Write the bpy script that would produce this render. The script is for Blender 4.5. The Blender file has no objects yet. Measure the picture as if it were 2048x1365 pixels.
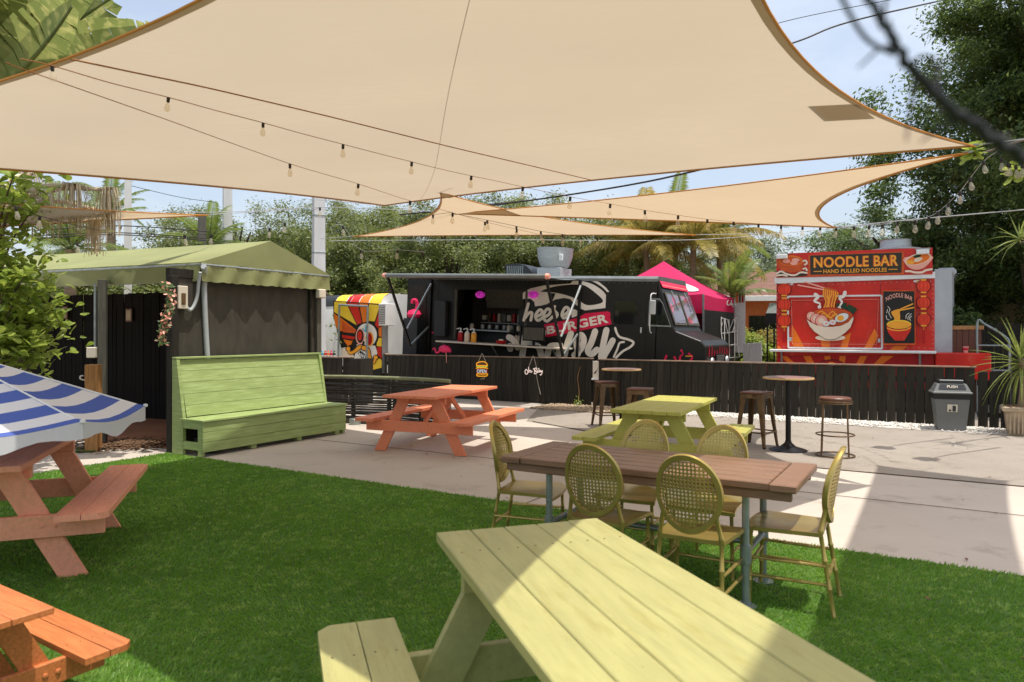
import bpy, bmesh, math, random
import numpy as np
from mathutils import Vector, Matrix, Euler

# ---------------------------------------------------------------- camera, sky, sun, exposure
SC = bpy.context.scene
COL = SC.collection
FPX, HZ, CAMZ = 1420.0, 667.0, 1.55            # focal length and horizon row in pixels of the 2048 px photograph

cam_d = bpy.data.cameras.new('camera')
cam = bpy.data.objects.new('camera', cam_d)
COL.objects.link(cam)
cam_d.sensor_width = 36.0
cam_d.lens = FPX / 2048 * 36
cam_d.shift_y = -(682.5 - HZ) / 2048
cam_d.clip_start = 0.05
cam_d.clip_end = 2000
cam_d.dof.use_dof = True
cam_d.dof.focus_distance = 9.5
cam_d.dof.aperture_fstop = 3.6
cam.location = (0, 0, CAMZ)
cam.rotation_euler = (math.radians(90), 0, 0)
SC.camera = cam

SUN_H = Vector((0.222, -0.143))                  # horizontal run of the sun direction per metre of height
sun_dir = Vector((SUN_H.x, SUN_H.y, 1)).normalized()
world = bpy.data.worlds.new('World')
SC.world = world
world.use_nodes = True
wn = world.node_tree
wn.nodes.clear()
sky = wn.nodes.new('ShaderNodeTexSky')
sky.sky_type = 'NISHITA'
sky.sun_disc = False
sky.sun_elevation = math.asin(sun_dir.z)
sky.sun_rotation = math.atan2(sun_dir.x, sun_dir.y)
sky.air_density = 1.0
sky.dust_density = 4.0
sky.ozone_density = 1.2
bg = wn.nodes.new('ShaderNodeBackground')
bg.inputs['Strength'].default_value = 0.15
wo = wn.nodes.new('ShaderNodeOutputWorld')
# thin broken cloud over the whole dome
wtc = wn.nodes.new('ShaderNodeTexCoord'); wmp = wn.nodes.new('ShaderNodeMapping'); wmp.inputs['Scale'].default_value = (1.2, 1.2, 3.2)
wnz = wn.nodes.new('ShaderNodeTexNoise'); wnz.inputs['Scale'].default_value = 2.4; wnz.inputs['Detail'].default_value = 7; wnz.inputs['Roughness'].default_value = .6
wrg = wn.nodes.new('ShaderNodeMapRange'); wrg.inputs['From Min'].default_value = .46; wrg.inputs['From Max'].default_value = .80; wrg.inputs['To Min'].default_value = .30; wrg.inputs['To Max'].default_value = .75
wmx = wn.nodes.new('ShaderNodeMix'); wmx.data_type = 'RGBA'; wmx.inputs[7].default_value = (4.6, 4.9, 5.2, 1)
wn.links.new(wtc.outputs['Generated'], wmp.inputs['Vector']); wn.links.new(wmp.outputs[0], wnz.inputs['Vector'])
wn.links.new(wnz.outputs['Fac'], wrg.inputs['Value']); wn.links.new(wrg.outputs[0], wmx.inputs[0])
wn.links.new(sky.outputs[0], wmx.inputs[6]); wn.links.new(wmx.outputs[2], bg.inputs['Color'])
wn.links.new(bg.outputs[0], wo.inputs['Surface'])

sun_d = bpy.data.lights.new('sun', 'SUN')
sun_d.energy = 3.1
sun_d.angle = math.radians(0.53)
sun_d.color = (1.0, 0.955, 0.88)
sun = bpy.data.objects.new('sun', sun_d)
sun.rotation_euler = sun_dir.to_track_quat('Z', 'Y').to_euler()
sun.location = (3, -2, 15)
COL.objects.link(sun)

SC.render.engine = 'CYCLES'
SC.view_settings.view_transform = 'Standard'
SC.view_settings.look = 'None'
SC.view_settings.exposure = 0.57
SC.view_settings.gamma = 1.0
SC.cycles.max_bounces = 8
SC.cycles.diffuse_bounces = 4
SC.cycles.transparent_max_bounces = 12
SC.cycles.use_denoising = True
SC.cycles.sample_clamp_indirect = 6.0

random.seed(7)
RNG = np.random.default_rng(11)

# ---------------------------------------------------------------- helpers
def at(px, py, Y):
    """the point seen at a pixel of the photograph, at depth Y"""
    return Vector(((px - 1024) * Y / FPX, Y, CAMZ - (py - HZ) * Y / FPX))
def atz(px, py, z):
    return at(px, py, FPX * (CAMZ - z) / (py - HZ))
TH = math.radians(-31)
U = Vector((math.cos(TH), math.sin(TH), 0))
V = Vector((-math.sin(TH), math.cos(TH), 0))
def site(a, b, z=0):
    return U * a + V * b + Vector((0, 0, z))

class MB:
    def __init__(self):
        self.v = []; self.f = []
    def add(self, vs, fs):
        o = len(self.v)
        self.v += [tuple(p) for p in vs]
        self.f += [tuple(i + o for i in f) for f in fs]
        return self
    def box(self, c, s, m=None, ch=0.0):
        """box centred at c, size s, optional chamfer and rotation matrix"""
        hx, hy, hz = s[0] / 2, s[1] / 2, s[2] / 2
        c = Vector(c)
        R = m if m is not None else Matrix.Identity(3)
        if ch <= 0:
            vs = [Vector((x, y, z)) for x in (-hx, hx) for y in (-hy, hy) for z in (-hz, hz)]
            fs = [(0, 1, 3, 2), (4, 6, 7, 5), (0, 4, 5, 1), (2, 3, 7, 6), (0, 2, 6, 4), (1, 5, 7, 3)]
            return self.add([c + R @ p for p in vs], fs)
        vs = []; idx = {}
        for sx in (-1, 1):
            for sy in (-1, 1):
                for sz in (-1, 1):
                    for ax in range(3):
                        p = [sx * (hx - ch), sy * (hy - ch), sz * (hz - ch)]
                        p[ax] = (sx, sy, sz)[ax] * (hx, hy, hz)[ax]
                        idx[sx, sy, sz, ax] = len(vs); vs.append(Vector(p))
        fs = []
        for ax in range(3):
            o1, o2 = [a for a in range(3) if a != ax]
            for s_ in (-1, 1):
                q = []
                for (p1, p2) in ((-1, -1), (1, -1), (1, 1), (-1, 1)):
                    k = [0, 0, 0]; k[ax] = s_; k[o1] = p1; k[o2] = p2
                    q.append(idx[(k[0], k[1], k[2], ax)])
                fs.append(q)
        for ax in range(3):
            o1, o2 = [a for a in range(3) if a != ax]
            for p1 in (-1, 1):
                for p2 in (-1, 1):
                    def K(e, face):
                        k = [0, 0, 0]; k[ax] = e; k[o1] = p1; k[o2] = p2
                        return idx[(k[0], k[1], k[2], face)]
                    fs.append([K(-1, o1), K(1, o1), K(1, o2), K(-1, o2)])
        for sx in (-1, 1):
            for sy in (-1, 1):
                for sz in (-1, 1):
                    fs.append([idx[sx, sy, sz, 0], idx[sx, sy, sz, 1], idx[sx, sy, sz, 2]])
        return self.add([c + R @ p for p in vs], fs)
    def span(self, x0, x1, y0, y1, z0, z1, ch=0.0):
        return self.box(((x0 + x1) / 2, (y0 + y1) / 2, (z0 + z1) / 2), (abs(x1 - x0), abs(y1 - y0), abs(z1 - z0)), None, ch)
    def beam(self, p, q, w, h, up=(0, 0, 1), ch=0.0):
        """rectangular bar from p to q: w across, h along up"""
        p = Vector(p); q = Vector(q); d = q - p; L = d.length
        x = d.normalized(); y = Vector(up).cross(x)
        if y.length < 1e-5: y = Vector((0, 1, 0)).cross(x)
        y.normalize(); z = x.cross(y)
        R = Matrix((x, y, z)).transposed()
        return self.box((p + q) / 2, (L, w, h), R, ch)
    def tube(self, pts, r, n=8, cap=True, closed=False):
        pts = [Vector(p) for p in pts]; N = len(pts)
        rs = r if hasattr(r, '__len__') else [r] * N
        vs = []; fs = []
        prev = None
        for i, p in enumerate(pts):
            if closed: t = pts[(i + 1) % N] - pts[i - 1]
            else: t = pts[min(i + 1, N - 1)] - pts[max(i - 1, 0)]
            if t.length < 1e-9: t = Vector((0, 0, 1))
            t.normalize()
            a = prev if prev is not None else (Vector((0, 0, 1)) if abs(t.z) < .9 else Vector((1, 0, 0)))
            a = a - t * a.dot(t)
            if a.length < 1e-6: a = t.orthogonal()
            a.normalize(); prev = a; b = t.cross(a)
            for k in range(n):
                w = 2 * math.pi * k / n
                vs.append(p + (a * math.cos(w) + b * math.sin(w)) * rs[i])
        for i in range(N if closed else N - 1):
            j = (i + 1) % N
            for k in range(n):
                k2 = (k + 1) % n
                fs.append((i * n + k, i * n + k2, j * n + k2, j * n + k))
        if cap and not closed:
            fs.append(tuple(range(n - 1, -1, -1))); fs.append(tuple((N - 1) * n + k for k in range(n)))
        return self.add(vs, fs)
    def lathe(self, prof, n=20, c=(0, 0, 0), cap=True):
        c = Vector(c); vs = []; fs = []
        for (r, z) in prof:
            for k in range(n):
                w = 2 * math.pi * k / n
                vs.append(c + Vector((r * math.cos(w), r * math.sin(w), z)))
        for i in range(len(prof) - 1):
            for k in range(n):
                k2 = (k + 1) % n
                fs.append((i * n + k, i * n + k2, (i + 1) * n + k2, (i + 1) * n + k))
        if cap:
            fs.append(tuple(range(n - 1, -1, -1))); m = (len(prof) - 1) * n
            fs.append(tuple(m + k for k in range(n)))
        return self.add(vs, fs)
    def prism(self, poly, vec):
        """closed planar polygon (3D points) swept by vec"""
        poly = [Vector(p) for p in poly]; n = len(poly); vec = Vector(vec)
        vs = poly + [p + vec for p in poly]
        fs = [tuple(range(n - 1, -1, -1)), tuple(range(n, 2 * n))]
        fs += [(i, (i + 1) % n, n + (i + 1) % n, n + i) for i in range(n)]
        return self.add(vs, fs)
    def grid(self, rows):
        """rows of points -> quads"""
        n = len(rows[0]); vs = [p for r in rows for p in r]
        fs = [(i * n + k, i * n + k + 1, (i + 1) * n + k + 1, (i + 1) * n + k) for i in range(len(rows) - 1) for k in range(n - 1)]
        return self.add(vs, fs)
    def mesh(self, name, mat, smooth=False):
        me = bpy.data.meshes.new(name)
        me.from_pydata(self.v, [], self.f)
        me.update()
        bm = bmesh.new(); bm.from_mesh(me)
        bmesh.ops.recalc_face_normals(bm, faces=bm.faces)
        bm.to_mesh(me); bm.free()
        if mat is not None: me.materials.append(mat)
        if smooth:
            me.polygons.foreach_set('use_smooth', [True] * len(me.polygons))
            try: me.set_sharp_from_angle(angle=math.radians(40))
            except Exception: pass
        return me
    def build(self, name, mat, parent=None, smooth=False, loc=None, rot=None):
        return link(name, self.mesh(name, mat, smooth), parent, loc, rot)

def link(name, me, parent=None, loc=None, rot=None, scale=None):
    o = bpy.data.objects.new(name, me); COL.objects.link(o)
    if parent is not None: o.parent = parent
    if loc is not None: o.location = loc
    if rot is not None: o.rotation_euler = rot
    if scale is not None: o.scale = scale
    return o
def tag(o, label=None, cat=None, group=None, kind=None):
    if label: o['label'] = label
    if cat: o['category'] = cat
    if group: o['group'] = group
    if kind: o['kind'] = kind
    return o
def thing(name, label, cat, loc=(0, 0, 0), rz=0.0, group=None):
    o = bpy.data.objects.new(name, None); COL.objects.link(o)
    o.empty_display_size = .1
    o.location = loc; o.rotation_euler = (0, 0, rz)
    return tag(o, label, cat, group)
def copy_tree(o, parent=None):
    c = o.copy(); COL.objects.link(c)
    if parent is not None: c.parent = parent
    for ch in [x for x in o.children]: copy_tree(ch, c)
    return c
def clone(root, loc, rz, label, group=None):
    c = copy_tree(root); c.location = loc; c.rotation_euler = (0, 0, rz); c['label'] = label
    if group: c['group'] = group
    return c
def catmull(pts, k=6, closed=False):
    pts = [Vector(p) for p in pts]; n = len(pts); out = []
    rng = range(n) if closed else range(n - 1)
    for i in rng:
        p0 = pts[i - 1] if (i > 0 or closed) else pts[0]
        p1 = pts[i]; p2 = pts[(i + 1) % n]
        p3 = pts[(i + 2) % n] if (i + 2 < n or closed) else pts[-1]
        for j in range(k):
            t = j / k
            out.append(0.5 * ((2 * p1) + (p2 - p0) * t + (2 * p0 - 5 * p1 + 4 * p2 - p3) * t * t + (3 * p1 - p0 - 3 * p2 + p3) * t ** 3))
    if not closed: out.append(pts[-1])
    return out

# ---------------------------------------------------------------- materials
def srgb(r, g, b):
    f = lambda c: (c / 255 / 12.92) if c / 255 <= .04045 else ((c / 255 + .055) / 1.055) ** 2.4
    return (f(r), f(g), f(b))
def nodes_of(name):
    m = bpy.data.materials.new(name); m.use_nodes = True
    nt = m.node_tree; nt.nodes.clear()
    out = nt.nodes.new('ShaderNodeOutputMaterial')
    return m, nt, out
def N(nt, kind, **kw):
    n = nt.nodes.new(kind)
    for k, v in kw.items():
        if k in n.inputs.keys(): n.inputs[k].default_value = v
        else: setattr(n, k, v)
    return n
def coords(nt, scale=(1, 1, 1), space='Object'):
    tc = nt.nodes.new('ShaderNodeTexCoord'); mp = nt.nodes.new('ShaderNodeMapping')
    mp.inputs['Scale'].default_value = scale
    nt.links.new(tc.outputs[space], mp.inputs['Vector'])
    return mp.outputs['Vector']
def noise(nt, vec, scale, detail=4, rough=.55, lo=.35, hi=.65):
    n = N(nt, 'ShaderNodeTexNoise'); n.inputs['Scale'].default_value = scale
    n.inputs['Detail'].default_value = detail; n.inputs['Roughness'].default_value = rough
    nt.links.new(vec, n.inputs['Vector'])
    r = N(nt, 'ShaderNodeMapRange'); r.inputs['From Min'].default_value = lo; r.inputs['From Max'].default_value = hi
    nt.links.new(n.outputs['Fac'], r.inputs['Value'])
    return r.outputs['Result']
def mixc(nt, fac, a, b):
    m = nt.nodes.new('ShaderNodeMix'); m.data_type = 'RGBA'
    if isinstance(fac, (int, float)): m.inputs[0].default_value = fac
    else: nt.links.new(fac, m.inputs[0])
    for s, i in ((a, 6), (b, 7)):
        if isinstance(s, tuple): m.inputs[i].default_value = (*s[:3], 1)
        else: nt.links.new(s, m.inputs[i])
    return m.outputs[2]
def bumped(nt, height, dist, strength=.6):
    b = nt.nodes.new('ShaderNodeBump'); b.inputs['Strength'].default_value = strength; b.inputs['Distance'].default_value = dist
    nt.links.new(height, b.inputs['Height']); return b.outputs['Normal']
def mat(name, col, rough=.6, metal=0.0, var=.16, vs=3.0, stretch=(1, 1, 1), wear=None, ws=9.0, wlo=.6, whi=.7, bump=.0, bs=40.0, spec=.4, objrand=0.0, emit=0.0, chips=None):
    """principled material: base colour broken by soft noise, optional worn patches with a second colour, fine relief"""
    m, nt, out = nodes_of(name)
    p = N(nt, 'ShaderNodeBsdfPrincipled')
    p.inputs['Roughness'].default_value = rough; p.inputs['Metallic'].default_value = metal
    p.inputs['Specular IOR Level'].default_value = spec
    vec = coords(nt, stretch)
    dark = tuple(c * (1 - var) for c in col); light = tuple(min(1, c * (1 + var * .7)) for c in col)
    c = mixc(nt, noise(nt, vec, vs, 5), dark, light)
    if wear is not None:
        c = mixc(nt, noise(nt, vec, ws, 6, .65, wlo, whi), c, wear)
    if chips is not None:
        c = mixc(nt, noise(nt, coords(nt, (1, 2.2, 2.2)), 26, 4, .7, .672, .70), c, chips)
        c = mixc(nt, noise(nt, coords(nt, (.8, 30, 30)), 7, 3, .6, .56, .80), c, tuple(x * .72 for x in col))
    if objrand > 0:
        oi = nt.nodes.new('ShaderNodeObjectInfo'); hv = nt.nodes.new('ShaderNodeHueSaturation')
        r = N(nt, 'ShaderNodeMapRange'); r.inputs['To Min'].default_value = 1 - objrand; r.inputs['To Max'].default_value = 1 + objrand
        nt.links.new(oi.outputs['Random'], r.inputs['Value']); nt.links.new(r.outputs['Result'], hv.inputs['Value'])
        nt.links.new(c, hv.inputs['Color']); c = hv.outputs['Color']
    nt.links.new(c, p.inputs['Base Color'])
    if bump > 0:
        nt.links.new(bumped(nt, noise(nt, vec, bs, 4, .6, 0, 1), bump), p.inputs['Normal'])
    if emit > 0:
        nt.links.new(c, p.inputs['Emission Color']); p.inputs['Emission Strength'].default_value = emit
    nt.links.new(p.outputs[0], out.inputs['Surface'])
    return m
def leafmat(name, c1, c2, c3, trans=.45, rough=.45, scale=.9):
    """leaf: two greens by position, a third by object, light shining through"""
    m, nt, out = nodes_of(name)
    vec = coords(nt)
    c = mixc(nt, noise(nt, vec, scale, 3, .5, .38, .62), c1, c2)
    c = mixc(nt, noise(nt, vec, scale * 9, 2, .5, .52, .68), c, c3)
    d = N(nt, 'ShaderNodeBsdfPrincipled'); d.inputs['Roughness'].default_value = rough; d.inputs['Specular IOR Level'].default_value = .45
    t = N(nt, 'ShaderNodeBsdfTranslucent'); mx = N(nt, 'ShaderNodeMixShader'); mx.inputs[0].default_value = trans
    hv = nt.nodes.new('ShaderNodeHueSaturation'); hv.inputs['Value'].default_value = 1.7; hv.inputs['Hue'].default_value = .485
    nt.links.new(c, hv.inputs['Color']); nt.links.new(hv.outputs[0], t.inputs['Color'])
    nt.links.new(c, d.inputs['Base Color'])
    nt.links.new(d.outputs[0], mx.inputs[1]); nt.links.new(t.outputs[0], mx.inputs[2])
    nt.links.new(mx.outputs[0], out.inputs['Surface'])
    return m
def fabric(name, diff, trans, fac=.5, wv=420.0):
    """woven shade cloth: reflects and lets light through"""
    m, nt, out = nodes_of(name)
    vec = coords(nt)
    n1 = noise(nt, vec, .7, 3, .5, .3, .7)
    st = coords(nt, (1, 9, 1)); n2 = noise(nt, st, 6, 4, .6, .3, .7)
    d = N(nt, 'ShaderNodeBsdfDiffuse'); t = N(nt, 'ShaderNodeBsdfTranslucent'); mx = N(nt, 'ShaderNodeMixShader'); mx.inputs[0].default_value = fac
    for sh, c in ((d, diff), (t, trans)):
        a = mixc(nt, n1, tuple(x * .93 for x in c), tuple(x * 1.05 for x in c))
        a = mixc(nt, n2, a, tuple(x * .97 for x in c))
        nt.links.new(a, sh.inputs['Color'])
    nt.links.new(d.outputs[0], mx.inputs[1]); nt.links.new(t.outputs[0], mx.inputs[2])
    nt.links.new(mx.outputs[0], out.inputs['Surface'])
    return m

M_LANTERN = None
WGRAIN = (1.2, 16, 16)
M = {}
M['coral'] = mat('coral_paint', srgb(226, 136, 98), .55, var=.10, vs=4, stretch=(1.5, 10, 10), wear=srgb(204, 108, 76), ws=4, wlo=.58, whi=.75, bump=.003, bs=22, chips=srgb(168, 118, 88), objrand=.05)
M['coral_l'] = mat('faded_coral_paint', srgb(240, 160, 126), .55, var=.10, vs=4, stretch=(1.5, 10, 10), wear=srgb(204, 116, 84), ws=4, wlo=.6, whi=.75, bump=.003, bs=22, chips=srgb(176, 120, 90), objrand=.05)
M['lime'] = mat('yellow_green_paint', srgb(178, 174, 84), .5, var=.10, vs=4, stretch=(1.5, 10, 10), wear=srgb(156, 150, 72), ws=4, wlo=.58, whi=.77, bump=.003, bs=22, chips=srgb(150, 132, 92), objrand=.04)
M['olive'] = mat('pale_olive_paint', srgb(168, 163, 106), .42, var=.08, vs=3, stretch=(1.5, 8, 8), wear=srgb(150, 140, 78), ws=2.6, wlo=.55, whi=.80, bump=.003, bs=26, chips=srgb(140, 122, 84), objrand=.03)
M['bench'] = mat('apple_green_paint', srgb(150, 168, 104), .5, var=.12, vs=3, stretch=(1.2, 1.2, 12), wear=srgb(172, 188, 134), ws=3, wlo=.52, whi=.74, bump=.003, bs=18, chips=srgb(186, 188, 150), objrand=.05)
M['cedar'] = mat('orange_stained_wood', srgb(196, 116, 66), .4, var=.2, vs=5, stretch=WGRAIN, wear=srgb(160, 84, 40), ws=4, wlo=.6, whi=.72, bump=.001, bs=14, objrand=.08)
M['walnut'] = mat('brown_table_wood', srgb(132, 100, 78), .38, var=.24, vs=4, stretch=(1.2, 14, 14), wear=srgb(108, 72, 52), ws=4, wlo=.58, whi=.72, bump=.0012, bs=14, objrand=.10)
M['gold'] = mat('gold_resin', srgb(178, 156, 88), .30, .6, var=.12, vs=6, spec=.5)
M['galv'] = mat('galvanised_pipe', srgb(150, 158, 156), .42, .6, var=.15, vs=8, wear=srgb(110, 116, 112), ws=20)
M['black_wood'] = mat('black_stained_boards', srgb(47, 44, 37), .75, var=.32, vs=4, stretch=(6, 6, .7), wear=srgb(90, 78, 62), ws=5, wlo=.63, whi=.8, bump=.002, bs=18, objrand=.28, spec=.25)
M['black_wall'] = mat('black_painted_panel', srgb(68, 64, 56), .7, var=.2, vs=2.5, stretch=(3, 3, 1), wear=srgb(84, 78, 70), ws=3, wlo=.6, whi=.8, bump=.001, bs=20, spec=.3)
M['cap_wood'] = mat('weathered_cap_rail', srgb(140, 118, 100), .7, var=.3, vs=5, stretch=(1, 9, 9), bump=.001, bs=14)
M['grey_wood'] = mat('grey_post_wood', srgb(86, 84, 74), .75, var=.25, vs=5, stretch=(8, 8, .8), bump=.001)
M['pine'] = mat('raw_pine', srgb(176, 128, 78), .65, var=.3, vs=5, stretch=(9, 9, .8), wear=srgb(126, 82, 44), ws=5, bump=.001)
M['dark_metal'] = mat('black_metal', srgb(36, 34, 33), .38, .5, var=.2, vs=6)
M['bronze'] = mat('bronze_metal', srgb(112, 88, 60), .42, .6, var=.25, vs=7, wear=srgb(60, 44, 32), ws=9, wlo=.55, whi=.72)
M['stool_wood'] = mat('dark_seat_wood', srgb(104, 66, 50), .45, var=.25, vs=6, stretch=(1.5, 14, 14))
M['table_lam'] = mat('laminate_table_top', srgb(138, 112, 108), .3, var=.12, vs=5, stretch=(2, 8, 2))
M['table_edge'] = mat('pale_edge_band', srgb(206, 168, 110), .4, var=.15)
M['truck'] = mat('black_truck_paint', srgb(25, 24, 21), .36, .0, var=.25, vs=2.2, wear=srgb(44, 42, 37), ws=6, wlo=.66, whi=.8, spec=.4)
M['truck_in'] = mat('truck_interior', srgb(58, 54, 48), .6, var=.3, vs=4)
M['truck_roof'] = mat('grey_roof_edge', srgb(120, 124, 122), .4, .3, var=.15)
M['artwhite'] = mat('bone_white_vinyl', srgb(234, 226, 212), .5, var=.05, vs=3)
M['artblack'] = mat('black_vinyl', srgb(28, 26, 22), .5, var=.1)
M['artpink'] = mat('crimson_vinyl', srgb(216, 16, 70), .45, var=.08)
M['steel'] = mat('brushed_steel', srgb(186, 190, 190), .5, .4, var=.12, vs=6, stretch=(1, 1, 8))
M['white'] = mat('white_enamel', srgb(226, 226, 222), .45, var=.06, vs=4)
M['off_white'] = mat('off_white_plastic', srgb(210, 200, 182), .5, var=.08)
M['red'] = mat('red_vinyl_wrap', srgb(206, 40, 26), .36, var=.2, vs=1.6, wear=srgb(216, 90, 66), ws=2.0, wlo=.56, whi=.72)
M['lantern'] = mat('lantern_red', srgb(228, 62, 30), .45, var=.18, vs=5)
M['maroon'] = mat('maroon_outline', srgb(92, 8, 12), .5, var=.1)
M['nose'] = mat('pale_grey_panel', srgb(172, 177, 180), .45, var=.08)
M['black_shaded'] = mat('shaded_black_slats', srgb(24, 21, 18), .85, var=.3, vs=4, stretch=(6, 6, .7), spec=.15, objrand=.3)  # black slats darkened further, putting the pavilion's inner shade into their colour
M['red_dark'] = mat('deep_red_vinyl', srgb(176, 12, 18), .4, var=.12)
M['orange'] = mat('orange_vinyl', srgb(236, 120, 26), .42, var=.1, vs=3)
M['amber'] = mat('amber_vinyl', srgb(246, 166, 48), .45, var=.06)
M['yellow'] = mat('yellow_vinyl', srgb(244, 204, 56), .45, var=.08)
M['rust_orange'] = mat('rust_orange_frame', srgb(206, 84, 30), .5, var=.2, vs=6)
M['sign_dark'] = mat('charcoal_sign', srgb(52, 46, 34), .55, var=.15)
M['cream'] = mat('cream_print', srgb(236, 216, 190), .5, var=.06)
M['pinkish'] = mat('pale_pink_print', srgb(240, 170, 150), .5, var=.06)
M['nori'] = mat('seaweed_green', srgb(24, 60, 30), .5, var=.3, vs=12)
M['pink'] = mat('hot_pink_plastic', srgb(226, 40, 96), .45, var=.08)
M['pink_tent'] = fabric('pink_tent_fabric', srgb(224, 74, 122), srgb(236, 56, 116), .42)
M['cyan'] = mat('turquoise_print', srgb(70, 176, 196), .5, var=.06)
M['black_rubber'] = mat('black_rubber', srgb(26, 25, 24), .6, var=.1)
M['glass_dark'] = mat('dark_window_glass', srgb(22, 24, 24), .06, 0, var=.05, spec=.8)
M['bin'] = mat('grey_bin_plastic', srgb(104, 106, 104), .5, var=.08)
M['bin_dark'] = mat('dark_lid_plastic', srgb(46, 48, 50), .42, var=.1)
M['terracotta'] = mat('brown_painted_slab', srgb(150, 98, 68), .75, var=.2, vs=1.5, wear=srgb(104, 70, 50), ws=3, bump=.001)
M['concrete_pole'] = mat('pale_concrete_pole', srgb(196, 196, 194), .8, var=.1, vs=2, stretch=(3, 3, .5), bump=.001)
M['stone_pot'] = mat('cast_stone', srgb(176, 158, 132), .85, var=.25, vs=6, bump=.003, bs=30)
M['cable'] = mat('dark_cable', srgb(44, 36, 30), .6, var=.1)
M['tan_cord'] = mat('tan_cord', srgb(150, 96, 44), .7, var=.1)
M['steel_rope'] = mat('pale_wire', srgb(190, 190, 190), .4, .4, var=.05)
M['awn_green'] = mat('moss_canvas', srgb(136, 139, 96), .85, var=.10, vs=1.6, wear=srgb(126, 131, 86), ws=2, bump=.002, bs=8, spec=.1)
M['sail'] = fabric('sand_shade_cloth', (.40, .34, .255), (.48, .388, .278), .56)
M['sail_low'] = fabric('amber_shade_cloth', (.42, .335, .23), (.55, .42, .27), .56)
M['hem'] = mat('sail_hem_webbing', srgb(196, 130, 56), .8, var=.1)
M['umb_w'] = fabric('white_canopy_cloth', (.80, .80, .82), (.5, .5, .55), .25)
M['umb_b'] = fabric('blue_canopy_cloth', srgb(92, 112, 184), srgb(80, 102, 180), .25)
M['trunk'] = mat('bark', srgb(92, 78, 62), .9, var=.35, vs=5, stretch=(4, 4, .8), bump=.01, bs=8)
M['palm_trunk'] = mat('palm_bark', srgb(140, 122, 98), .9, var=.3, vs=5, stretch=(1, 1, 9), bump=.008, bs=10)
M['oak'] = leafmat('oak_leaves', (.07, .098, .025), (.13, .165, .042), (.31, .33, .10))
M['oak_far'] = leafmat('far_tree_leaves', (.08, .115, .045), (.13, .165, .065), (.22, .25, .10))
M['dark_tree'] = leafmat('dark_tree_leaves', (.05, .088, .022), (.085, .135, .034), (.19, .26, .065))
M['clusia'] = leafmat('shrub_leaves', (.16, .24, .032), (.25, .33, .055), (.40, .43, .10), .4, .35, 2.0)
M['palm_y'] = leafmat('yellowing_palm', (.20, .19, .04), (.30, .25, .05), (.42, .33, .10), .4, .4, .8)
M['palm_g'] = leafmat('green_palm', (.09, .14, .025), (.14, .20, .035), (.20, .24, .06), .4, .4, .8)
M['palm_dry'] = mat('dry_palm_leaf', srgb(206, 186, 154), .8, var=.3, vs=6)
M['banana'] = leafmat('banana_leaf', (.12, .16, .045), (.20, .23, .07), (.28, .29, .10), .42, .4, 1.5)
M['yucca'] = leafmat('yucca_leaf', (.10, .15, .03), (.19, .24, .05), (.30, .32, .09), .3, .4, 4)
M['mulch'] = mat('leaf_litter', srgb(112, 84, 60), .9, var=.4, vs=20, bump=.01, bs=40)
M['bamboo'] = mat('black_bamboo', srgb(46, 42, 36), .38, var=.4, vs=3, stretch=(4, 4, 1), wear=srgb(150, 120, 86), ws=5, wlo=.66, whi=.78, spec=.5)
M['bamboo_top'] = mat('greenish_bamboo_rail', srgb(120, 124, 92), .5, var=.3, vs=3)
m, nt, out = nodes_of('bulb_glass')
_t = N(nt, 'ShaderNodeBsdfTransparent'); _g = N(nt, 'ShaderNodeBsdfPrincipled'); _x = N(nt, 'ShaderNodeMixShader'); _x.inputs[0].default_value = .2
_t.inputs['Color'].default_value = (.97, .93, .86, 1)
_g.inputs['Base Color'].default_value = (.85, .78, .66, 1); _g.inputs['Roughness'].default_value = .08
nt.links.new(_t.outputs[0], _x.inputs[1]); nt.links.new(_g.outputs[0], _x.inputs[2]); nt.links.new(_x.outputs[0], out.inputs['Surface'])
M['bulb'] = m
# ---------------------------------------------------------------- ground
def ground_mat(name, c1, c2, c3, s1, s2, bump, bs, rough=.85, spk=None):
    m, nt, out = nodes_of(name)
    vec = coords(nt); p = N(nt, 'ShaderNodeBsdfPrincipled'); p.inputs['Roughness'].default_value = rough; p.inputs['Specular IOR Level'].default_value = .25
    c = mixc(nt, noise(nt, vec, s1, 6, .6, .3, .7), c1, c2)
    c = mixc(nt, noise(nt, vec, s2, 5, .7, .55, .75), c, c3)
    if spk is not None:
        c = mixc(nt, noise(nt, vec, bs, 2, .5, .58, .66), c, spk)
    nt.links.new(c, p.inputs['Base Color'])
    nt.links.new(bumped(nt, noise(nt, vec, bs, 4, .65, 0, 1), bump), p.inputs['Normal'])
    nt.links.new(p.outputs[0], out.inputs['Surface'])
    return m
M['earth'] = ground_mat('sandy_gravel_ground', (.24, .21, .17), (.32, .28, .23), (.16, .15, .10), .35, 1.3, .01, 30)
M['concrete'] = ground_mat('smooth_concrete', (.44, .385, .325), (.54, .475, .405), (.34, .29, .24), .45, 1.9, .0015, 90, .85, (.50, .45, .39))
M['aggregate'] = ground_mat('worn_aggregate', (.25, .215, .175), (.32, .28, .235), (.18, .152, .12), .8, 3.0, .006, 75, .9, (.38, .34, .29))
M['gravel'] = ground_mat('white_gravel_bed', (.62, .58, .52), (.72, .68, .62), (.48, .42, .35), 4, 20, .02, 40)
M['turf_base'] = ground_mat('turf_backing', (.06, .12, .022), (.08, .15, .03), (.045, .085, .018), 3, 12, .004, 120)
M['slab_joint'] = mat('dark_joint', srgb(112, 98, 84), .95, var=.3, vs=20)

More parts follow.
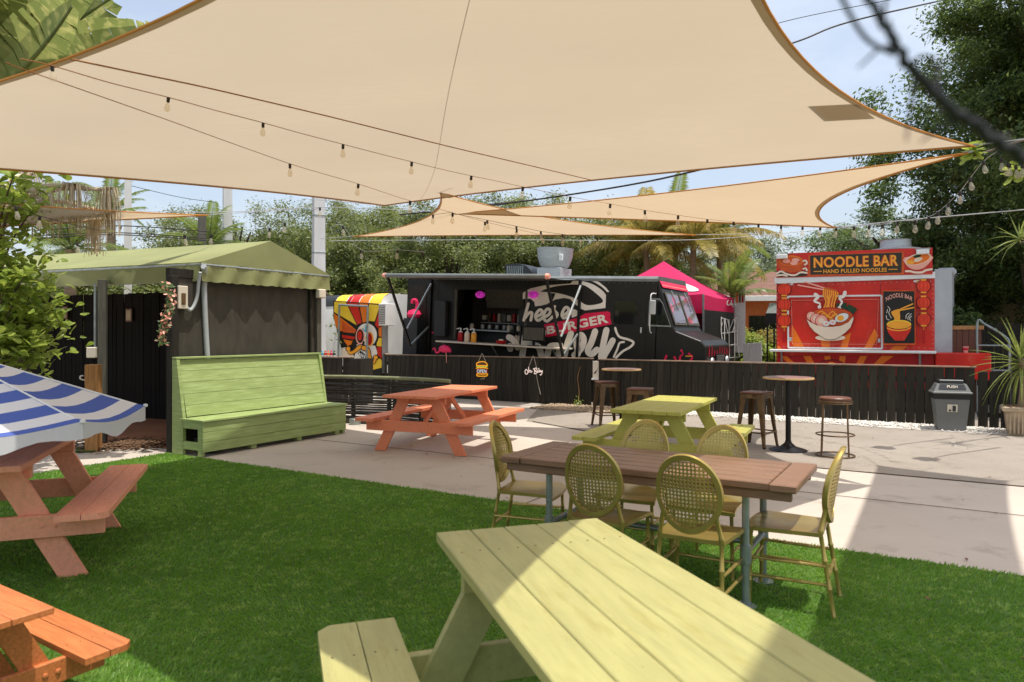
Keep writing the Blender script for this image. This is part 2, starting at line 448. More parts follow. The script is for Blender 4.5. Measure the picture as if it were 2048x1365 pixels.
def sheet(name, pts, z, m, thick=0.0):
    mb = MB()
    if thick: mb.prism([(p[0], p[1], z - thick) for p in pts], (0, 0, thick))
    else: mb.add([(p[0], p[1], z) for p in pts], [tuple(range(len(pts)))])
    return tag(mb.build(name, m), kind='structure')
sheet('ground', [(-400, -200), (400, -200), (400, 600), (-400, 600)], 0.0, M['earth'])
cs = [site(-16, -6), site(14, -6), site(14, 8.75), site(-1.9, 8.75), site(-3.6, 9.6), site(-6.2, 10.8), site(-7.4, 13.6), site(-10, 15.2), site(-16, 10)]
sheet('concrete_slab', cs, 0.006, M['concrete'])
ag = [site(14, 8.78), site(-1.9, 8.78), site(-3.55, 9.63), site(-6.1, 10.85), site(-7.2, 13.62), site(14, 13.62)]
sheet('aggregate_strip', ag, 0.012, M['aggregate'])
sheet('gravel_bed', [site(-5.0, 13.15), site(.5, 13.0), site(8, 13.15), site(8.3, 13.75), site(-5.6, 13.75)], 0.017, M['gravel'])
# control joints in the slab
jn = MB()
for (a0, b0, a1, b1, w) in ((-1.9, 8.765, 14, 8.765, .022), (-9, 7.35, 14, 7.35, .006), (-3.2, 5.5, -3.2, 9.3, .006), (3.4, 5.5, 3.4, 8.7, .006), (-3.56, 9.62, -1.9, 8.765, .035)):
    jn.beam(site(a0, b0, .0135), site(a1, b1, .0135), w, .004)
tag(jn.build('slab_joints', M['slab_joint']), kind='structure')
sheet('pavilion_floor', [(-4.35, 9.35), (-5.6, 9.95), (-10.5, 12.3), (-9.4, 17), (-3.2, 13.5)], 0.014, M['terracotta'])

# white gravel stones along the fence, leaf litter, turf pile
def scatter_mesh(name, m, pts, size, flat=.6, seed=3):
    """small irregular stones as one mesh"""
    rg = np.random.default_rng(seed); n = len(pts)
    base = np.array([(1, 0, 0), (-1, 0, 0), (0, 1, 0), (0, -1, 0), (0, 0, 1), (0, 0, -1)], float)
    tri = np.array([(0, 2, 4), (2, 1, 4), (1, 3, 4), (3, 0, 4), (2, 0, 5), (1, 2, 5), (3, 1, 5), (0, 3, 5)])
    s = rg.uniform(.6, 1.3, (n, 1, 3)) * size * np.array([1, 1, flat]); a = rg.uniform(0, 6.28, n)
    P = base[None] * s; c, sn = np.cos(a)[:, None], np.sin(a)[:, None]
    Q = np.stack([P[..., 0] * c - P[..., 1] * sn, P[..., 0] * sn + P[..., 1] * c, P[..., 2]], -1) + np.asarray(pts)[:, None, :]
    F = tri[None] + (np.arange(n) * 6)[:, None, None]
    me = bpy.data.meshes.new(name); V_ = Q.reshape(-1, 3); Fr = F.reshape(-1, 3)
    fill(me, V_, Fr); me.materials.append(m)
    return link(name, me)
def fill(me, V_, F_, smooth=False):
    k = F_.shape[1]
    me.vertices.add(len(V_)); me.vertices.foreach_set('co', np.ascontiguousarray(V_, dtype=np.float32).ravel())
    me.loops.add(F_.size); me.loops.foreach_set('vertex_index', np.ascontiguousarray(F_, dtype=np.int32).ravel())
    me.polygons.add(len(F_)); me.polygons.foreach_set('loop_start', np.arange(len(F_), dtype=np.int32) * k)
    try: me.polygons.foreach_set('loop_total', np.full(len(F_), k, dtype=np.int32))
    except Exception: pass
    me.update(calc_edges=True)
    if smooth: me.polygons.foreach_set('use_smooth', np.ones(len(F_), dtype=bool))
aa = RNG.uniform(-5.2, 8.1, 9000); bb = 13.0 + .75 * RNG.beta(2.2, 1.2, 9000)
pts = [(U.x * a + V.x * b, U.y * a + V.y * b, .018 + RNG.uniform(0, .02)) for a, b in zip(aa, bb)]
M['stone'] = mat('white_pebbles', srgb(222, 216, 206), .8, var=.25, vs=9)
tag(scatter_mesh('white_pebbles', M['stone'], pts, .024), 'loose white pebbles heaped along the foot of the black fence', 'gravel', kind='stuff')
aa = RNG.uniform(-7.2, -4.2, 3200); bb = RNG.uniform(12.6, 13.7, 3200)
pts = [(U.x * a + V.x * b, U.y * a + V.y * b, .018 + RNG.uniform(0, .012)) for a, b in zip(aa, bb)]
M['stone_t'] = mat('tan_pebbles', srgb(168, 148, 122), .85, var=.35, vs=9)
tag(scatter_mesh('tan_pebbles', M['stone_t'], pts, .022, seed=5), 'loose tan pebbles below the hanging light signs', 'gravel', kind='stuff')
pts = [(-5.35 + RNG.normal(0, .28), 9.75 + RNG.normal(0, .22), .02 + RNG.uniform(0, .03)) for _ in range(900)]
tag(scatter_mesh('leaf_litter', M['mulch'], pts, .035, .25, 6), 'brown dry leaf litter around the raw timber post', 'leaves', kind='stuff')

# fallen leaves blown over slab and lawn
def fallen(n, seed):
    rg = random.Random(seed); mb = MB()
    for i in range(n):
        a, b = rg.uniform(-8, 7), rg.uniform(1.5, 13) ; c = site(a, b, .034 if b < 5.5 else .02); q = rg.uniform(.012, .03); w = rg.uniform(0, 6.28)
        d = Vector((math.cos(w), math.sin(w), rg.uniform(-.1, .3))); s = Vector((-d.y, d.x, rg.uniform(-.2, .3)))
        mb.add([c - d * q, c + s * q * .4 + Vector((0, 0, .004)), c + d * q, c - s * q * .4 + Vector((0, 0, .004))], [(0, 1, 2, 3)])
    return mb.build('fallen_leaves', M['mulch'])
tag(fallen(260, 4), 'scattered small brown fallen leaves on concrete and turf', 'leaves', kind='stuff')
# artificial turf: a backing sheet with its pile as fine blades
TA0, TB1 = -8.45, 5.5
sheet('turf_backing', [site(TA0, -6), site(9, -6), site(9, TB1), site(TA0, TB1)], 0.02, M['turf_base'])
def turf():
    rg = np.random.default_rng(5)
    n0 = 1600000
    a = rg.uniform(TA0, 9, n0); b = rg.uniform(-3.5, TB1 + .015, n0)
    x = U.x * a + V.x * b; y = U.y * a + V.y * b
    d = np.hypot(x, y)
    keep = (y > .3) & (np.abs(x) < y * .9 + 2.6) & (rg.random(n0) < np.clip(3.6 / np.maximum(d, .8), .22, 1.0))
    x, y, d = x[keep], y[keep], d[keep]; n = len(x)
    h = rg.uniform(.012, .024, n); w = np.clip(.0016 + .0007 * d, .002, .0075)
    patch = np.sin(x * 2.3 + 1.3 * np.sin(y * 1.7)) + np.sin(y * 3.1 + x * .8) * .7
    lean_a = rg.uniform(0, 6.28, n) * .55 + patch * .9 + 3.6; lean = rg.uniform(.3, 1.3, n) * h
    az = rg.uniform(0, 3.1416, n)
    V0 = np.stack([x - w * np.cos(az), y - w * np.sin(az), np.full(n, .018)], -1)
    V1 = np.stack([x + w * np.cos(az), y + w * np.sin(az), np.full(n, .018)], -1)
    V2 = np.stack([x + lean * np.cos(lean_a), y + lean * np.sin(lean_a), .02 + h], -1)
    VV = np.stack([V0, V1, V2], 1).reshape(-1, 3)
    me = bpy.data.meshes.new('turf_pile'); fill(me, VV, np.arange(3 * n).reshape(-1, 3))
    me.materials.append(leafmat('turf_blade', (.12, .265, .028), (.165, .33, .040), (.28, .42, .085), .35, .5, 1.7))
    return link('turf_pile', me)
tag(turf(), 'short green artificial turf pile under the tables', 'turf', kind='stuff')

# ---------------------------------------------------------------- shade sails
def coons(cb, ct, cl, cr, n=18):
    """surface between four edge curves (functions of 0..1)"""
    rows = []
    for i in range(n + 1):
        v = i / n; row = []
        for j in range(n + 1):
            u = j / n
            p = (1 - v) * cb(u) + v * ct(u) + (1 - u) * cl(v) + u * cr(v)
            p = p - ((1 - u) * (1 - v) * cb(0) + u * (1 - v) * cb(1) + (1 - u) * v * ct(0) + u * v * ct(1))
            e_ = 16 * u * (1 - u) * v * (1 - v)
            p = p + Vector((0, 0, e_ * (.010 * math.sin(9 * u + 4 * v) + .006 * math.sin(17 * v - 6 * u))))
            row.append(p)
        rows.append(row)
    return rows
def edge(P, Q, cen, c, lift=0.0):
    P, Q = Vector(P), Vector(Q); mid = (P + Q) / 2; d = (cen - mid); d.z *= .6
    d = d.normalized() * c * (Q - P).length
    return lambda t: P.lerp(Q, t) + d * 4 * t * (1 - t) - Vector((0, 0, lift * 4 * t * (1 - t)))
def sail(label, corners, curv, anchors, seams=(), m='sail_low', n=20):
    cs_ = [Vector(c) for c in corners]; cen = sum(cs_, Vector()) / len(cs_)
    t = thing('shade_sail', label, 'shade sail', group='tan shade sails stretched over the yard')
    if len(cs_) == 4:
        A, B, C, D = cs_
        e = [edge(A, B, cen, curv[0]), edge(D, C, cen, curv[2]), edge(A, D, cen, curv[3]), edge(B, C, cen, curv[1])]
        rows = coons(e[0], e[1], e[2], e[3], n)
        loops = [[f(k / 24) for k in range(25)] for f in e]
    else:
        A, B, C = cs_
        eAB = edge(A, B, cen, curv[0]); eBC = edge(B, C, cen, curv[1]); eCA = edge(A, C, cen, curv[2])
        rows = coons(lambda u: A.copy(), eBC, eAB, eCA, n)
        loops = [[f(k / 24) for k in range(25)] for f in (eAB, eBC, eCA)]
    mb = MB(); mb.grid(rows); mb.build('fabric', M[m], t, True)
    # turned hem: a second layer along each edge
    n_ = len(rows) - 1; cols = list(zip(*rows))
    for k_, (ea, eb) in enumerate(((rows[0], rows[1]), (rows[-1], rows[-2]), (cols[0], cols[1]), (cols[-1], cols[-2]))):
        if len(cs_) == 3 and k_ == 0: continue
        inner = [a.lerp(b, min(1.0, .055 / max(.02, (b - a).length))) for a, b in zip(ea, eb)]
        MB().grid([[a - Vector((0, 0, .004)) for a in ea], [a - Vector((0, 0, .004)) for a in inner]]).build('turned_hem', M[m], t, True)
    for lp in loops:
        MB().tube([p - Vector((0, 0, .008)) for p in lp], .008, 6).build('hem', M['hem'], t, True)
    for s in seams:
        (i0, j0), (i1, j1) = s
        def at_(i, j): a = min(int(j), n - 1); return rows[i][a].lerp(rows[i][a + 1], j - a)
        MB().tube([at_(i, j0 + (j1 - j0) * i / n) - Vector((0, 0, .003)) for i in range(n + 1)], .0016, 4).build('seam', M['sail'], t)
    for c, a in zip(cs_, anchors):
        MB().tube([c + (Vector((math.cos(w), math.sin(w), 0)) * .035) for w in np.linspace(0, 6.28, 13)[:-1]], .006, 6, closed=True).build('corner_ring', M['galv'], t, True)
        if a is not None: MB().tube([c, Vector(a)], .006, 5).build('tension_cable', M['steel_rope'], t)
    return t, rows
SA, SB, SCc, SD = Vector((-1.99, 11.032, 3.539)), Vector((4.38, 6.72, 3.33)), Vector((.411, 1.565, 3.085)), Vector((-5.654, 4.725, 2.80))
t1, rows1 = sail('largest tan shade sail covering the lawn, its corner pulled to the trees on the right', [SA, SB, SCc, SD], (.038, .09, .088, .051),
                 [at(610, 398, 15.0), at(2075, 275, 7.6), (.45, -.6, 3.3), (-7.6, 3.9, 2.9)], seams=(((0, 2.2), (20, 18.5)),), m='sail')
# cloth patch added on top of the big sail to make a dark shadow shape
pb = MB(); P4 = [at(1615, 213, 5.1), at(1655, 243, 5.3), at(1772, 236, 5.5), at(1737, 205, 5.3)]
from mathutils.bvhtree import BVHTree
_g = MB().grid(rows1); SAILTREE = BVHTree.FromPolygons([Vector(v) for v in _g.v], _g.f)
def on_sail(px, py):
    """the point of the big sail above a place in the yard"""
    o = Vector((0, 0, CAMZ)); h = SAILTREE.ray_cast(o, (at(px, py, 1.0) - o).normalized())
    return h[0] if h[0] is not None else at(px, py, 5.0)
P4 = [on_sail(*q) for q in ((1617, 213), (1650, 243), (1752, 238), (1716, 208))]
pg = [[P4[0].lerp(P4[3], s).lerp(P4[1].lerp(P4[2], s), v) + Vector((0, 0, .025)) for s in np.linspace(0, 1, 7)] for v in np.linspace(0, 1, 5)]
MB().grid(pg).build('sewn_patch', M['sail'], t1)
# middle sail (triangle) and the right one
t2, _ = sail('triangular tan sail hung above the black food truck', [at(880, 383, 9.6), at(705, 473, 14.6), at(1395, 470, 14.2)], (.10, .015, .085),
             [at(905, 372, 9.1), at(640, 478, 15.4), at(1520, 468, 15.2)])
t3, _ = sail('long narrow tan sail tapering to the trees beside the red trailer', [SB + Vector((-.05, .02, -.06)), at(1672, 455, 10.6), at(903, 427, 11.6)], (.17, .012, .035),
             [None, at(1705, 458, 11.2), at(880, 424, 12.0)])
t4, _ = sail('tan sail stretched in front of the green pavilion roof', [at(418, 430, 10.5), at(-160, 462, 8.0), at(-130, 392, 6.4)], (.012, .03, .05),
             [at(600, 418, 14.6), at(-260, 470, 7.5), at(-300, 380, 6.0)])
# an unseen sail added above the frame to cast shade over the right turf and slab
def cast(x, y, z): return Vector((x + SUN_H.x * z, y + SUN_H.y * z, z))
t5, _ = sail('high tan sail above the right side of the lawn', [cast(4.25, 8.25, 5.7), cast(5.15, 7.4, 5.7), cast(1.75, 1.9, 5.6), cast(-.35, .55, 5.6)], (.01, .02, .02, .004),
             [cast(4.4, 8.9, 5.9), cast(6.0, 7.8, 5.9), None, None])

# ---------------------------------------------------------------- black board fences
FB = 13.72
def plank_fence(label, p, q, h, gap=.006, w=.138, cap=True, seed=1, m='black_wood', posts=True, drop=0.0, group='black board fences', capm='cap_wood'):
    p, q = Vector(p), Vector(q); L = (q - p).length; d = (q - p).normalized(); ang = math.atan2(d.y, d.x)
    t = thing('board_fence', label, 'fence', p, ang, group)
    rg = random.Random(seed); protos = []; n = int(L / w); w = L / n
    for k in range(4):
        mb = MB(); ww = w - gap - rg.uniform(0, .002)
        mb.box((0, 0, h / 2), (ww, .02, h), None, .002); protos.append(mb.mesh('board', M[m]))
    for i in range(n):
        x = (i + .5) * L / n
        o = link('board', protos[rg.randrange(4)], t, (x, rg.uniform(-.004, .004), .015 - (rg.uniform(0, .02) if not cap else 0) - drop * x))
        o.rotation_euler = (rg.uniform(-.006, .006), rg.uniform(-.004, .004), rg.uniform(-.01, .01))
    for z in (h * .25, h * .8):
        MB().span(0, L, .014, .05, z - .04, z + .04, .003).build('rail', M[m], t)
    if posts:
        for x in np.arange(.1, L, 2.2): MB().span(x - .045, x + .045, .052, .14, 0, h, .003).build('post', M[m], t)
    if cap: MB().span(-.02, L + .02, -.03, .09, h + .018, h + .042, .004).build('cap_rail', M[capm], t)
    return t
S = lambda a, b=FB: site(a, b)
aL = S(0).x
def on_fence(px):
    """distance along the fence where a pixel column meets it"""
    k = (px - 1024) / FPX; P0 = site(0, FB)
    return (k * P0.y - P0.x) / (U.x - k * U.y)
a0, a1, a2, a3 = on_fence(776), on_fence(1183), on_fence(1198), on_fence(1950)
plank_fence('black board fence below the black food truck, light signs hung on it', S(a0), S(a1), .985, seed=2, gap=.004)
plank_fence('black board fence with pale cap rail behind the bar tables', S(a2), S(a3), .97, seed=3, gap=.005)
# white painted post in the gap between the two runs
wp = thing('gap_board', 'white painted board with black marks in the gap of the fence', 'board', S((a1 + a2) / 2) + V * .03)
wp.rotation_euler = (0, 0, TH)
MB().span(-.07, .07, -.01, .01, .60, .965, .003).build('panel', M['artwhite'], wp)
MB().add([(-.05, -.013, .70), (.0, -.013, .70), (.06, -.013, .84), (.05, -.013, .80)], [(0, 1, 2, 3)]).build('printed_stroke', M['artblack'], wp)
MB().span(-.08, .08, -.05, .02, .565, .60, .004).build('ledge', M['white'], wp)
MB().span(-.075, .075, 0, .03, 0, .56, .003).build('lower_board', M['black_wood'], wp)
plank_fence('dark gapped picket fence beside the potted yucca', S(a3 + .03, FB + .03), S(a3 + 2.6, FB - .1), .93, gap=.022, w=.15, cap=False, seed=8)
cpt = S(a0)
plank_fence('short black fence return at the end of the truck yard', cpt + Vector((-.42, 1.6, 0)), cpt + Vector((-.03, .02, 0)), .985, seed=4)
lw0, lw1 = at(630, 700, 15.6), at(697, 700, 15.3); lw0.z = lw1.z = 0
plank_fence('low black plank counter in front of the painted skull trailer', lw0, lw1, 1.0, seed=5, posts=False)
MB().span(0, .30, 0, .5, 0, 1.0, .004).build('end_panel', M['black_wood'], bpy.data.objects['board_fence.004'], loc=((lw1 - lw0).length, 0.01, 0))

# ---------------------------------------------------------------- dark bamboo screen
def bamboo_screen(label, p, q, h, seed):
    p, q = Vector(p), Vector(q); L = (q - p).length; d = (q - p).normalized()
    t = thing('bamboo_screen', label, 'screen', p, math.atan2(d.y, d.x), 'dark bamboo screens')
    rg = random.Random(seed); mb = MB(); z = .10
    while z < h - .05:
        r = rg.uniform(.012, .019); dz = rg.uniform(-.012, .012)
        pts = [(L * k / 8, rg.uniform(-.004, .004), z + dz * k / 8) for k in range(9)]
        rr = [r * (1.12 if k % 2 else 1) for k in range(9)]
        mb.tube(pts, rr, 7); z += r * 2 + rg.uniform(.003, .018)
    tag(mb.build('bamboo_canes', M['bamboo'], t, True), kind='stuff')
    MB().tube([(-.03, 0, h), (L * .5, .005, h + .006), (L + .03, 0, h)], .03, 10).build('top_rail', M['bamboo_top'], t, True)
    for x in (.04, L * .5, L - .04): MB().span(x - .03, x + .03, .024, .08, 0, h - .03, .003).build('post', M['grey_wood'], t)
    MB().span(0, L, .005, .02, .0, .09, .002).build('kick_board', M['grey_wood'], t)
    return t
B0, B1, B2 = atz(630, 751, .82), atz(780, 754, .82), atz(897, 760, .82)
for b in (B0, B1, B2): b.z = 0
bamboo_screen('dark bamboo screen beside the green bench end', B0, B1, .80, 1)
bamboo_screen('dark bamboo screen behind the coral picnic table', B1 + (B2 - B1) * .02, B2, .80, 2)
MB().lathe([(.05, 0), (.055, .09), (.05, .1)], 16).build('x', M['galv']).name = 'steel_tin'
o = bpy.data.objects['steel_tin']; o.location = atz(711, 850, .0) + Vector((0, 0, .006)); o.scale = (1.9, 1.9, 1.0)
tag(o, 'small round steel tin on the concrete by the bamboo screen', 'tin')
# ---------------------------------------------------------------- picnic tables (local x along the boards)
def picnic(label, m, loc, ang, L=1.83, W=.72, top=.755, seat=.445, nb=5, k=1.0, group='wooden picnic tables', name='picnic_table'):
    """A-frame picnic table; k scales every timber"""
    t = thing(name, label, 'picnic table', loc, ang, group); mt = M[m]; rg = random.Random(int(L * 1000) + len(label))
    th = .038 * k; bw = W / nb
    for i in range(nb):
        y = -W / 2 + (i + .5) * bw
        dx = rg.uniform(-.006, .006)
        MB().box((dx, y, top - th / 2 + rg.uniform(-.001, .001)), (L, bw - .0028 * k, th), None, .004 * k).build('top_board', mt, t)
    so = W / 2 + .16 * k; sb = .14 * k
    for s in (-1, 1):
        for j in (0, 1):
            yc = s * (so + (j + .5) * (sb + .004))
            y0, y1 = yc - sb / 2, yc + sb / 2; c = .045 * k if j == 1 else .0
            hx = L / 2
            if s > 0: poly = [(-hx, y0), (hx, y0), (hx, y1 - c), (hx - c, y1), (-hx + c, y1), (-hx, y1 - c)]
            else: poly = [(-hx + c, y0), (hx - c, y0), (hx, y0 + c), (hx, y1), (-hx, y1), (-hx, y0 + c)]
            if c == 0: poly = [(-hx, y0), (hx, y0), (hx, y1), (-hx, y1)]
            MB().prism([(x, y, seat - th) for x, y in poly], (0, 0, th)).build('seat_board', mt, t)
    sc = MB()
    for e in (-1, 1):
        for i in range(nb):
            for q in (-.25, .25):
                sc.lathe([(.0045 * k, 0), (.0035 * k, .0012)], 7, (e * (L / 2 - .28 * k) + rg.uniform(-.006, .006), -W / 2 + (i + .5 + q) * bw, top + .0002))
        for s in (-1, 1):
            for j in (.25, .75, 1.25, 1.75): sc.lathe([(.0045 * k, 0), (.0035 * k, .0012)], 7, (e * (L / 2 - .28 * k) + rg.uniform(-.006, .006), s * (so + j * (sb + .003)), seat + .0002))
    tag(sc.build('screw_heads', M['bronze'], t), kind='stuff')
    yo = so + 2 * sb
    for e in (-1, 1):
        x = e * (L / 2 - .28 * k)
        # legs outside, cross beam on the inner side, top cleat
        for s in (-1, 1):
            pt, pf = (x, s * (W / 2 - .17 * k), top - th - .002), (x, s * (W / 2 + .22 * k), -.02)
            p, q = Vector(pt), Vector(pf); d = (q - p).normalized(); n_ = Vector((0, d.z, -d.y)) * .07 * k
            zt, zb = top - th - .002, .0
            def atz_(a, z): return a + d * ((z - a.z) / d.z)
            a_, b_ = p + n_, p - n_
            poly = [atz_(a_, zt), atz_(b_, zt), atz_(b_, zb), atz_(a_, zb)]
            MB().prism([v - Vector((.019 * k, 0, 0)) for v in poly], (.038 * k, 0, 0)).build('leg', mt, t)
        xb = x + e * .0385 * k
        MB().box((xb, 0, seat - th - .07 * k - .001), (.037 * k, 2 * (yo - .05 * k), .14 * k), None, .004 * k).build('cross_beam', mt, t)
        MB().box((x - e * .0385 * k, 0, top - th - .046 * k), (.037 * k, W - .05 * k, .09 * k), None, .004 * k).build('top_cleat', mt, t)
        MB().beam((x - e * .06 * k, 0, seat - th - .09 * k), (e * .12 * k, 0, top - th - .03 * k), .06 * k, .037 * k, (0, 1, 0), .003).build('brace', mt, t)
        for s in (-1, 1):
            bo = MB()
            for dy in (-.035, .035):
                bo.lathe([(.011, 0), (.011, .004), (.006, .007)], 8, (0, 0, 0))
                for q in range(len(bo.v) - 24, len(bo.v)):
                    v = bo.v[q]; bo.v[q] = (xb + e * (.0185 * k + v[2]), s * (W / 2 + .085 * k) + dy * k + v[0], seat - th - .07 * k + v[1])
            bo.build('bolt', M['galv'] if m == 'olive' else mt, t)
    return t
def ang_of(v): return math.atan2(v[1], v[0])
picnic('coral picnic table on the concrete in front of the bamboo screen', 'coral', (-.93, 9.78, .012), ang_of((.80, 2.0)), L=1.95, W=.76)
picnic('yellow-green picnic table between the cane-back chairs and bar stools', 'lime', (1.76, 8.0, .012), ang_of((.88, 1.74)), L=1.86, W=.73)
picnic('pale olive picnic table with a bright band of sun across its top', 'olive', (.315, 2.0, .02), ang_of((-.31, .951)), L=1.83, W=.69)
picnic('coral picnic table under the blue striped umbrella', 'coral_l', (-3.5, 4.84, .02), ang_of((-.337, .941)), L=1.72, W=.72)
picnic('small orange stained wooden picnic table with low seats', 'cedar', (-2.2, 2.70, .02), ang_of((.84, -.54)), L=.95, W=.42, top=.52, seat=.285, nb=3, k=.66, group='wooden picnic tables')

# ---------------------------------------------------------------- green storage bench
bd = (Vector((-2.56, 10.95, 0)) - Vector((-3.83, 8.8, 0))); BL = bd.length
bt = thing('plank_bench', 'long apple green plank bench with a tall sloping back against the pavilion wall', 'bench', Vector((-3.83, 8.8, .012)), ang_of(bd))
# local x along the bench, +y towards its back
D_ = .56
for i in range(3):
    z0 = .055 + i * .125
    MB().span(.0, BL, 0, .022, z0, z0 + .121, .003).build('front_board', M['bench'], bt)
for i in range(4):
    y0 = -.02 + i * .115
    MB().span(-.015, BL + .015, y0, y0 + .111, .432, .458, .003).build('seat_board', M['bench'], bt)
lean = .17
for i in range(5):
    z0, z1 = .47 + i * .146, .47 + (i + 1) * .146 - .004
    f = lambda z: .40 + lean * (z - .46) / .73
    MB().prism([(0.06, f(z0), z0), (0.06, f(z1), z1), (0.06, f(z1) + .022, z1), (0.06, f(z0) + .022, z0)], (BL - .08, 0, 0)).build('back_board', M['bench'], bt)
MB().span(.0, BL + .01, .535, .625, 1.205, 1.232, .004).build('top_rail', M['bench'], bt)
for x in (0.0, BL - .045):
    MB().prism([(x, .40, .0), (x, .40, .46), (x, .53, 1.2), (x, .62, 1.2), (x, .62, .0)], (.045, 0, 0)).build('end_panel', M['bench'], bt)
    MB().span(x, x + .045, .024, .105, .0, .43, .004).build('post', M['bench'], bt)
    MB().span(x + .003, x + .042, .106, .398, .335, .43, .003).build('side_rail', M['bench'], bt)
    MB().span(x + .003, x + .042, .106, .398, .07, .17, .003).build('side_rail', M['bench'], bt)
for x in (.75, 1.55, 2.3): MB().span(x, x + .09, .03, .12, 0, .054, .003).build('foot_block', M['bench'], bt)
bx = MB(); bx.span(.12, .4, .14, .36, .02, .2, .01); bx.lathe([(.05, .2), (.05, .26), (.02, .28)], 12, (.25, .25, 0))
tag(bx.build('utility_pump', M['bin_dark'], None, True, bt.location, (0, 0, ang_of(bd))), 'dark pump box stored inside the open end of the green bench', 'pump')

# ---------------------------------------------------------------- dining table on pipe legs
dt = thing('pipe_leg_table', 'brown plank dining table on galvanised pipe legs standing on the turf', 'table', Vector((.895, 4.49, .02)), ang_of((1.54, -.92)))
TL, TW, TZ = 1.82, .74, .73
for i in range(6):
    w = TW / 6; y = -TW / 2 + (i + .5) * w
    MB().box((0, y, TZ - .02), (TL - .29, w - .008, .04), None, .005).build('top_plank', M['walnut'], dt)
for e in (-1, 1):
    MB().box((e * (TL / 2 - .07), 0, TZ - .021), (.14, TW + .01, .042), None, .006).build('breadboard_end', M['walnut'], dt)
for s in (-1, 1): MB().box((0, s * (TW / 2 - .045), TZ - .068), (TL - .06, .035, .05), None, .004).build('apron', M['walnut'], dt)
for e in (-1, 1):
    for s in (-1, 1):
        x, y = e * .62, s * .235
        MB().tube([(x, y, 0), (x, y, TZ - .05)], .021, 12).build('leg', M['galv'], dt, True)
        MB().lathe([(.062, .0), (.062, .008), (.03, .012), (.03, .03)], 16, (x, y, 0)).build('floor_flange', M['galv'], dt, True)
        MB().lathe([(.024, .24), (.031, .245), (.031, .345), (.024, .35)], 14, (x, y, 0)).build('pipe_fitting', M['galv'], dt, True)
    MB().tube([(e * .62, -.235, .30), (e * .62, .235, .30)], .019, 10).build('cross_pipe', M['galv'], dt, True)
MB().tube([(-.62, 0, .30), (.62, 0, .30)], .019, 10).build('long_pipe', M['galv'], dt, True)

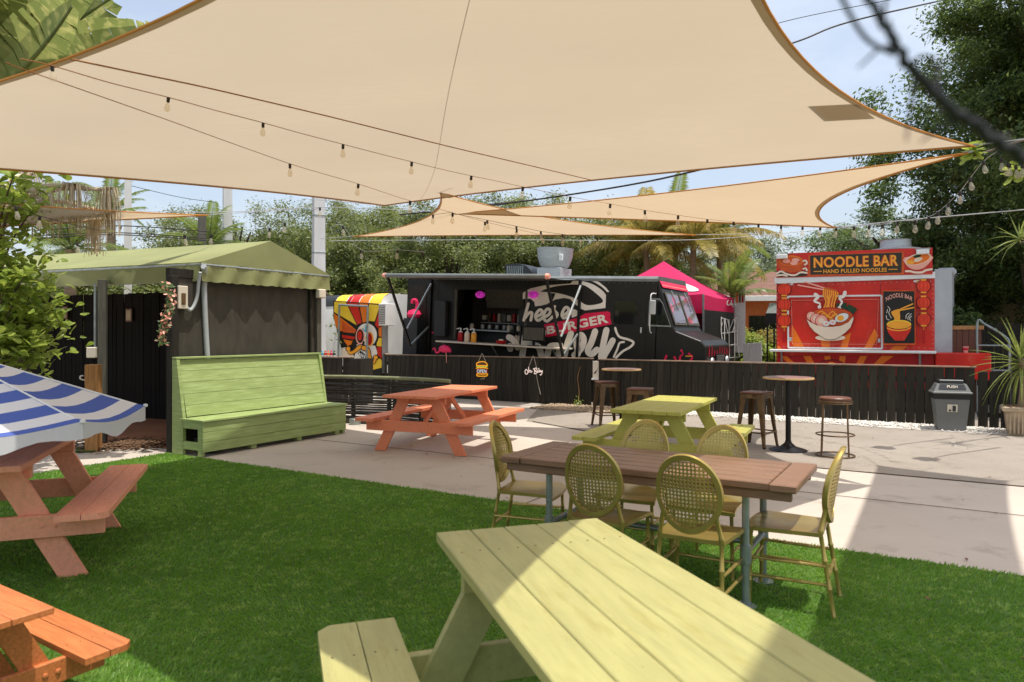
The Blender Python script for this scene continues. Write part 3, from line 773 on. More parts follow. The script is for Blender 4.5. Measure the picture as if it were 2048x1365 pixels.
# ---------------------------------------------------------------- oval cane-back chairs (front faces -y, back towards +y)
def chair(label):
    t = thing('cane_back_chair', label, 'chair', group='gold oval-back chairs round the dining table')
    SH = .445
    # dished seat
    rows = []
    for i in range(9):
        v = i / 8; y = -.205 + v * .40; hw = .215 - .035 * v
        rows.append([(hw * (2 * j / 10 - 1), y + (.018 * (1 - (2 * j / 10 - 1) ** 2) * (-1 if i == 0 else 0)), SH - .016 * math.sin(math.pi * j / 10) * math.sin(math.pi * min(1, v * 1.1)) - (.02 if i == 0 else 0)) for j in range(11)])
    mb = MB(); mb.grid(rows); mb.grid([[(x, y, z - .022) for x, y, z in r] for r in rows])
    n = 11
    rim = [r for r in rows]
    lo = [(x, y, z - .022) for x, y, z in rows[0]]; mb.grid([rows[0], lo])
    mb.grid([rows[-1], [(x, y, z - .022) for x, y, z in rows[-1]]])
    for c in (0, n - 1): mb.grid([[r[c] for r in rows], [(r[c][0], r[c][1], r[c][2] - .022) for r in rows]])
    mb.build('seat', M['gold'], t, True)
    def bamboo(p, q, r):
        p, q = Vector(p), Vector(q); pts = []; rs = []
        L = (q - p).length; kn = max(1, round(L / .14))
        for k in range(kn + 1):
            for dd, rr in ((-.012, 1.0), (-.004, 1.28), (.004, 1.28), (.012, 1.0)):
                u_ = k / kn + dd / L
                if 0 <= u_ <= 1: pts.append(p.lerp(q, u_)); rs.append(r * rr)
        return pts, rs
    for s in (-1, 1):
        pts, rs = bamboo((s * .195, -.185, 0), (s * .185, -.175, SH - .03), .0118); MB().tube(pts, rs, 8).build('leg', M['gold'], t, True)
        pts, rs = bamboo((s * .185, .255, 0), (s * .165, .185, SH + .0), .0118)
        p2, r2 = bamboo((s * .165, .187, SH + .01), (s * .14, .212, SH + .14), .0125)
        MB().tube(pts + p2, rs + r2, 8).build('leg', M['gold'], t, True)
        for z in (.17, .27):
            pts, rs = bamboo((s * .192, -.18, z), (s * (.178), .215 + (.27 - z) * .15, z), .009); MB().tube(pts, rs, 7).build('stretcher', M['gold'], t, True)
    for y, z in ((-.18, .23), (.225, .21)):
        pts, rs = bamboo((-.185, y, z), (.185, y, z), .009); MB().tube(pts, rs, 7).build('stretcher', M['gold'], t, True)
    # oval back, leaning slightly
    cz, rx, rz_ = .685, .178, .212; tilt = .16
    def B(x, z, off=0.0): return Vector((x, .222 + (z - .47) * tilt + off - .045 * (x / .18) ** 2, z))
    ring_o = [B(rx * math.cos(w), cz + rz_ * math.sin(w)) for w in np.linspace(0, 2 * math.pi, 41)[:-1]]
    mb = MB(); n = 40; prof = [(1.0, -.014), (1.03, .0), (1.0, .014), (.865, .011), (.85, .0), (.865, -.011)]
    vs = []
    for w in np.linspace(0, 2 * math.pi, n + 1)[:-1]:
        for (k, o_) in prof: vs.append(B(rx * k * math.cos(w), cz + rz_ * k * math.sin(w), o_))
    fs = [(i * 6 + j, ((i + 1) % n) * 6 + j, ((i + 1) % n) * 6 + (j + 1) % 6, i * 6 + (j + 1) % 6) for i in range(n) for j in range(6)]
    mb.add(vs, fs); mb.build('back_frame', M['gold'], t, True)
    # pierced panel: a lattice of octagonal holes
    mb = MB(); g = .0205; r_ = g * .345
    nx, nz = 9, 11
    for i in range(-nx, nx + 1):
        for j in range(-nz, nz + 1):
            x0, z0 = i * g, cz + j * g
            if ((abs(x0) + g * .2) / (rx * .84)) ** 2 + ((abs(z0 - cz) + g * .2) / (rz_ * .84)) ** 2 > 1.06: continue
            sq = [(.5, 0), (.5, .5), (0, .5), (-.5, .5), (-.5, 0), (-.5, -.5), (0, -.5), (.5, -.5)]
            o1 = [B(x0 + a * g, z0 + b * g, -.003) for a, b in sq]; h1 = [B(x0 + r_ * math.cos(k * math.pi / 4), z0 + r_ * math.sin(k * math.pi / 4), -.003) for k in range(8)]
            o2 = [p + Vector((0, .006, 0)) for p in o1]; h2 = [p + Vector((0, .006, 0)) for p in h1]
            fs = []
            for k in range(8):
                k2 = (k + 1) % 8
                fs += [(k, k2, 8 + k2, 8 + k), (16 + k, 24 + k, 24 + k2, 16 + k2), (8 + k, 8 + k2, 24 + k2, 24 + k)]
            mb.add(o1 + h1 + o2 + h2, fs)
    me = bpy.data.meshes.new('cane_panel'); me.from_pydata(mb.v, [], mb.f); me.update(); me.materials.append(M['gold'])
    link('cane_panel', me, t)
    return t
ch0 = chair('gold cane-back chair on the near long side of the brown table, by the pipe leg')
GR = 'gold oval-back chairs round the dining table'
def place_chair(o, back, face, label):
    """back: where the oval stands on plan; face: direction the sitter looks"""
    f = Vector((face[0], face[1], 0)).normalized(); rz = math.atan2(f.y, f.x) + math.pi / 2
    loc = Vector((back[0], back[1], .02)) + f * .235
    if o is ch0: o.location = loc; o.rotation_euler = (0, 0, rz); o['label'] = label
    else: o = clone(ch0, loc, rz, label, GR)
    return o
place_chair(ch0, (.925, 3.74), V, 'gold cane-back chair turned away, opposite the chair at the sunny table end')
place_chair(None, (.46, 4.09), V, 'gold cane-back chair turned away, beside the shaded half of the table')
place_chair(None, (.965, 5.13), (-.5, -.87), 'gold cane-back chair facing out behind the shaded half of the table')
place_chair(None, (1.435, 4.84), (-.56, -.83), 'gold cane-back chair half in sun on the far side of the table')
place_chair(None, (-.085, 5.09), (.93, -.30), 'gold cane-back chair at the shaded head of the table')
place_chair(None, (1.80, 3.98), (-.875, .485), 'gold cane-back chair at the sunny end of the table, seat half lit')

# ---------------------------------------------------------------- bar tables and stools
def bar_table(label, loc, first=None):
    t = thing('bar_table', label, 'bar table', loc, 0, 'round bar tables by the fence')
    MB().lathe([(.235, 0), (.24, .006), (.22, .016), (.10, .05), (.045, .10), (.036, .13)], 32).build('base', M['dark_metal'], t, True)
    MB().tube([(0, 0, .12), (0, 0, .935)], .034, 16).build('column', M['dark_metal'], t, True)
    MB().lathe([(.30, .935), (.318, .938), (.318, .956), (.30, .959)], 40).build('edge_band', M['table_edge'], t, True)
    MB().lathe([(.304, .958), (.302, .962)], 40).build('table_top', M['table_lam'], t, True)
    MB().box((0, 0, .928), (.26, .26, .012)).build('mounting_plate', M['dark_metal'], t)
    return t
bar_table('round bar table on a flared black base beside the round stool', (3.63, 9.33, .014))
bar_table('round bar table behind the yellow-green picnic table', (1.78, 11.55, .014))
def metal_stool(label, loc, ang, first=None):
    if first is not None: return clone(first, loc, ang, label, 'square metal bar stools')
    t = thing('metal_bar_stool', label, 'bar stool', loc, ang, 'square metal bar stools')
    H_ = .74
    MB().box((0, 0, H_ - .014), (.335, .335, .028), None, .01).build('seat', M['stool_wood'], t)
    ap = MB()
    for k in range(4):
        R = Matrix.Rotation(k * math.pi / 2, 3, 'Z')
        ap.add([R @ Vector(p) for p in ((-.155, -.155, H_ - .03), (.155, -.155, H_ - .03), (.163, -.163, H_ - .10), (.10, -.162, H_ - .085), (-.10, -.162, H_ - .085), (-.163, -.163, H_ - .10))], [(0, 1, 2, 3, 4, 5)])
    ap.build('apron', M['bronze'], t)
    for sx in (-1, 1):
        for sy in (-1, 1):
            tp, bt_ = Vector((sx * .15, sy * .15, H_ - .03)), Vector((sx * .215, sy * .215, 0))
            mb = MB(); rows = []
            for k, (wd) in enumerate((.075, .06, .045, .03)):
                c = tp.lerp(bt_, k / 3)
                rows.append([c + Vector((-sx * wd, 0, 0)), c + Vector((-sx * wd * .2, sy * .004, 0)), c, c + Vector((sx * .004, -sy * wd * .2, 0)), c + Vector((0, -sy * wd, 0))])
            mb.grid(rows); mb.grid([[p - Vector((sx * .006, sy * .006, 0)) for p in r] for r in rows]); mb.build('leg', M['bronze'], t, True)
            MB().lathe([(.016, 0), (.018, .02)], 8, bt_ + Vector((-sx * .01, -sy * .01, -.002))).build('foot_cap', M['black_rubber'], t)
    for k in range(4):
        R = Matrix.Rotation(k * math.pi / 2, 3, 'Z'); z = .20; r = .197
        MB().beam(R @ Vector((-r, -r, z)), R @ Vector((r, -r, z)), .012, .018).build('footrest_bar', M['bronze'], t)
    return t
st = metal_stool('square metal stool beside the bar table, its seat in the sun', (3.34, 9.70, .014), math.radians(46))
metal_stool('square metal stool pushed up at the far bar table, standing tall by the fence post', (1.58, 11.75, .014), math.radians(12), st)
metal_stool('square wooden seat stool just behind the yellow-green picnic table', (1.87, 10.35, .014), math.radians(-24), st)
rs = thing('round_bar_stool', 'round seat stool on thin bronze legs with two ring footrests', 'bar stool', (4.05, 8.9, .014))
MB().lathe([(.17, .700), (.185, .702), (.188, .725), (.175, .737), (.0, .738)], 32).build('seat', M['stool_wood'], rs, True)
for r, z in ((.195, .685), (.198, .664)): MB().tube([(r * math.cos(w), r * math.sin(w), z) for w in np.linspace(0, 6.283, 33)[:-1]], .008, 6, closed=True).build('seat_ring', M['bronze'], rs, True)
for k in range(4):
    w = math.radians(20 + 90 * k); MB().tube([(.19 * math.cos(w), .19 * math.sin(w), .69), (.222 * math.cos(w), .222 * math.sin(w), .008)], .011, 8).build('leg', M['bronze'], rs, True)
for r, z in ((.226, .012), (.222, .27)): MB().tube([(r * math.cos(w), r * math.sin(w), z) for w in np.linspace(0, 6.283, 41)[:-1]], .009, 6, closed=True).build('foot_ring', M['bronze'], rs, True)

# ---------------------------------------------------------------- striped umbrella over the left coral table
ub = thing('patio_umbrella', 'low blue and white striped umbrella with white scalloped edge', 'umbrella', (-3.70, 4.53, .02))
MB().tube([(0, 0, .05), (0, 0, 1.52)], .019, 12).build('pole', M['white'], ub, True)
MB().lathe([(.22, 0), (.22, .03), (.05, .06), (.03, .10)], 24).build('base', M['bin_dark'], ub, True)
UR, UZ, UH = 1.21, 1.01, .46
uo = math.radians(-16)
def uz(f): return UZ + UH * (1 - f) ** 1.12
for k in range(8):
    w0, w1 = uo + k * math.pi / 4, uo + (k + 1) * math.pi / 4
    e0, e1 = Vector((math.cos(w0), math.sin(w0), 0)), Vector((math.cos(w1), math.sin(w1), 0))
    def pt(f, s):
        d = e0.lerp(e1, s) * UR * f
        return Vector((d.x, d.y, uz(f) - .05 * f * math.sin(math.pi * s)))
    fs = [0.02, .14, .22, .32, .40, .50, .58, .68, .77, .87, .955, 1.0]
    pn = [MB(), MB()]
    for i in range(len(fs) - 1): pn[(i + 1) % 2].grid([[pt(f, s) for s in np.linspace(0, 1, 7)] for f in np.linspace(fs[i], fs[i + 1], 3)])
    pn[0].build('white_band', M['umb_w'], ub, True); pn[1].build('blue_band', M['umb_b'], ub, True)
    MB().grid([[pt(1, s) - Vector((0, 0, dz * (1 + .25 * math.cos(s * 6.283 * 2)))) for s in np.linspace(0, 1, 13)] for dz in (0, .04, .085)]).build('valance', M['umb_w'], ub, True)
    MB().tube([pt(.05, 0) - Vector((0, 0, .012)), pt(1, 0) - Vector((0, 0, .012))], .006, 6).build('rib', M['white'], ub)
    MB().lathe([(.004, -.012), (.016, -.008), (.016, .008), (.004, .012)], 10, pt(1, 0)).build('rib_tip', M['white'], ub, True)

# ---------------------------------------------------------------- push-lid bin
bn = thing('swing_lid_bin', 'grey plastic bin with push lid and black liner against the fence', 'bin', (6.96, 11.28, .015), TH + math.radians(10))
def frus(z0, a0, b0, z1, a1, b1):
    return [(-a0, -b0, z0), (a0, -b0, z0), (a0, b0, z0), (-a0, b0, z0), (-a1, -b1, z1), (a1, -b1, z1), (a1, b1, z1), (-a1, b1, z1)]
FR = [(0, 1, 2, 3), (4, 5, 6, 7), (0, 1, 5, 4), (1, 2, 6, 5), (2, 3, 7, 6), (3, 0, 4, 7)]
MB().add(frus(0, .19, .14, .58, .245, .175), FR).build('body', M['bin'], bn)
MB().add(frus(.50, .247, .177, .585, .256, .186), FR).build('bin_liner', M['black_rubber'], bn)
MB().span(-.27, .27, -.20, .20, .585, .615, .008).build('lid_rim', M['bin'], bn)
MB().add(frus(.615, .255, .185, .74, .20, .12), FR).build('lid', M['bin'], bn)
MB().add([(-.19, -.172, .655), (.19, -.172, .655), (.165, -.135, .735), (-.165, -.135, .735)], [(0, 1, 2, 3)]).build('push_flap', M['bin_dark'], bn)
MB().span(-.17, .17, -.10, .10, .742, .80, .01).build('flap_top', M['bin_dark'], bn)
lg = MB(); y = -.164
lg.add([(-.07, y - .0, .30), (.07, y, .30), (.07, y - .012, .42), (-.07, y - .012, .42)], [(0, 1, 2, 3)])
lg.build('printed_label', M['off_white'], bn)
ic = MB(); y2 = y - .014
for (a, b, c, d) in ((-.05, -.02, .31, .34), (.0, .045, .31, .40)): ic.add([(a, y2, c), (b, y2, c), (b, y2 - .004, d), (a, y2 - .004, d)], [(0, 1, 2, 3)])
ic.build('printed_icon', M['bin_dark'], bn)

cu_ = bpy.data.curves.new('push', 'FONT'); cu_.body = 'PUSH'; cu_.size = .062; cu_.align_x = 'CENTER'; cu_.offset = .001
ob_ = bpy.data.objects.new('push', cu_); COL.objects.link(ob_); bpy.context.view_layer.update()
me_ = bpy.data.meshes.new_from_object(ob_.evaluated_get(bpy.context.evaluated_depsgraph_get())); bpy.data.objects.remove(ob_); me_.materials.append(M['off_white'])
link('lid_lettering', me_, bn, (0, -.166, .678), (math.atan2(.08, .037), 0, 0))
# ---------------------------------------------------------------- timber post with hook
po = thing('timber_post', 'square raw timber post with a white hook before the dark pavilion', 'post', atz(187, 902, 0.012), math.radians(8))
MB().box((0, 0, .565), (.155, .155, 1.13), None, .006).build('post', M['pine'], po)
MB().tube(catmull([(-.08, 0, .93), (-.13, 0, .93), (-.16, -.01, .95), (-.15, -.01, .98), (-.12, -.01, .985)], 5), .009, 6).build('hook', M['white'], po, True)
tag(sheet('turf_offcut', [atz(150, 905, .02).xy, atz(190, 903, .02).xy, atz(192, 897, .02).xy, atz(155, 895, .02).xy], .03, M['turf_base'], .012), 'small green turf offcut at the foot of the timber post', 'turf', kind='thing')
# ---------------------------------------------------------------- pavilion with moss canvas roof
pv = thing('canvas_pavilion', 'dark walled pavilion with a moss green canvas gable roof and scalloped valance', 'pavilion')
E0 = Vector((-4.156, 9.466, 2.50)); F0 = E0 + V * 2.33; AP = E0 + V * 1.165 + Vector((0, 0, .41)); RD = Vector((-.925, .38, 0)); RL = 7.4
def sag_quad(a, b, c, d, n=14, sag=.05, wr=.0):
    rg = random.Random(4); rows = []
    for i in range(n + 1):
        u = i / n; r = []
        for j in range(n + 1):
            v = j / n; p = a.lerp(b, v).lerp(d.lerp(c, v), u)
            p.z -= sag * math.sin(math.pi * v) * (1 - .5 * abs(math.sin(u * math.pi * 4))) + rg.uniform(-wr, wr); r.append(p)
        rows.append(r)
    return rows
MB().grid(sag_quad(E0, AP, AP + RD * RL, E0 + RD * RL, 20, .02, .004)).build('roof_panel', M['awn_green'], pv, True)
MB().grid(sag_quad(F0, AP, AP + RD * RL, F0 + RD * RL, 20, .02, .004)).build('roof_panel', M['awn_green'], pv, True)
MB().add([E0 + U * .004, F0 + U * .004, AP + U * .004], [(0, 1, 2)]).build('gable_panel', M['awn_green'], pv)
def valance(p, q, drop, out, n, sc):
    rows = []; rg = random.Random(9)
    for k in range(5):
        r = []
        for i in range(n + 1):
            s = i / n; z = drop * k / 4
            if k == 4: z += .012 * abs(math.sin(s * sc * math.pi))
            w = .025 * math.sin(s * 37 + k * .4) * k / 4 + rg.uniform(-.006, .006)
            r.append(p.lerp(q, s) + out * (w + .01) - Vector((0, 0, z)))
        rows.append(r)
    return rows
OUTN = Vector((-RD.y, RD.x, 0)); OUTN = OUTN if OUTN.y < 0 else -OUTN
MB().grid(valance(E0, E0 + RD * RL, .25, OUTN, 110, 34)).build('valance', M['awn_green'], pv, True)
MB().grid(valance(E0, F0, .25, U, 70, 14)).build('valance', M['awn_green'], pv, True)
for a, b in ((E0, E0 + RD * RL), (E0, F0), (AP, AP + RD * RL), (F0, F0 + RD * RL)):
    MB().tube([a - Vector((0, 0, .03)), b - Vector((0, 0, .03))], .018, 8).build('frame_tube', M['galv'], pv, True)
W0, W1 = Vector((-4.42, 9.24, 0)), Vector((-3.13, 11.39, 0)); wd = (W1 - W0).normalized(); WL = (W1 - W0).length
wl = link('wall_panel', MB().span(.06, WL - .05, 0, .03, .0, 2.28, .002).mesh('wall_panel', M['black_wall']), pv, W0, (0, 0, math.atan2(wd.y, wd.x)))
for x, w, m_ in ((0.0, .11, 'black_wood'), (WL, .09, 'grey_wood'), (WL * .93, .03, 'black_wood')):
    link('post', MB().span(x - w / 2, x + w / 2, -.06, .05, 0, 2.3, .005).mesh('post', M[m_]), pv, W0, (0, 0, math.atan2(wd.y, wd.x)))
link('header_beam', MB().span(-.05, WL + .05, -.02, .07, 2.28, 2.40, .004).mesh('header_beam', M['black_wood']), pv, W0, (0, 0, math.atan2(wd.y, wd.x)))
pp = atz(205, 884, .014)
MB().box((pp.x, pp.y, 1.16), (.105, .105, 2.3), Matrix.Rotation(.3, 3, 'Z'), .005).build('post', M['grey_wood'], pv)
cb = Vector((pp.x - .07, pp.y - .06, 0))
MB().tube([cb + Vector((0, 0, 2.25)), cb + Vector((0, 0, 1.36))], .016, 8).build('conduit', M['galv'], pv, True)
MB().box(cb + Vector((-.04, 0, 1.28)), (.13, .08, .15), None, .01).build('outlet_box', M['off_white'], pv)
MB().tube([E0 + RD * .2 + Vector((-.1, .9, -.13)), E0 + RD * 4.5 + Vector((-.1, .9, -.13))], .02, 8).build('frame_tube', M['galv'], pv, True)
wm = Matrix.Translation(W0) @ Matrix.Rotation(math.atan2(wd.y, wd.x), 4, 'Z')
def onw(x, y, z): return wm @ Vector((x, y, z))
MB().tube(catmull([onw(.34, -.16, 2.44), onw(.37, -.14, 2.42), onw(.42, -.07, 2.30), onw(.44, -.04, 2.05), onw(.47, -.03, 1.6), onw(.5, -.03, 1.15)], 6), .036, 10).build('conduit', M['nose'], pv, True)
MB().tube(catmull([onw(.30, -.15, 2.36), onw(.31, -.11, 2.25), onw(.30, -.07, 2.0), onw(.22, -.06, 1.86), onw(.14, -.06, 1.92)], 6), .022, 8).build('conduit', M['nose'], pv, True)
bxm = MB().box((.10, -.04, 2.02), (.14, .09, .30), None, .008).mesh('switch_box', M['off_white'])
sb = link('switch_box', bxm, pv); sb.matrix_local = wm
sp = link('switch_plate', MB().box((.10, -.09, 2.0), (.06, .012, .15), None, .004).mesh('switch_plate', M['bronze']), sb)
lf = link('flood_light', MB().box((WL - .03, -.12, 2.18), (.14, .10, .14), None, .012).mesh('flood_light', M['off_white']), pv); lf.matrix_local = wm
# black bamboo wall at the back of the pavilion
bw0, bw1 = F0 + RD * 7.0 - V * .12, F0 + RD * .5 - V * .12; bw0.z = bw1.z = 0
plank_fence('tall black slat wall at the back of the pavilion with slits of light', bw0, bw1, 2.27, gap=.003, w=.098, cap=False, seed=12, posts=False, m='black_shaded', group='pavilion back wall')
for px, py, lb in ((135, 626, 'small framed picture low on the dark back wall beside the post'), (263, 631, 'small framed picture in the middle of the dark slat wall')):
    k_ = (px - 1024) / FPX; s_ = (k_ * bw0.y - bw0.x) / ((bw1 - bw0).normalized().x - k_ * (bw1 - bw0).normalized().y); c = bw0 + (bw1 - bw0).normalized() * s_; c.z = CAMZ - (py - HZ) * c.y / FPX; f = thing('wall_picture', lb, 'picture', c, math.atan2((bw1 - bw0).y, (bw1 - bw0).x))
    MB().box((0, -.05, 0), (.16, .02, .24), None, .004).build('frame', M['stool_wood'], f)
    MB().box((0, -.062, 0), (.12, .006, .19)).build('print', M['stone_pot'], f)
# garland of artificial leaves and flowers
gl = thing('flower_garland', 'hanging garland of green leaves and peach flowers at the pavilion corner', 'garland')
rg = random.Random(21); g1, g2 = MB(), MB(); c0 = at(332, 630, 9.0)
for i in range(330):
    s = rg.random(); c = Vector((c0.x + .05 * math.sin(s * 5) + rg.gauss(0, .03), c0.y + rg.gauss(0, .03), 2.20 - s * .80))
    a = Vector((rg.gauss(0, 1), rg.gauss(0, 1), rg.gauss(0, 1))).normalized(); b = a.orthogonal().normalized(); q = .030
    (g1 if rg.random() < .6 else g2).add([c - b * q * .5, c + a * q, c + b * q * .5, c - a * q], [(0, 1, 2, 3)])
tag(g1.build('leaves', leafmat('garland_leaf', (.08, .16, .06), (.14, .22, .09), (.2, .26, .12)), gl), kind='stuff')
tag(g2.build('flowers', M['pinkish'], gl), kind='stuff')
MB().tube([(c0.x, c0.y, 2.25), (c0.x, c0.y, 1.42)], .005, 5).build('cord', M['cable'], gl)

# ---------------------------------------------------------------- flat artwork on a side plane
class Art:
    """polygons, ribbons and letters laid on a vehicle's side (local y = 0), traced from where they stand"""
    def __init__(self, root_m, root, y0=-.004):
        self.inv = root_m.inverted(); self.root = root; self.y = y0; self.o = self.inv @ Vector((0, 0, CAMZ))
    def pt(self, px, py):
        d = (self.inv.to_3x3() @ Vector(((px - 1024) / FPX, 1, -(py - HZ) / FPX)))
        k = -self.o.y / d.y; p = self.o + d * k
        return p.x, p.z
    def poly(self, pts, name, m, z=None, smooth=0):
        if smooth: pts = [(p.x, p.y) for p in catmull([(a, b, 0) for a, b in pts], smooth, True)]
        self.y -= .0012
        L = [self.pt(*p) for p in pts]
        return MB().add([(x, self.y, z_) for x, z_ in L], [tuple(range(len(L)))]).build(name, M[m], self.root)
    def strokes(self, lst, w, name, m, smooth=6):
        mb = MB()
        for s in lst:
            self.y -= .0006
            pts = [(p.x, p.y) for p in catmull([(a, b, 0) for a, b in s], smooth)] if smooth and len(s) > 2 else list(s)
            n = len(pts); ring_l, ring_r = [], []
            for i, p in enumerate(pts):
                a = pts[max(i - 1, 0)]; b = pts[min(i + 1, n - 1)]
                dx, dy = b[0] - a[0], b[1] - a[1]; L = math.hypot(dx, dy) or 1
                ww = w if not hasattr(w, '__call__') else w(i / (n - 1))
                nx, ny = -dy / L * ww / 2, dx / L * ww / 2
                ring_l.append((p[0] + nx, p[1] + ny)); ring_r.append((p[0] - nx, p[1] - ny))
            rows = [[self.pt(*q) for q in ring_l], [self.pt(*q) for q in ring_r]]
            mb.grid([[(x, self.y, z) for x, z in r] for r in rows])
            for c in (pts[0], pts[-1]):
                ww = w if not hasattr(w, '__call__') else w(0)
                cap = [self.pt(c[0] + ww / 2 * math.cos(k * .785), c[1] + ww / 2 * math.sin(k * .785)) for k in range(8)]
                mb.add([(x, self.y - .0002, z) for x, z in cap], [tuple(range(8))])
        return mb.build(name, M[m], self.root)
    def ell(self, cx, cy, rx, ry, name, m, rot=0, n=28):
        c, s = math.cos(rot), math.sin(rot)
        return self.poly([(cx + rx * math.cos(w) * c - ry * math.sin(w) * s, cy + rx * math.cos(w) * s + ry * math.sin(w) * c) for w in np.linspace(0, 6.2832, n + 1)[:-1]], name, m)
    def text(self, body, quad, name, m, bold=.0, arc=0.0):
        """letters stretched into a quad of pixels TL, TR, BR, BL"""
        cu = bpy.data.curves.new('t', 'FONT'); cu.body = body; cu.offset = bold; cu.resolution_u = 4; cu.space_character = 1.06
        ob = bpy.data.objects.new('t', cu); COL.objects.link(ob)
        bpy.context.view_layer.update()
        me = bpy.data.meshes.new_from_object(ob.evaluated_get(bpy.context.evaluated_depsgraph_get()))
        bpy.data.objects.remove(ob); self.y -= .0015
        xs = [v.co.x for v in me.vertices]; ys = [v.co.y for v in me.vertices]
        x0, x1, y0, y1 = min(xs), max(xs), min(ys), max(ys)
        q = [Vector((*p, 0)) for p in quad]
        for v in me.vertices:
            a, b = (v.co.x - x0) / (x1 - x0), (v.co.y - y0) / (y1 - y0)
            p = q[3].lerp(q[2], a).lerp(q[0].lerp(q[1], a), b)
            p.y -= arc * 4 * a * (1 - a)
            x, z = self.pt(p.x, p.y); v.co = (x, self.y, z)
        me.materials.append(M[m]); return link(name, me, self.root)
def zc(ox, oy, k):
    return lambda x, y: (ox + x * k, oy + y * k)
def ZL(f, pts): return [f(*p) for p in pts]

# ---------------------------------------------------------------- black food truck
ex = Vector((.87, -.493, -.0447)).normalized(); ey = Vector((.493, .87, 0)).normalized(); ez = ex.cross(ey)
TM = Matrix.Translation((-2.83, 18.6, 0)) @ Matrix((ex, ey, ez)).transposed().to_4x4()
tr = thing('food_truck', 'black food truck with white and crimson burger lettering and a rolled out awning', 'food truck')
tr.matrix_world = TM
art = Art(TM, tr)
def rounded(o, w, seg=3):
    b = o.modifiers.new('bevel', 'BEVEL'); b.width = w; b.segments = seg; b.limit_method = 'ANGLE'; return o
TRW, ZT, ZB = 2.15, 3.08, .55
OX0, OX1 = 1.55, 3.52; OZ0, OZ1 = 1.47, 2.72
MB().span(0, OX0, 0, .05, ZB, ZT - .1).build('side_panel', M['truck'], tr)
MB().span(OX0, OX1, .002, .048, ZB, OZ0).build('side_panel', M['truck'], tr)
MB().span(OX0, OX1, .002, .048, OZ1, ZT - .1).build('side_panel', M['truck'], tr)
MB().span(OX1, 6.72, 0, .05, ZB, ZT - .1).build('side_panel', M['truck'], tr)
MB().span(0, .05, .05, TRW, ZB, ZT - .1).build('rear_panel', M['truck'], tr)
MB().span(0.05, 6.70, TRW - .05, TRW, ZB, ZT - .1).build('far_panel', M['truck_in'], tr)
MB().span(.05, 6.70, .05, TRW - .05, ZB, ZB + .05).build('floor_pan', M['truck_in'], tr)
rp = [(-.02, ZT - .12), (-.02, ZT - .06), (.03, ZT - .015), (.10, ZT), (TRW - .1, ZT + .02), (TRW + .02, ZT - .06), (TRW + .02, ZT - .12)]
MB().prism([(-.02, y, z) for y, z in rp], (6.74, 0, 0)).build('roof', M['truck_roof'], tr, True)
rv = MB()
for i in range(52): rv.lathe([(.009, 0), (.006, .006)], 6, (0, 0, 0)); 
for i in range(52):
    for q in range(12):
        v = rv.v[i * 12 + q]; rv.v[i * 12 + q] = (.1 + i * .128 + v[0], -v[2] - .001, ZT - .155 + v[1])
tag(rv.build('rivets', M['truck_roof'], tr), kind='stuff')
for x in (1.0, 4.42, 5.50): MB().span(x - .006, x + .006, -.0035, -.0005, ZB, ZT - .2).build('panel_seam', M['truck_roof'] if False else M['black_rubber'], tr)
# cab: sloping windscreen, short bonnet
cabp = [(6.722, ZT - .06), (6.80, 2.80), (7.12, 1.98), (7.16, 1.92), (7.70, 1.74), (7.82, 1.62), (7.84, .60), (6.722, .60)]
rounded(MB().prism([(x, .0, z) for x, z in cabp], (0, TRW - .02, 0)).build('cab', M['truck'], tr), .035)
wsd = Vector((7.12 - 6.80, 0, 1.98 - 2.80)).normalized(); wsn = Vector((-wsd.z, 0, wsd.x))
def ws(y, f, off): return Vector((6.80, y, 2.80)) + wsd * (.88 * f) + wsn * off
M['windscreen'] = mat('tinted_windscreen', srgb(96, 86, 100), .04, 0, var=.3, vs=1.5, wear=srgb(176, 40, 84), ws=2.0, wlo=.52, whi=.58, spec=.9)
for y0, y1 in ((.08, 1.02), (1.10, 2.04)):
    MB().prism([ws(y0, .08, .018), ws(y1, .08, .018), ws(y1, .93, .018), ws(y0, .93, .018)], wsn * .014).build('windscreen_frame', M['grey_wood'], tr)
    MB().prism([ws(y0 + .06, .13, .033), ws(y1 - .06, .13, .033), ws(y1 - .06, .88, .033), ws(y0 + .06, .88, .033)], wsn * .004).build('windscreen_pane', M['windscreen'], tr)
    ym = (y0 + y1) / 2; MB().tube([ws(ym, .02, .05), ws(ym + .12, .55, .055)], .011, 6).build('wiper', M['steel'], tr)
# pink lettering strip above the windscreen
bs = MB().prism([(6.722 + .012, .06, ZT - .10), (6.722 + .012, TRW - .1, ZT - .10), (6.80 + .01, TRW - .1, 2.84), (6.80 + .01, .06, 2.84)], (.012, 0, .004)).build('brow_strip', M['artpink'], tr)
bl = MB()
for i in range(26):
    y = .12 + i * .073; bl.beam((6.757, y, ZT - .14), (6.808, y + .01, 2.88), .022, .004, (1, 0, .3))
bl.build('brow_lettering', M['pinkish'], bs)
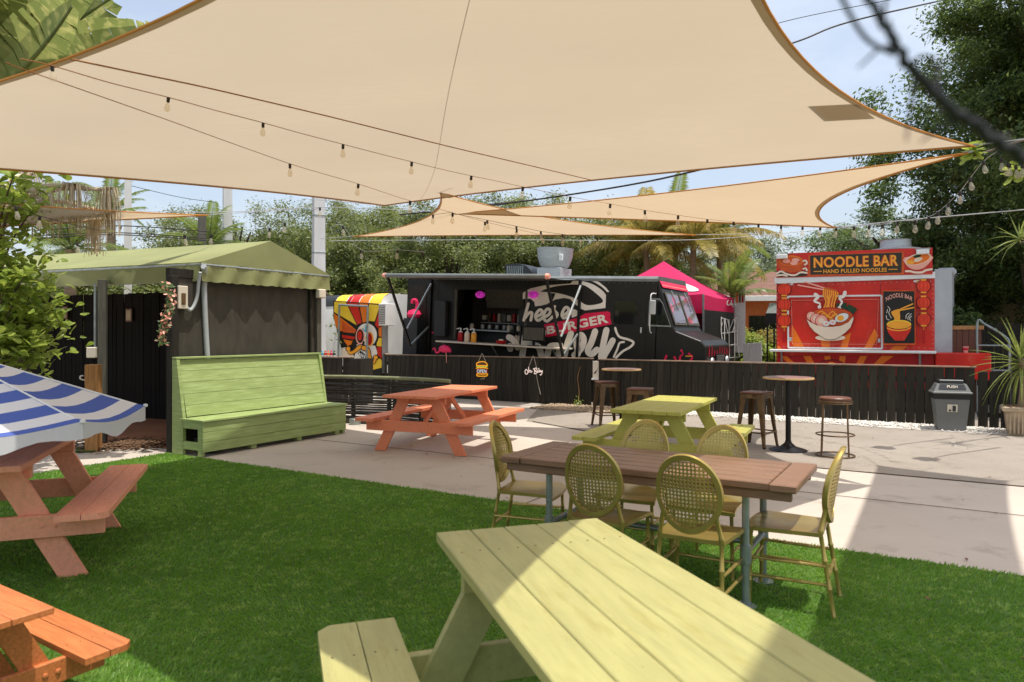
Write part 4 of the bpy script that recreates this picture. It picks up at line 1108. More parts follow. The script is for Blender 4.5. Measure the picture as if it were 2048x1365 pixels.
# bonnet grille, lamps, flames
gp = MB()
for i in range(9): gp.span(7.842, 7.86, .80, 1.42, 1.12 + i * .035, 1.138 + i * .035)
gp.build('grille', M['galv'], tr)
MB().span(7.838, 7.85, .76, 1.46, 1.09, 1.46, .004).build('grille_frame', M['black_rubber'], tr)
for y in (.42, 1.78):
    hl = MB(); hl.lathe([(.11, 0), (.10, .03), (.0, .05)], 20)
    for i, v in enumerate(hl.v): hl.v[i] = (7.842 + v[2], y + v[0], 1.28 + v[1])
    h_ = hl.build('headlight', M['steel'], tr, True)
rg = random.Random(2)
for i in range(9):
    fl = MB()
    y = .16 + i * .23; h = rg.uniform(.12, .26); x = 7.835
    fl.add([(x + .012, y - .02, 1.42), (x + .012, y + .025, 1.42), (x + .006, y + .03, 1.42 + h * .6), (x + .0, y + .012, 1.42 + h)], [(0, 1, 2, 3)])
    fl.build('flame_decal', M['artpink'], tr)
Z7 = zc(1280, 560, 220 / 1766)
for s in ([(400, 1290), (415, 1240), (425, 1225)], [(575, 1300), (565, 1250), (555, 1245)], [(640, 1290), (650, 1230), (690, 1190), (665, 1135)], [(815, 1300), (840, 1230), (790, 1190)]):
    art.strokes([ZL(Z7, s)], lambda t: 5.0 * (1 - t * .75), 'flame_decal', 'artpink')
art.strokes([ZL(Z7, [(738, 1226), (830, 1226)])], 2.0, 'marker_lamp', 'amber', 0)
# cab door and windows
def rrect(x0, x1, z0, z1, r, y, sk=0.0):
    out = []
    for cx, cz, a0 in ((x1 - r, z1 - r, 0), (x0 + r, z1 - r, 90), (x0 + r, z0 + r, 180), (x1 - r, z0 + r, 270)):
        for k in range(5):
            w = math.radians(a0 + k * 22.5); x, z = cx + r * math.cos(w), cz + r * math.sin(w); out.append((x + sk * (z - z0), y, z))
    return out
DX0, DX1 = 5.55, 6.48
MB().prism(rrect(DX0, DX1, .75, 2.72, .04, -.010), (0, .008, 0)).build('cab_door', M['truck'], tr)
dr = [o for o in tr.children if o.name.startswith('cab_door')][0]
MB().prism(rrect(5.72, 6.36, 1.98, 2.56, .10, -.020), (0, .008, 0)).build('window_seal', M['black_rubber'], dr)
MB().prism(rrect(5.76, 6.32, 2.02, 2.52, .08, -.024), (0, .003, 0)).build('window_pane', M['glass_dark'], dr)
MB().box((6.40, -.03, 1.90), (.03, .03, .12), None, .006).build('door_handle', M['steel'], dr)
qw = [(6.55, 2.0), (7.06, 2.0), (6.86, 2.50), (6.78, 2.60), (6.60, 2.60), (6.55, 2.54)]
MB().prism([(x, -.010, z) for x, z in qw], (0, .008, 0)).build('quarter_window_seal', M['galv'], tr)
MB().prism([(6.79 + (x - 6.79) * .9, -.014, 2.3 + (z - 2.3) * .9) for x, z in qw], (0, .003, 0)).build('quarter_window_pane', M['glass_dark'], tr)
MB().tube(catmull([(6.63, -.02, 1.85), (6.66, -.22, 1.95), (6.66, -.24, 2.5), (6.66, -.2, 2.68), (6.7, -.02, 2.70)], 6), .012, 7).build('mirror_arm', M['white'], tr, True)
MB().box((6.72, -.26, 2.40), (.12, .05, .30), None, .01).build('mirror', M['steel'], tr)
for y in (1.2, 5.4): MB().tube([(y - .01, .25, .42), (y - .01, .02, .42)], .40, 24).build('tyre', M['black_rubber'], tr, True)
# kitchen behind the hatch
MB().span(OX0 - .35, OX1 + .2, 1.28, 1.30, 1.0, 2.9).build('kitchen_wall', M['truck_in'], tr)
MB().prism([(1.9, .7, 2.9), (1.9, 1.25, 2.9), (1.9, 1.25, 2.3), (1.9, .9, 2.3)], (1.1, 0, 0)).build('range_hood', M['grey_wood'], tr)
MB().span(1.6, 2.9, .75, 1.2, 1.35, 1.75, .01).build('cooker', M['bin_dark'], tr)
MB().span(1.62, 2.85, .45, .68, 1.70, 1.735, .004).build('pass_shelf', M['steel'], tr)
MB().span(3.0, 3.4, .6, 1.2, 1.3, 2.3, .01).build('fridge', M['bin_dark'], tr)
rg = random.Random(31)
for i in range(7):
    MB().tube([(1.85 + i * .13, .9, 2.66), (1.85 + i * .13, .9, 2.66 - rg.uniform(.16, .3))], .02, 7).build('hanging_utensil', M['off_white' if i % 2 else 'bronze'], tr)
for x in (1.62, 2.72, 3.0): MB().lathe([(.05, 1.736), (.055, 1.84), (.03, 1.88)], 12, (x + .05, .56, 0)).build('canister', M['off_white'], tr, True)
for (x, z) in ((OX0 - .02, 0), (OX1 + .02, 0)): MB().span(x - .03, x + .03, -.012, .06, OZ0, OZ1).build('hatch_frame', M['grey_wood'], tr)
MB().span(.98, 1.32, -.16, -.002, 1.52, 2.42, .02).build('speaker_cabinet', M['bin_dark'], tr)
MB().span(.82, 1.30, -.006, -.001, 1.585, 1.625).build('pink_stripe', M['pink'], tr)
for px in (962, 1068):
    x, z = art.pt(px, 590); lm = MB(); lm.lathe([(.10, 0), (.11, .04), (.08, .10), (.0, .13)], 16)
    for i, v in enumerate(lm.v): lm.v[i] = (x + v[0] * 1.2, -v[2] - .004, z + v[1] * .8)
    lo = lm.build('bulkhead_lamp', mat('magenta_lamp', srgb(214, 50, 190), .3, emit=.25), tr, True)
    for k in (-1, 0, 1): MB().tube([(x - .13, -.06, z + k * .035), (x, -.145, z + k * .035), (x + .13, -.06, z + k * .035)], .006, 5).build('lamp_guard', M['bronze'], lo)
rg = random.Random(8)
for i in range(12): MB().box((1.65 + i * .15, 1.22, 2.05 + rg.uniform(-.01, .01)), (rg.uniform(.06, .12), .1, rg.uniform(.1, .26)), None, .008).build('stored_box', M[rg.choice(('off_white', 'bronze', 'steel', 'red_dark', 'bin'))], tr)
MB().span(1.6, 3.45, 1.12, 1.27, 1.90, 1.92).build('wall_shelf', M['steel'], tr)
for i in range(5): MB().lathe([(.05, 1.75), (.055, 1.80), (.05, 1.86)], 10, (1.75 + i * .22, .95, 0)).build('pan', M['steel'], tr, True)
MB().prism([(1.56, .03, 2.70), (1.56, .03, 1.95), (1.56, .36, 2.70)], (.02, 0, 0)).build('hatch_side', M['truck'], tr)
# counter shelf
MB().span(1.30, 4.80, -.50, -.012, 1.395, 1.435, .006).build('counter', M['off_white'], tr)
for x in (1.5, 2.9, 4.5): MB().beam((x, -.45, 1.39), (x, -.005, 1.0), .03, .02).build('counter_bracket', M['galv'], tr)
# roll-out awning
M['awn_black'] = mat('charcoal_awning', srgb(60, 60, 57), .7, var=.15, vs=2)
AX0, AX1 = .76, 4.92
rows = [[(x, -1.76 * v, 3.0 - .06 * v - .05 * math.sin(math.pi * v) * (1 + .3 * math.sin(x * 2))) for x in np.linspace(AX0 + .05, AX1 - .05, 22)] for v in np.linspace(0, 1, 8)]
MB().grid(rows).build('awning_fabric', M['awn_black'], tr, True)
MB().grid([[(x, y, z + .006) for x, y, z in r] for r in rows]).build('awning_top', M['truck_roof'], tr, True)
MB().tube([(AX0 - .02, -1.78, 2.94), (AX1 + .02, -1.78, 2.94)], .05, 12).build('awning_roller', M['truck_roof'], tr, True)
for s, x in ((-1, AX0), (1, AX1)):
    MB().tube([(x + s * .02, -1.78, 2.94), (x + s * .10, -1.78, 2.94)], [.065, .05], 12).build('roller_cap', M['pinkish'], tr, True)
    MB().span(x - .03, x + .03, -.06, -.004, 1.15, 2.98, .004).build('awning_channel', M['dark_metal'], tr)
    MB().beam((x, -1.74, 2.90), (x, -.78, 1.27), .055, .05, (1, 0, 0), .004).build('awning_arm', M['dark_metal'], tr)
    MB().beam((x, -.78, 1.29), (x, -.06, 1.75), .04, .035, (1, 0, 0), .003).build('awning_link', M['galv'], tr)
    MB().beam((x + .03, -.06, 2.85), (x + .03, -.98, 1.70), .04, .035, (1, 0, 0), .003).build('awning_strut', M['steel'], tr)
# rear cabinet on the truck tail
MB().span(.06, .62, -.02, -.002, .7, 2.8, .004).build('rear_door', M['black_wood'], tr)
MB().span(.16, .60, -.34, -.022, .9, 1.95, .01).build('side_cabinet', M['bin_dark'], tr)
# roof gear
fx, fy = 3.75, 1.0
MB().span(fx - .32, fx + .32, fy - .32, fy + .32, ZT, ZT + .24, .01).build('fan_curb', M['steel'], tr)
MB().lathe([(.30, ZT + .24), (.36, ZT + .30), (.43, ZT + .50), (.45, ZT + .70), (.46, ZT + .73), (.42, ZT + .73), (.40, ZT + .66)], 32, (fx, fy, 0)).build('exhaust_fan', M['steel'], tr, True)
MB().box((fx + .34, fy - .36, ZT + .48), (.10, .06, .16), None, .01).build('switch_box', M['white'], tr)
MB().prism([(2.55, fy - .35, ZT), (2.55, fy - .35, ZT + .32), (2.9, fy - .35, ZT + .34), (3.15, fy - .35, ZT + .28), (3.32, fy - .35, ZT + .12), (3.38, fy - .35, ZT)], (0, .75, 0)).build('roof_air_unit', M['bin_dark'], tr, True)
sl = MB()
for i in range(9): sl.span(2.60 + i * .055, 2.62 + i * .055, fy - .36, fy - .345, ZT + .05, ZT + .28)
sl.build('air_unit_louvre', M['galv'], tr)
# lettering and burger drawing
Z1 = zc(1000, 540, 290 / 1979)
art.poly(ZL(Z1, [(315, 300), (420, 255), (600, 215), (960, 188), (1020, 125), (1200, 128), (1350, 165), (1450, 245), (1515, 330), (1535, 380), (1500, 440), (1480, 525), (1370, 540), (1200, 570), (1100, 530), (1000, 445), (960, 400), (880, 385), (760, 405), (700, 435), (640, 470), (560, 490), (480, 500), (470, 440), (420, 395), (340, 395), (312, 405)]), 'printed_bun', 'artwhite')
art.poly(ZL(Z1, [(560, 295), (700, 240), (900, 208), (1100, 203), (1200, 238), (1320, 328), (1400, 405), (1392, 450), (1290, 478), (1180, 480), (1090, 425), (1010, 385), (900, 345), (760, 315), (640, 305)]), 'printed_shadow', 'artblack', smooth=3)
art.poly(ZL(Z1, [(690, 318), (762, 322), (725, 412), (672, 392)]), 'printed_shadow', 'artblack')
art.strokes([ZL(Z1, [(318, 300), (400, 250), (480, 212)])], 3.6, 'printed_outline', 'artblack')
art.strokes([ZL(Z1, [(1030, 130), (1150, 145), (1280, 185), (1400, 262), (1462, 335), (1500, 425)])], 4.8, 'printed_outline', 'artblack')
CH = [[(392, 462), (362, 570), (328, 690)], [(345, 660), (400, 592), (440, 592), (425, 690)], [(500, 640), (560, 612), (582, 566), (545, 548), (500, 600), (492, 655), (528, 692), (604, 640)],
      [(618, 645), (676, 606), (690, 552), (650, 536), (610, 590), (602, 660), (648, 702), (735, 630)], [(752, 500), (740, 545), (785, 600), (768, 648), (722, 645)], [(868, 618), (925, 585), (942, 532), (900, 514), (862, 570), (852, 628), (892, 660), (985, 580)]]
art.strokes([ZL(Z1, s) for s in CH], 10.0, 'script_outline', 'artblack')
art.poly(ZL(Z1, [(985, 600), (1000, 540), (1060, 560), (1100, 620), (1090, 660), (990, 690)]), 'printed_lettuce', 'artwhite', smooth=3)
art.strokes([ZL(Z1, s) for s in CH], 5.8, 'script_lettering', 'artwhite')
BN = [(612, 745), (1020, 668), (1110, 632), (1170, 596), (1480, 566), (1512, 590), (1508, 650), (1532, 742), (1100, 832), (880, 874), (645, 918), (618, 900), (632, 835), (598, 805)]
cbx, cby = 1070, 745
art.poly(ZL(Z1, [(cbx + (x - cbx) * 1.06, cby + (y - cby) * 1.28) for x, y in BN]), 'banner_outline', 'artblack')
art.poly(ZL(Z1, BN), 'banner', 'artpink')
art.text('BURGER', ZL(Z1, [(640, 775), (1462, 598), (1490, 722), (648, 885)]), 'banner_lettering', 'artwhite', .035)
BB = [[(350, 900), (335, 1010), (310, 1175)], [(425, 890), (420, 960), (400, 1010), (530, 1050), (570, 1175)], [(790, 1035), (690, 1050), (650, 1175)], [(830, 1030), (800, 1175)],
      [(975, 870), (930, 1000), (885, 1175)], [(1020, 1165), (1110, 1080), (1150, 960), (1110, 890), (1055, 960), (1070, 1150)], [(1305, 840), (1255, 990), (1205, 1100), (1255, 1150), (1330, 1090)],
      [(1460, 822), (1420, 1000), (1385, 1190)], [(1545, 965), (1500, 1050), (1440, 1150), (1420, 1195)], [(530, 900), (560, 930), (600, 850)], [(130, 920), (190, 960), (250, 1060)], [(140, 1040), (150, 1080)]]
art.strokes([ZL(Z1, s) for s in BB], 12.5, 'script_lettering', 'artwhite')
art.strokes([ZL(Z1, [(1580, 795), (1605, 870), (1650, 922), (1760, 952), (1828, 992), (1790, 1050), (1680, 1115), (1590, 1200)])], 4.6, 'printed_swirl', 'artwhite')
art.strokes([ZL(Z1, [(1700, 985), (1640, 1000), (1610, 1080), (1560, 1190)])], 4.0, 'printed_swirl', 'artwhite')

# things standing on the truck's counter
def on_truck(x, y, z): return TM @ Vector((x, y, z))
TROT = TM.to_euler()
def truck_thing(name, label, cat, x, y, z, group=None):
    t = thing(name, label, cat, on_truck(x, y, z), 0, group); t.rotation_euler = TROT; return t
for i, (px, m_, lb) in enumerate(((918, 'red_dark', 'red sauce pump jar on the truck counter'), (931, 'cream', 'cream sauce pump jar on the truck counter'), (944, 'amber', 'mustard sauce pump jar on the truck counter'))):
    x, z = art.pt(px, 670); x += .22
    t = truck_thing('pump_jar', lb, 'jar', x, -.26, 1.436, 'sauce pump jars on the truck counter')
    MB().lathe([(.062, 0), (.068, .01), (.068, .2), (.05, .225)], 18).build('jar', M[m_], t, True)
    MB().lathe([(.05, .226), (.05, .25), (.016, .255), (.016, .33)], 14).build('pump', M['white'], t, True)
    MB().beam((0, 0, .33), (-.11, -.02, .30), .02, .018).build('spout', M['white'], t)
mo = truck_thing('menu_screen', 'grey menu screen standing on the truck counter before the lettering', 'screen', 3.93, -.30, 1.436)
MB().box((0, 0, .28), (.58, .04, .34), None, .008).build('panel', M['dark_metal'], mo); MB().box((0, -.023, .28), (.52, .006, .28)).build('glass', M['grey_wood'], mo)
MB().span(-.12, .12, -.08, .08, 0, .015).build('foot', M['dark_metal'], mo); MB().span(-.03, .03, -.01, .02, .015, .15).build('stem', M['dark_metal'], mo)
bkt = truck_thing('red_basket', 'red food basket on the truck counter', 'basket', 3.05, -.28, 1.436)
MB().lathe([(.09, 0), (.14, .08), (.13, .08), (.085, .01)], 18).build('tray', M['red_dark'], bkt, True); MB().lathe([(.08, .03), (.05, .11), (0, .12)], 10).build('napkin', M['cream'], bkt, True)
cu = truck_thing('clear_cup', 'tall clear plastic cup on the truck counter', 'cup', 3.5, -.30, 1.436)
MB().lathe([(.045, 0), (.058, .22)], 16, cap=False).build('wall', M['bulb'], cu, True); MB().lathe([(.045, 0), (.045, .004)], 16).build('bottom', M['bulb'], cu)

def flamingo(label, loc, s, rz, standing=False):
    t = thing('flamingo_ornament', label, 'flamingo', loc, rz, 'pink flamingo ornaments'); t.scale = (s, s, s)
    mb = MB(); mb.tube(catmull([(-.16, 0, .02), (-.10, 0, .05), (0, 0, .06), (.10, 0, .04), (.17, 0, -.01)], 5), [.012 + .085 * math.sin(math.pi * min(1, k / 20 * .92 + .06)) for k in range(21)], 12); mb.build('body', M['pink'], t, True)
    MB().tube(catmull([(-.13, 0, .05), (-.20, 0, -.03), (-.27, 0, -.02), (-.29, 0, .06), (-.33, 0, .07), (-.36, 0, .03)], 5), [.03 - .0008 * k for k in range(26)], 9).build('neck', M['pink'], t, True)
    MB().tube([(-.36, 0, .03), (-.39, 0, -.02)], [.018, .004], 7).build('beak', M['black_rubber'], t, True)
    MB().tube([(.02, .02, -.03), (.03, .02, -.28)], .007, 6).build('leg', M['pinkish'], t); MB().tube([(.04, -.02, -.03), (.06, -.02, -.16)], .007, 6).build('leg', M['pinkish'], t)
    return t
flamingo('pink flamingo ornament perched on the black fence', at(890, 703, 16.85), .98, -.5)
fm = thing('plush_flamingo', 'pink flamingo toy with upright neck on the side cabinet of the truck', 'flamingo', on_truck(.38, -.18, 1.952), group='pink flamingo ornaments')
MB().lathe([(.0, 0), (.14, .02), (.19, .10), (.14, .2), (.0, .24)], 16).build('body', M['pink'], fm, True); MB().tube(catmull([(.05, 0, .2), (.08, 0, .34), (.05, 0, .46), (-.03, 0, .46), (-.05, 0, .38)], 5), .042, 8).build('neck', M['pink'], fm, True)

# ---------------------------------------------------------------- light signs hung on the fence
FM = Matrix.Translation(site(0, FB) - V * .028) @ Matrix.Rotation(TH, 4, 'Z')
def hung_sign(name, label, cat):
    t = thing(name, label, cat); t.matrix_world = FM; return t, Art(FM, t, -.01)
Z6 = zc(930, 700, 190 / 2048)
bsn, ba = hung_sign('burger_light_sign', 'neon style burger sign reading OPEN hung on the black fence', 'sign')
def glow(name, c, e): M[name] = mat(name, c, .4, var=.02, emit=e)
glow('n_orange', srgb(240, 166, 40), .35); glow('n_green', srgb(180, 210, 90), .3); glow('n_cyan', srgb(170, 226, 230), .5); glow('n_white', srgb(236, 216, 206), .3)
def tubes(a, lst, r, name, m, smooth=5):
    for s in lst:
        P3 = [(a.pt(*p)[0], a.y, a.pt(*p)[1]) for p in s]
        MB().tube(catmull(P3, smooth) if smooth and len(P3) > 2 else P3, r, 6).build(name, M[m], a.root, True)
ba.poly(ZL(Z6, [(250, 395), (495, 395), (495, 515), (255, 515)]), 'patty_panel', 'red_dark')
ba.poly(ZL(Z6, [(262, 330), (290, 285), (370, 262), (450, 285), (480, 330)]), 'bun_panel', 'stool_wood')
tubes(ba, [ZL(Z6, [(258, 340), (262, 290), (330, 262), (400, 256), (460, 280), (488, 330), (478, 340), (370, 342), (258, 340)])], .014, 'bun_tube', 'n_orange')
tubes(ba, [ZL(Z6, [(250, 355), (285, 372), (320, 358), (355, 374), (390, 358), (425, 374), (460, 360), (488, 368)])], .011, 'lettuce_tube', 'n_green')
tubes(ba, [ZL(Z6, [(245, 400), (300, 390), (440, 390), (498, 402)]), ZL(Z6, [(262, 520), (262, 555), (300, 568), (450, 568), (485, 552), (488, 520), (400, 522), (262, 520)])], .013, 'bun_tube', 'n_orange')
ba.y -= .008; ba.text('OPEN', ZL(Z6, [(268, 425), (472, 425), (472, 498), (268, 498)]), 'lettering', 'n_cyan', .0)
tubes(ba, [ZL(Z6, [(300, 262), (372, 80)]), ZL(Z6, [(462, 262), (385, 80)]), ZL(Z6, [(430, 575), (420, 630), (385, 622), (345, 635)])], .005, 'hanging_cord', 'off_white')
osn, oa = hung_sign('script_light_sign', 'white script tube sign reading Oh Baby hung on the black fence', 'sign')
tubes(oa, [ZL(Z6, s) for s in ([(1330, 420), (1300, 450), (1310, 515), (1345, 520), (1360, 470), (1335, 430)], [(1375, 370), (1380, 440), (1385, 495)], [(1385, 470), (1405, 445), (1420, 450), (1425, 488), (1455, 460)],
      [(1490, 400), (1505, 460), (1500, 510)], [(1475, 415), (1540, 395), (1555, 425), (1510, 455), (1555, 480), (1530, 515), (1490, 510)], [(1585, 450), (1562, 460), (1570, 490), (1590, 470), (1590, 485)], [(1590, 395), (1605, 440), (1610, 480), (1630, 470), (1625, 450)], [(1635, 440), (1640, 475), (1665, 465)], [(1668, 440), (1665, 500), (1640, 545), (1622, 530)])], .011, 'tube_letter', 'n_white')
tubes(oa, [ZL(Z6, [(1378, 372), (1470, 130)]), ZL(Z6, [(1550, 392), (1485, 130)]), ZL(Z6, [(1540, 515), (1570, 680), (1632, 960)])], .005, 'hanging_cord', 'off_white')

# ---------------------------------------------------------------- red noodle trailer
NM = Matrix.Translation((5.77, 15.5, 0)) @ Matrix.Rotation(TH, 4, 'Z')
nb_ = thing('noodle_trailer', 'red noodle food trailer with printed ramen bowl, lanterns and a raised sign board', 'food trailer'); nb_.matrix_world = NM
NL, NW = 2.97, 2.0
MB().span(0, NL, 0, NW, .42, 2.74, .02).build('body', M['red'], nb_)
MB().span(-.03, NL + .01, -.04, .02, 2.63, 2.76, .006).build('roof_rail', M['white'], nb_)
MB().prism([(NL + .001, .10, .5), (NL + .30, .36, .5), (NL + .34, .9, .5), (NL + .34, NW, .5), (NL + .001, NW, .5)], (0, 0, 2.32)).build('nose', M['nose'], nb_)
MB().span(NL + .02, NL + .37, .35, NW + .01, 2.70, 2.86, .05).build('nose_cap', M['nose'], nb_)
MB().span(-.08, NL + .03, -.34, -.002, 1.155, 1.205, .008).build('serving_shelf', M['white'], nb_)
for x in (.12, NL - .25): MB().beam((x, -.06, 1.15), (x, -.03, .86), .035, .02).build('shelf_bracket', M['galv'], nb_)
MB().span(NL + .01, NL + .92, -.12, .6, .66, 1.17, .02).build('tongue_box', M['red'], nb_)
MB().span(-.45, -.003, .1, .9, .55, .86, .02).build('tail_box', M['red_dark'], nb_)
MB().tube([(.9, .24, .33), (.9, .02, .33)], .33, 24).build('tyre', M['black_rubber'], nb_, True); MB().tube([(1.75, .24, .33), (1.75, .02, .33)], .33, 24).build('tyre', M['black_rubber'], nb_, True)
MB().lathe([(.42, 3.28), (.50, 3.30), (.50, 3.33), (.30, 3.36), (.29, 3.52), (.31, 3.53)], 32, (2.25, .9, 0)).build('exhaust_cap', M['steel'], nb_, True)
MB().span(1.95, 2.55, .6, 1.2, 2.742, 3.28, .01).build('exhaust_curb', M['steel'], nb_)
na = Art(NM, nb_)
A2, A3, A4, A5 = zc(1540, 490, 200 / 1950), zc(1700, 490, 200 / 1950), zc(1540, 600, 200 / 1950), zc(1700, 600, 200 / 1950)
# sunburst rays
for p in ([A4(430, 480), A4(700, 975), A4(500, 975), A4(400, 800)], [A4(985, 780), A4(1160, 780), A4(1180, 985), A4(1020, 985)], [A4(1440, 700), A4(1580, 640), A4(1500, 990), A4(1360, 990)],
          [A5(480, 560), A5(560, 700), A5(400, 990), A5(250, 990)], [A5(860, 895), A5(1130, 895), A5(1010, 1000), A5(760, 1000)], [A4(150, 880), A4(260, 975), A4(150, 975)]):
    na.poly(p, 'printed_ray', 'orange')
# lower skirt
na.poly([A4(150, 1090), A5(1640, 1090), A5(1640, 1600), A4(150, 1600)], 'printed_skirt', 'red_dark')
for p in ([A4(210, 1100), A4(330, 1100), A4(560, 1300), A4(430, 1300)], [A4(650, 1095), A4(790, 1095), A4(900, 1300), A4(760, 1300)], [A4(1060, 1095), A4(1180, 1095), A4(1200, 1300), A4(1090, 1300)],
          [A4(1360, 1095), A4(1480, 1095), A4(1450, 1300), A4(1340, 1300)], [A4(1760, 1095), A4(1900, 1095), A4(1790, 1300), A4(1660, 1300)], [A5(620, 1095), A5(860, 1095), A5(560, 1300), A5(420, 1300)]):
    na.poly(p, 'printed_ray', 'orange')
na.ell(*A4(1200, 1290), 28, 13, 'printed_bowl', 'artblack'); na.ell(*A4(1200, 1292), 27, 11.5, 'printed_bowl', 'red_dark'); na.ell(*A4(1200, 1262), 8, 5, 'printed_food', 'amber')
# lanterns
def lantern(f, cx, cy, rx, ry):
    X, Y_ = f(cx, cy); k = 200 / 1950
    na.ell(X, Y_, rx * k * 1.13, ry * k * 1.13, 'lantern_outline', 'maroon'); na.ell(X, Y_, rx * k, ry * k, 'printed_lantern', 'lantern')
    for q in (-.55, 0, .55):
        na.strokes([[(X + q * rx * k * .55, Y_ - ry * k * .93), (X + q * rx * k * 1.25, Y_), (X + q * rx * k * .55, Y_ + ry * k * .93)]], .8, 'lantern_rib', 'red_dark')
    for s in (-1, 1): na.poly([(X - 6, Y_ + s * ry * k * 1.02 - 1.4), (X + 6, Y_ + s * ry * k * 1.02 - 1.4), (X + 5, Y_ + s * ry * k * 1.02 + 1.4), (X - 5, Y_ + s * ry * k * 1.02 + 1.4)], 'lantern_cap', 'amber')
for f, lst, tas in ((A2, ((280, 870), (285, 1165)), None), (A4, ((285, 405),), (285, 560, 810)), (A3, ((1435, 810), (1435, 1130)), None), (A5, ((1440, 385),), (1438, 540, 830))):
    for c in lst: lantern(f, c[0], c[1], 125, 120)
    if tas: na.strokes([[f(tas[0], tas[1]), f(tas[0], tas[1] + 60)]], 1.2, 'tassel_cord', 'amber', 0); na.strokes([[f(tas[0], tas[1] + 70), f(tas[0], tas[2])]], 5.0, 'printed_tassel', 'red_dark', 0)
# hatch frame (aluminium, raised)
def frame(q, w, m_, name='hatch_frame'):
    P3 = [(na.pt(*p)[0], -.018, na.pt(*p)[1]) for p in q]
    for i in range(4): MB().beam(P3[i], P3[(i + 1) % 4], w, .02, (0, 1, 0), .003).build(name, M[m_], nb_)
hf = [A2(350, 1012), A3(615, 990), A5(628, 955), A4(362, 935)]
frame(hf, .035, 'white')
frame([A2(420, 1085), A3(560, 1065), A5(520, 870), A4(440, 855)], .006, 'pinkish')
# ramen bowl
na.strokes([[A2(700, 730), A2(1080, 850)], [A2(560, 790), A2(1060, 880)]], 2.6, 'printed_chopstick', 'pinkish', 0)
NP = [[A2(1060 + i * 38, 860 + i * 10), A2(1050 + i * 40, 980), A2(1100 + 40 * math.sin(i * 1.3) + i * 22, 1120), A2(1040 + i * 34, 1260), A4(1000 + i * 60, 200 + 20 * math.sin(i))] for i in range(8)]
na.poly([A2(1050, 850), A2(1130, 825), A2(1320, 890), A2(1310, 960), A2(1250, 1100), A2(1270, 1250), A2(1030, 1260), A2(1090, 1100), A2(1050, 960)], 'printed_noodles', 'rust_orange')
na.strokes(NP, 2.1, 'printed_noodle', 'amber')
na.poly([A4(1300, 75), A4(1500, 60), A4(1520, 200), A4(1420, 300), A4(1310, 220)], 'printed_seaweed', 'nori'); na.poly([A4(1545, 85), A4(1715, 185), A4(1570, 360), A4(1460, 250)], 'printed_seaweed', 'nori')
for s in ([A2(895, 975), A2(945, 1020), A2(880, 1100), A2(980, 1150), A2(975, 1215)], [A2(1470, 935), A2(1440, 1010), A2(1370, 1040), A2(1410, 1120), A2(1380, 1180), A2(1360, 1235)]):
    na.strokes([s], lambda t: 7.5 * (1 - .7 * t), 'printed_steam', 'artwhite')
na.ell(*A4(1185, 740), 30, 6.2, 'printed_saucer', 'cream')
na.ell(*A4(1185, 340), 46.5, 19.5, 'printed_broth', 'red_dark')
na.ell(*A4(1185, 340), 44.5, 17.5, 'printed_broth', 'rust_orange')
na.strokes([[A4(900 + i * 55, 300 + (i % 3) * 45), A4(1010 + i * 55, 230 + (i % 4) * 40), A4(1130 + i * 50, 300 + (i % 3) * 40)] for i in range(8)], 1.9, 'printed_noodle', 'amber')
for (x, y, r) in ((820, 320, 95), (910, 370, 110), (1015, 410, 120)):
    na.ell(*A4(x, y), r * .108, r * .10, 'printed_pork', 'red_dark'); na.ell(*A4(x, y), r * .097, r * .09, 'printed_pork', 'pinkish'); na.ell(*A4(x, y), r * .05, r * .045, 'printed_pork', 'cream')
na.ell(*A4(1410, 350), 14.8, 8.6, 'printed_egg', 'artblack', -.35); na.ell(*A4(1410, 350), 14, 8, 'printed_egg', 'white', -.35); na.ell(*A4(1385, 358), 6.6, 5.6, 'printed_yolk', 'amber')
bowl = [(728, 380), (800, 440), (930, 500), (1080, 525), (1240, 530), (1400, 505), (1540, 440), (1635, 330), (1632, 400), (1580, 540), (1480, 640), (1370, 715), (1290, 760), (1180, 775), (1090, 760), (1010, 710), (880, 620), (790, 520)]
na.poly([A4(1183 + (x - 1183) * 1.02, 560 + (y - 560) * 1.04) for x, y in bowl], 'bowl_outline', 'artblack'); na.poly(ZL(A4, bowl), 'printed_bowl', 'cream')
for c in ((1110, 465), (1235, 440)): na.ell(*A4(*c), 6.6, 5.2, 'printed_fishcake', 'white'); na.ell(*A4(*c), 3, 2.4, 'printed_fishcake', 'pinkish')
# poster panel with small bowl
na.poly([A3(640, 895), A3(1275, 890), A5(1285, 880), A5(655, 885)], 'poster_frame', 'rust_orange'); na.poly([A3(655, 915), A3(1260, 910), A5(1265, 848), A5(668, 850)], 'poster', 'artblack')
na.text('NOODLE BAR', [A3(700, 1030), A3(1225, 1030), A3(1215, 1110), A3(715, 1115)], 'poster_lettering', 'pinkish', .01, arc=8.5)
na.strokes([[A5(990, 185), A5(1225, 85)], [A5(1000, 205), A5(1245, 155)]], 2.6, 'printed_chopstick', 'amber', 0)
na.poly(ZL(A5, [(820, 230), (985, 180), (975, 250), (985, 330), (960, 440), (860, 440), (870, 360), (830, 300)]), 'printed_noodles', 'amber', smooth=3)
na.ell(*A5(960, 480), 24.4, 8.8, 'printed_bowl', 'yellow'); na.ell(*A5(960, 484), 22.5, 7.2, 'printed_noodles', 'amber')
na.poly(ZL(A5, [(720, 505), (820, 560), (960, 575), (1100, 560), (1197, 500), (1185, 600), (1120, 700), (1085, 760), (1060, 795), (880, 795), (840, 750), (780, 680), (740, 610)]), 'printed_bowl', 'red')
na.strokes([ZL(A5, [(735, 555), (840, 590), (960, 600), (1090, 585), (1185, 545)])], 2.4, 'bowl_band', 'amber')
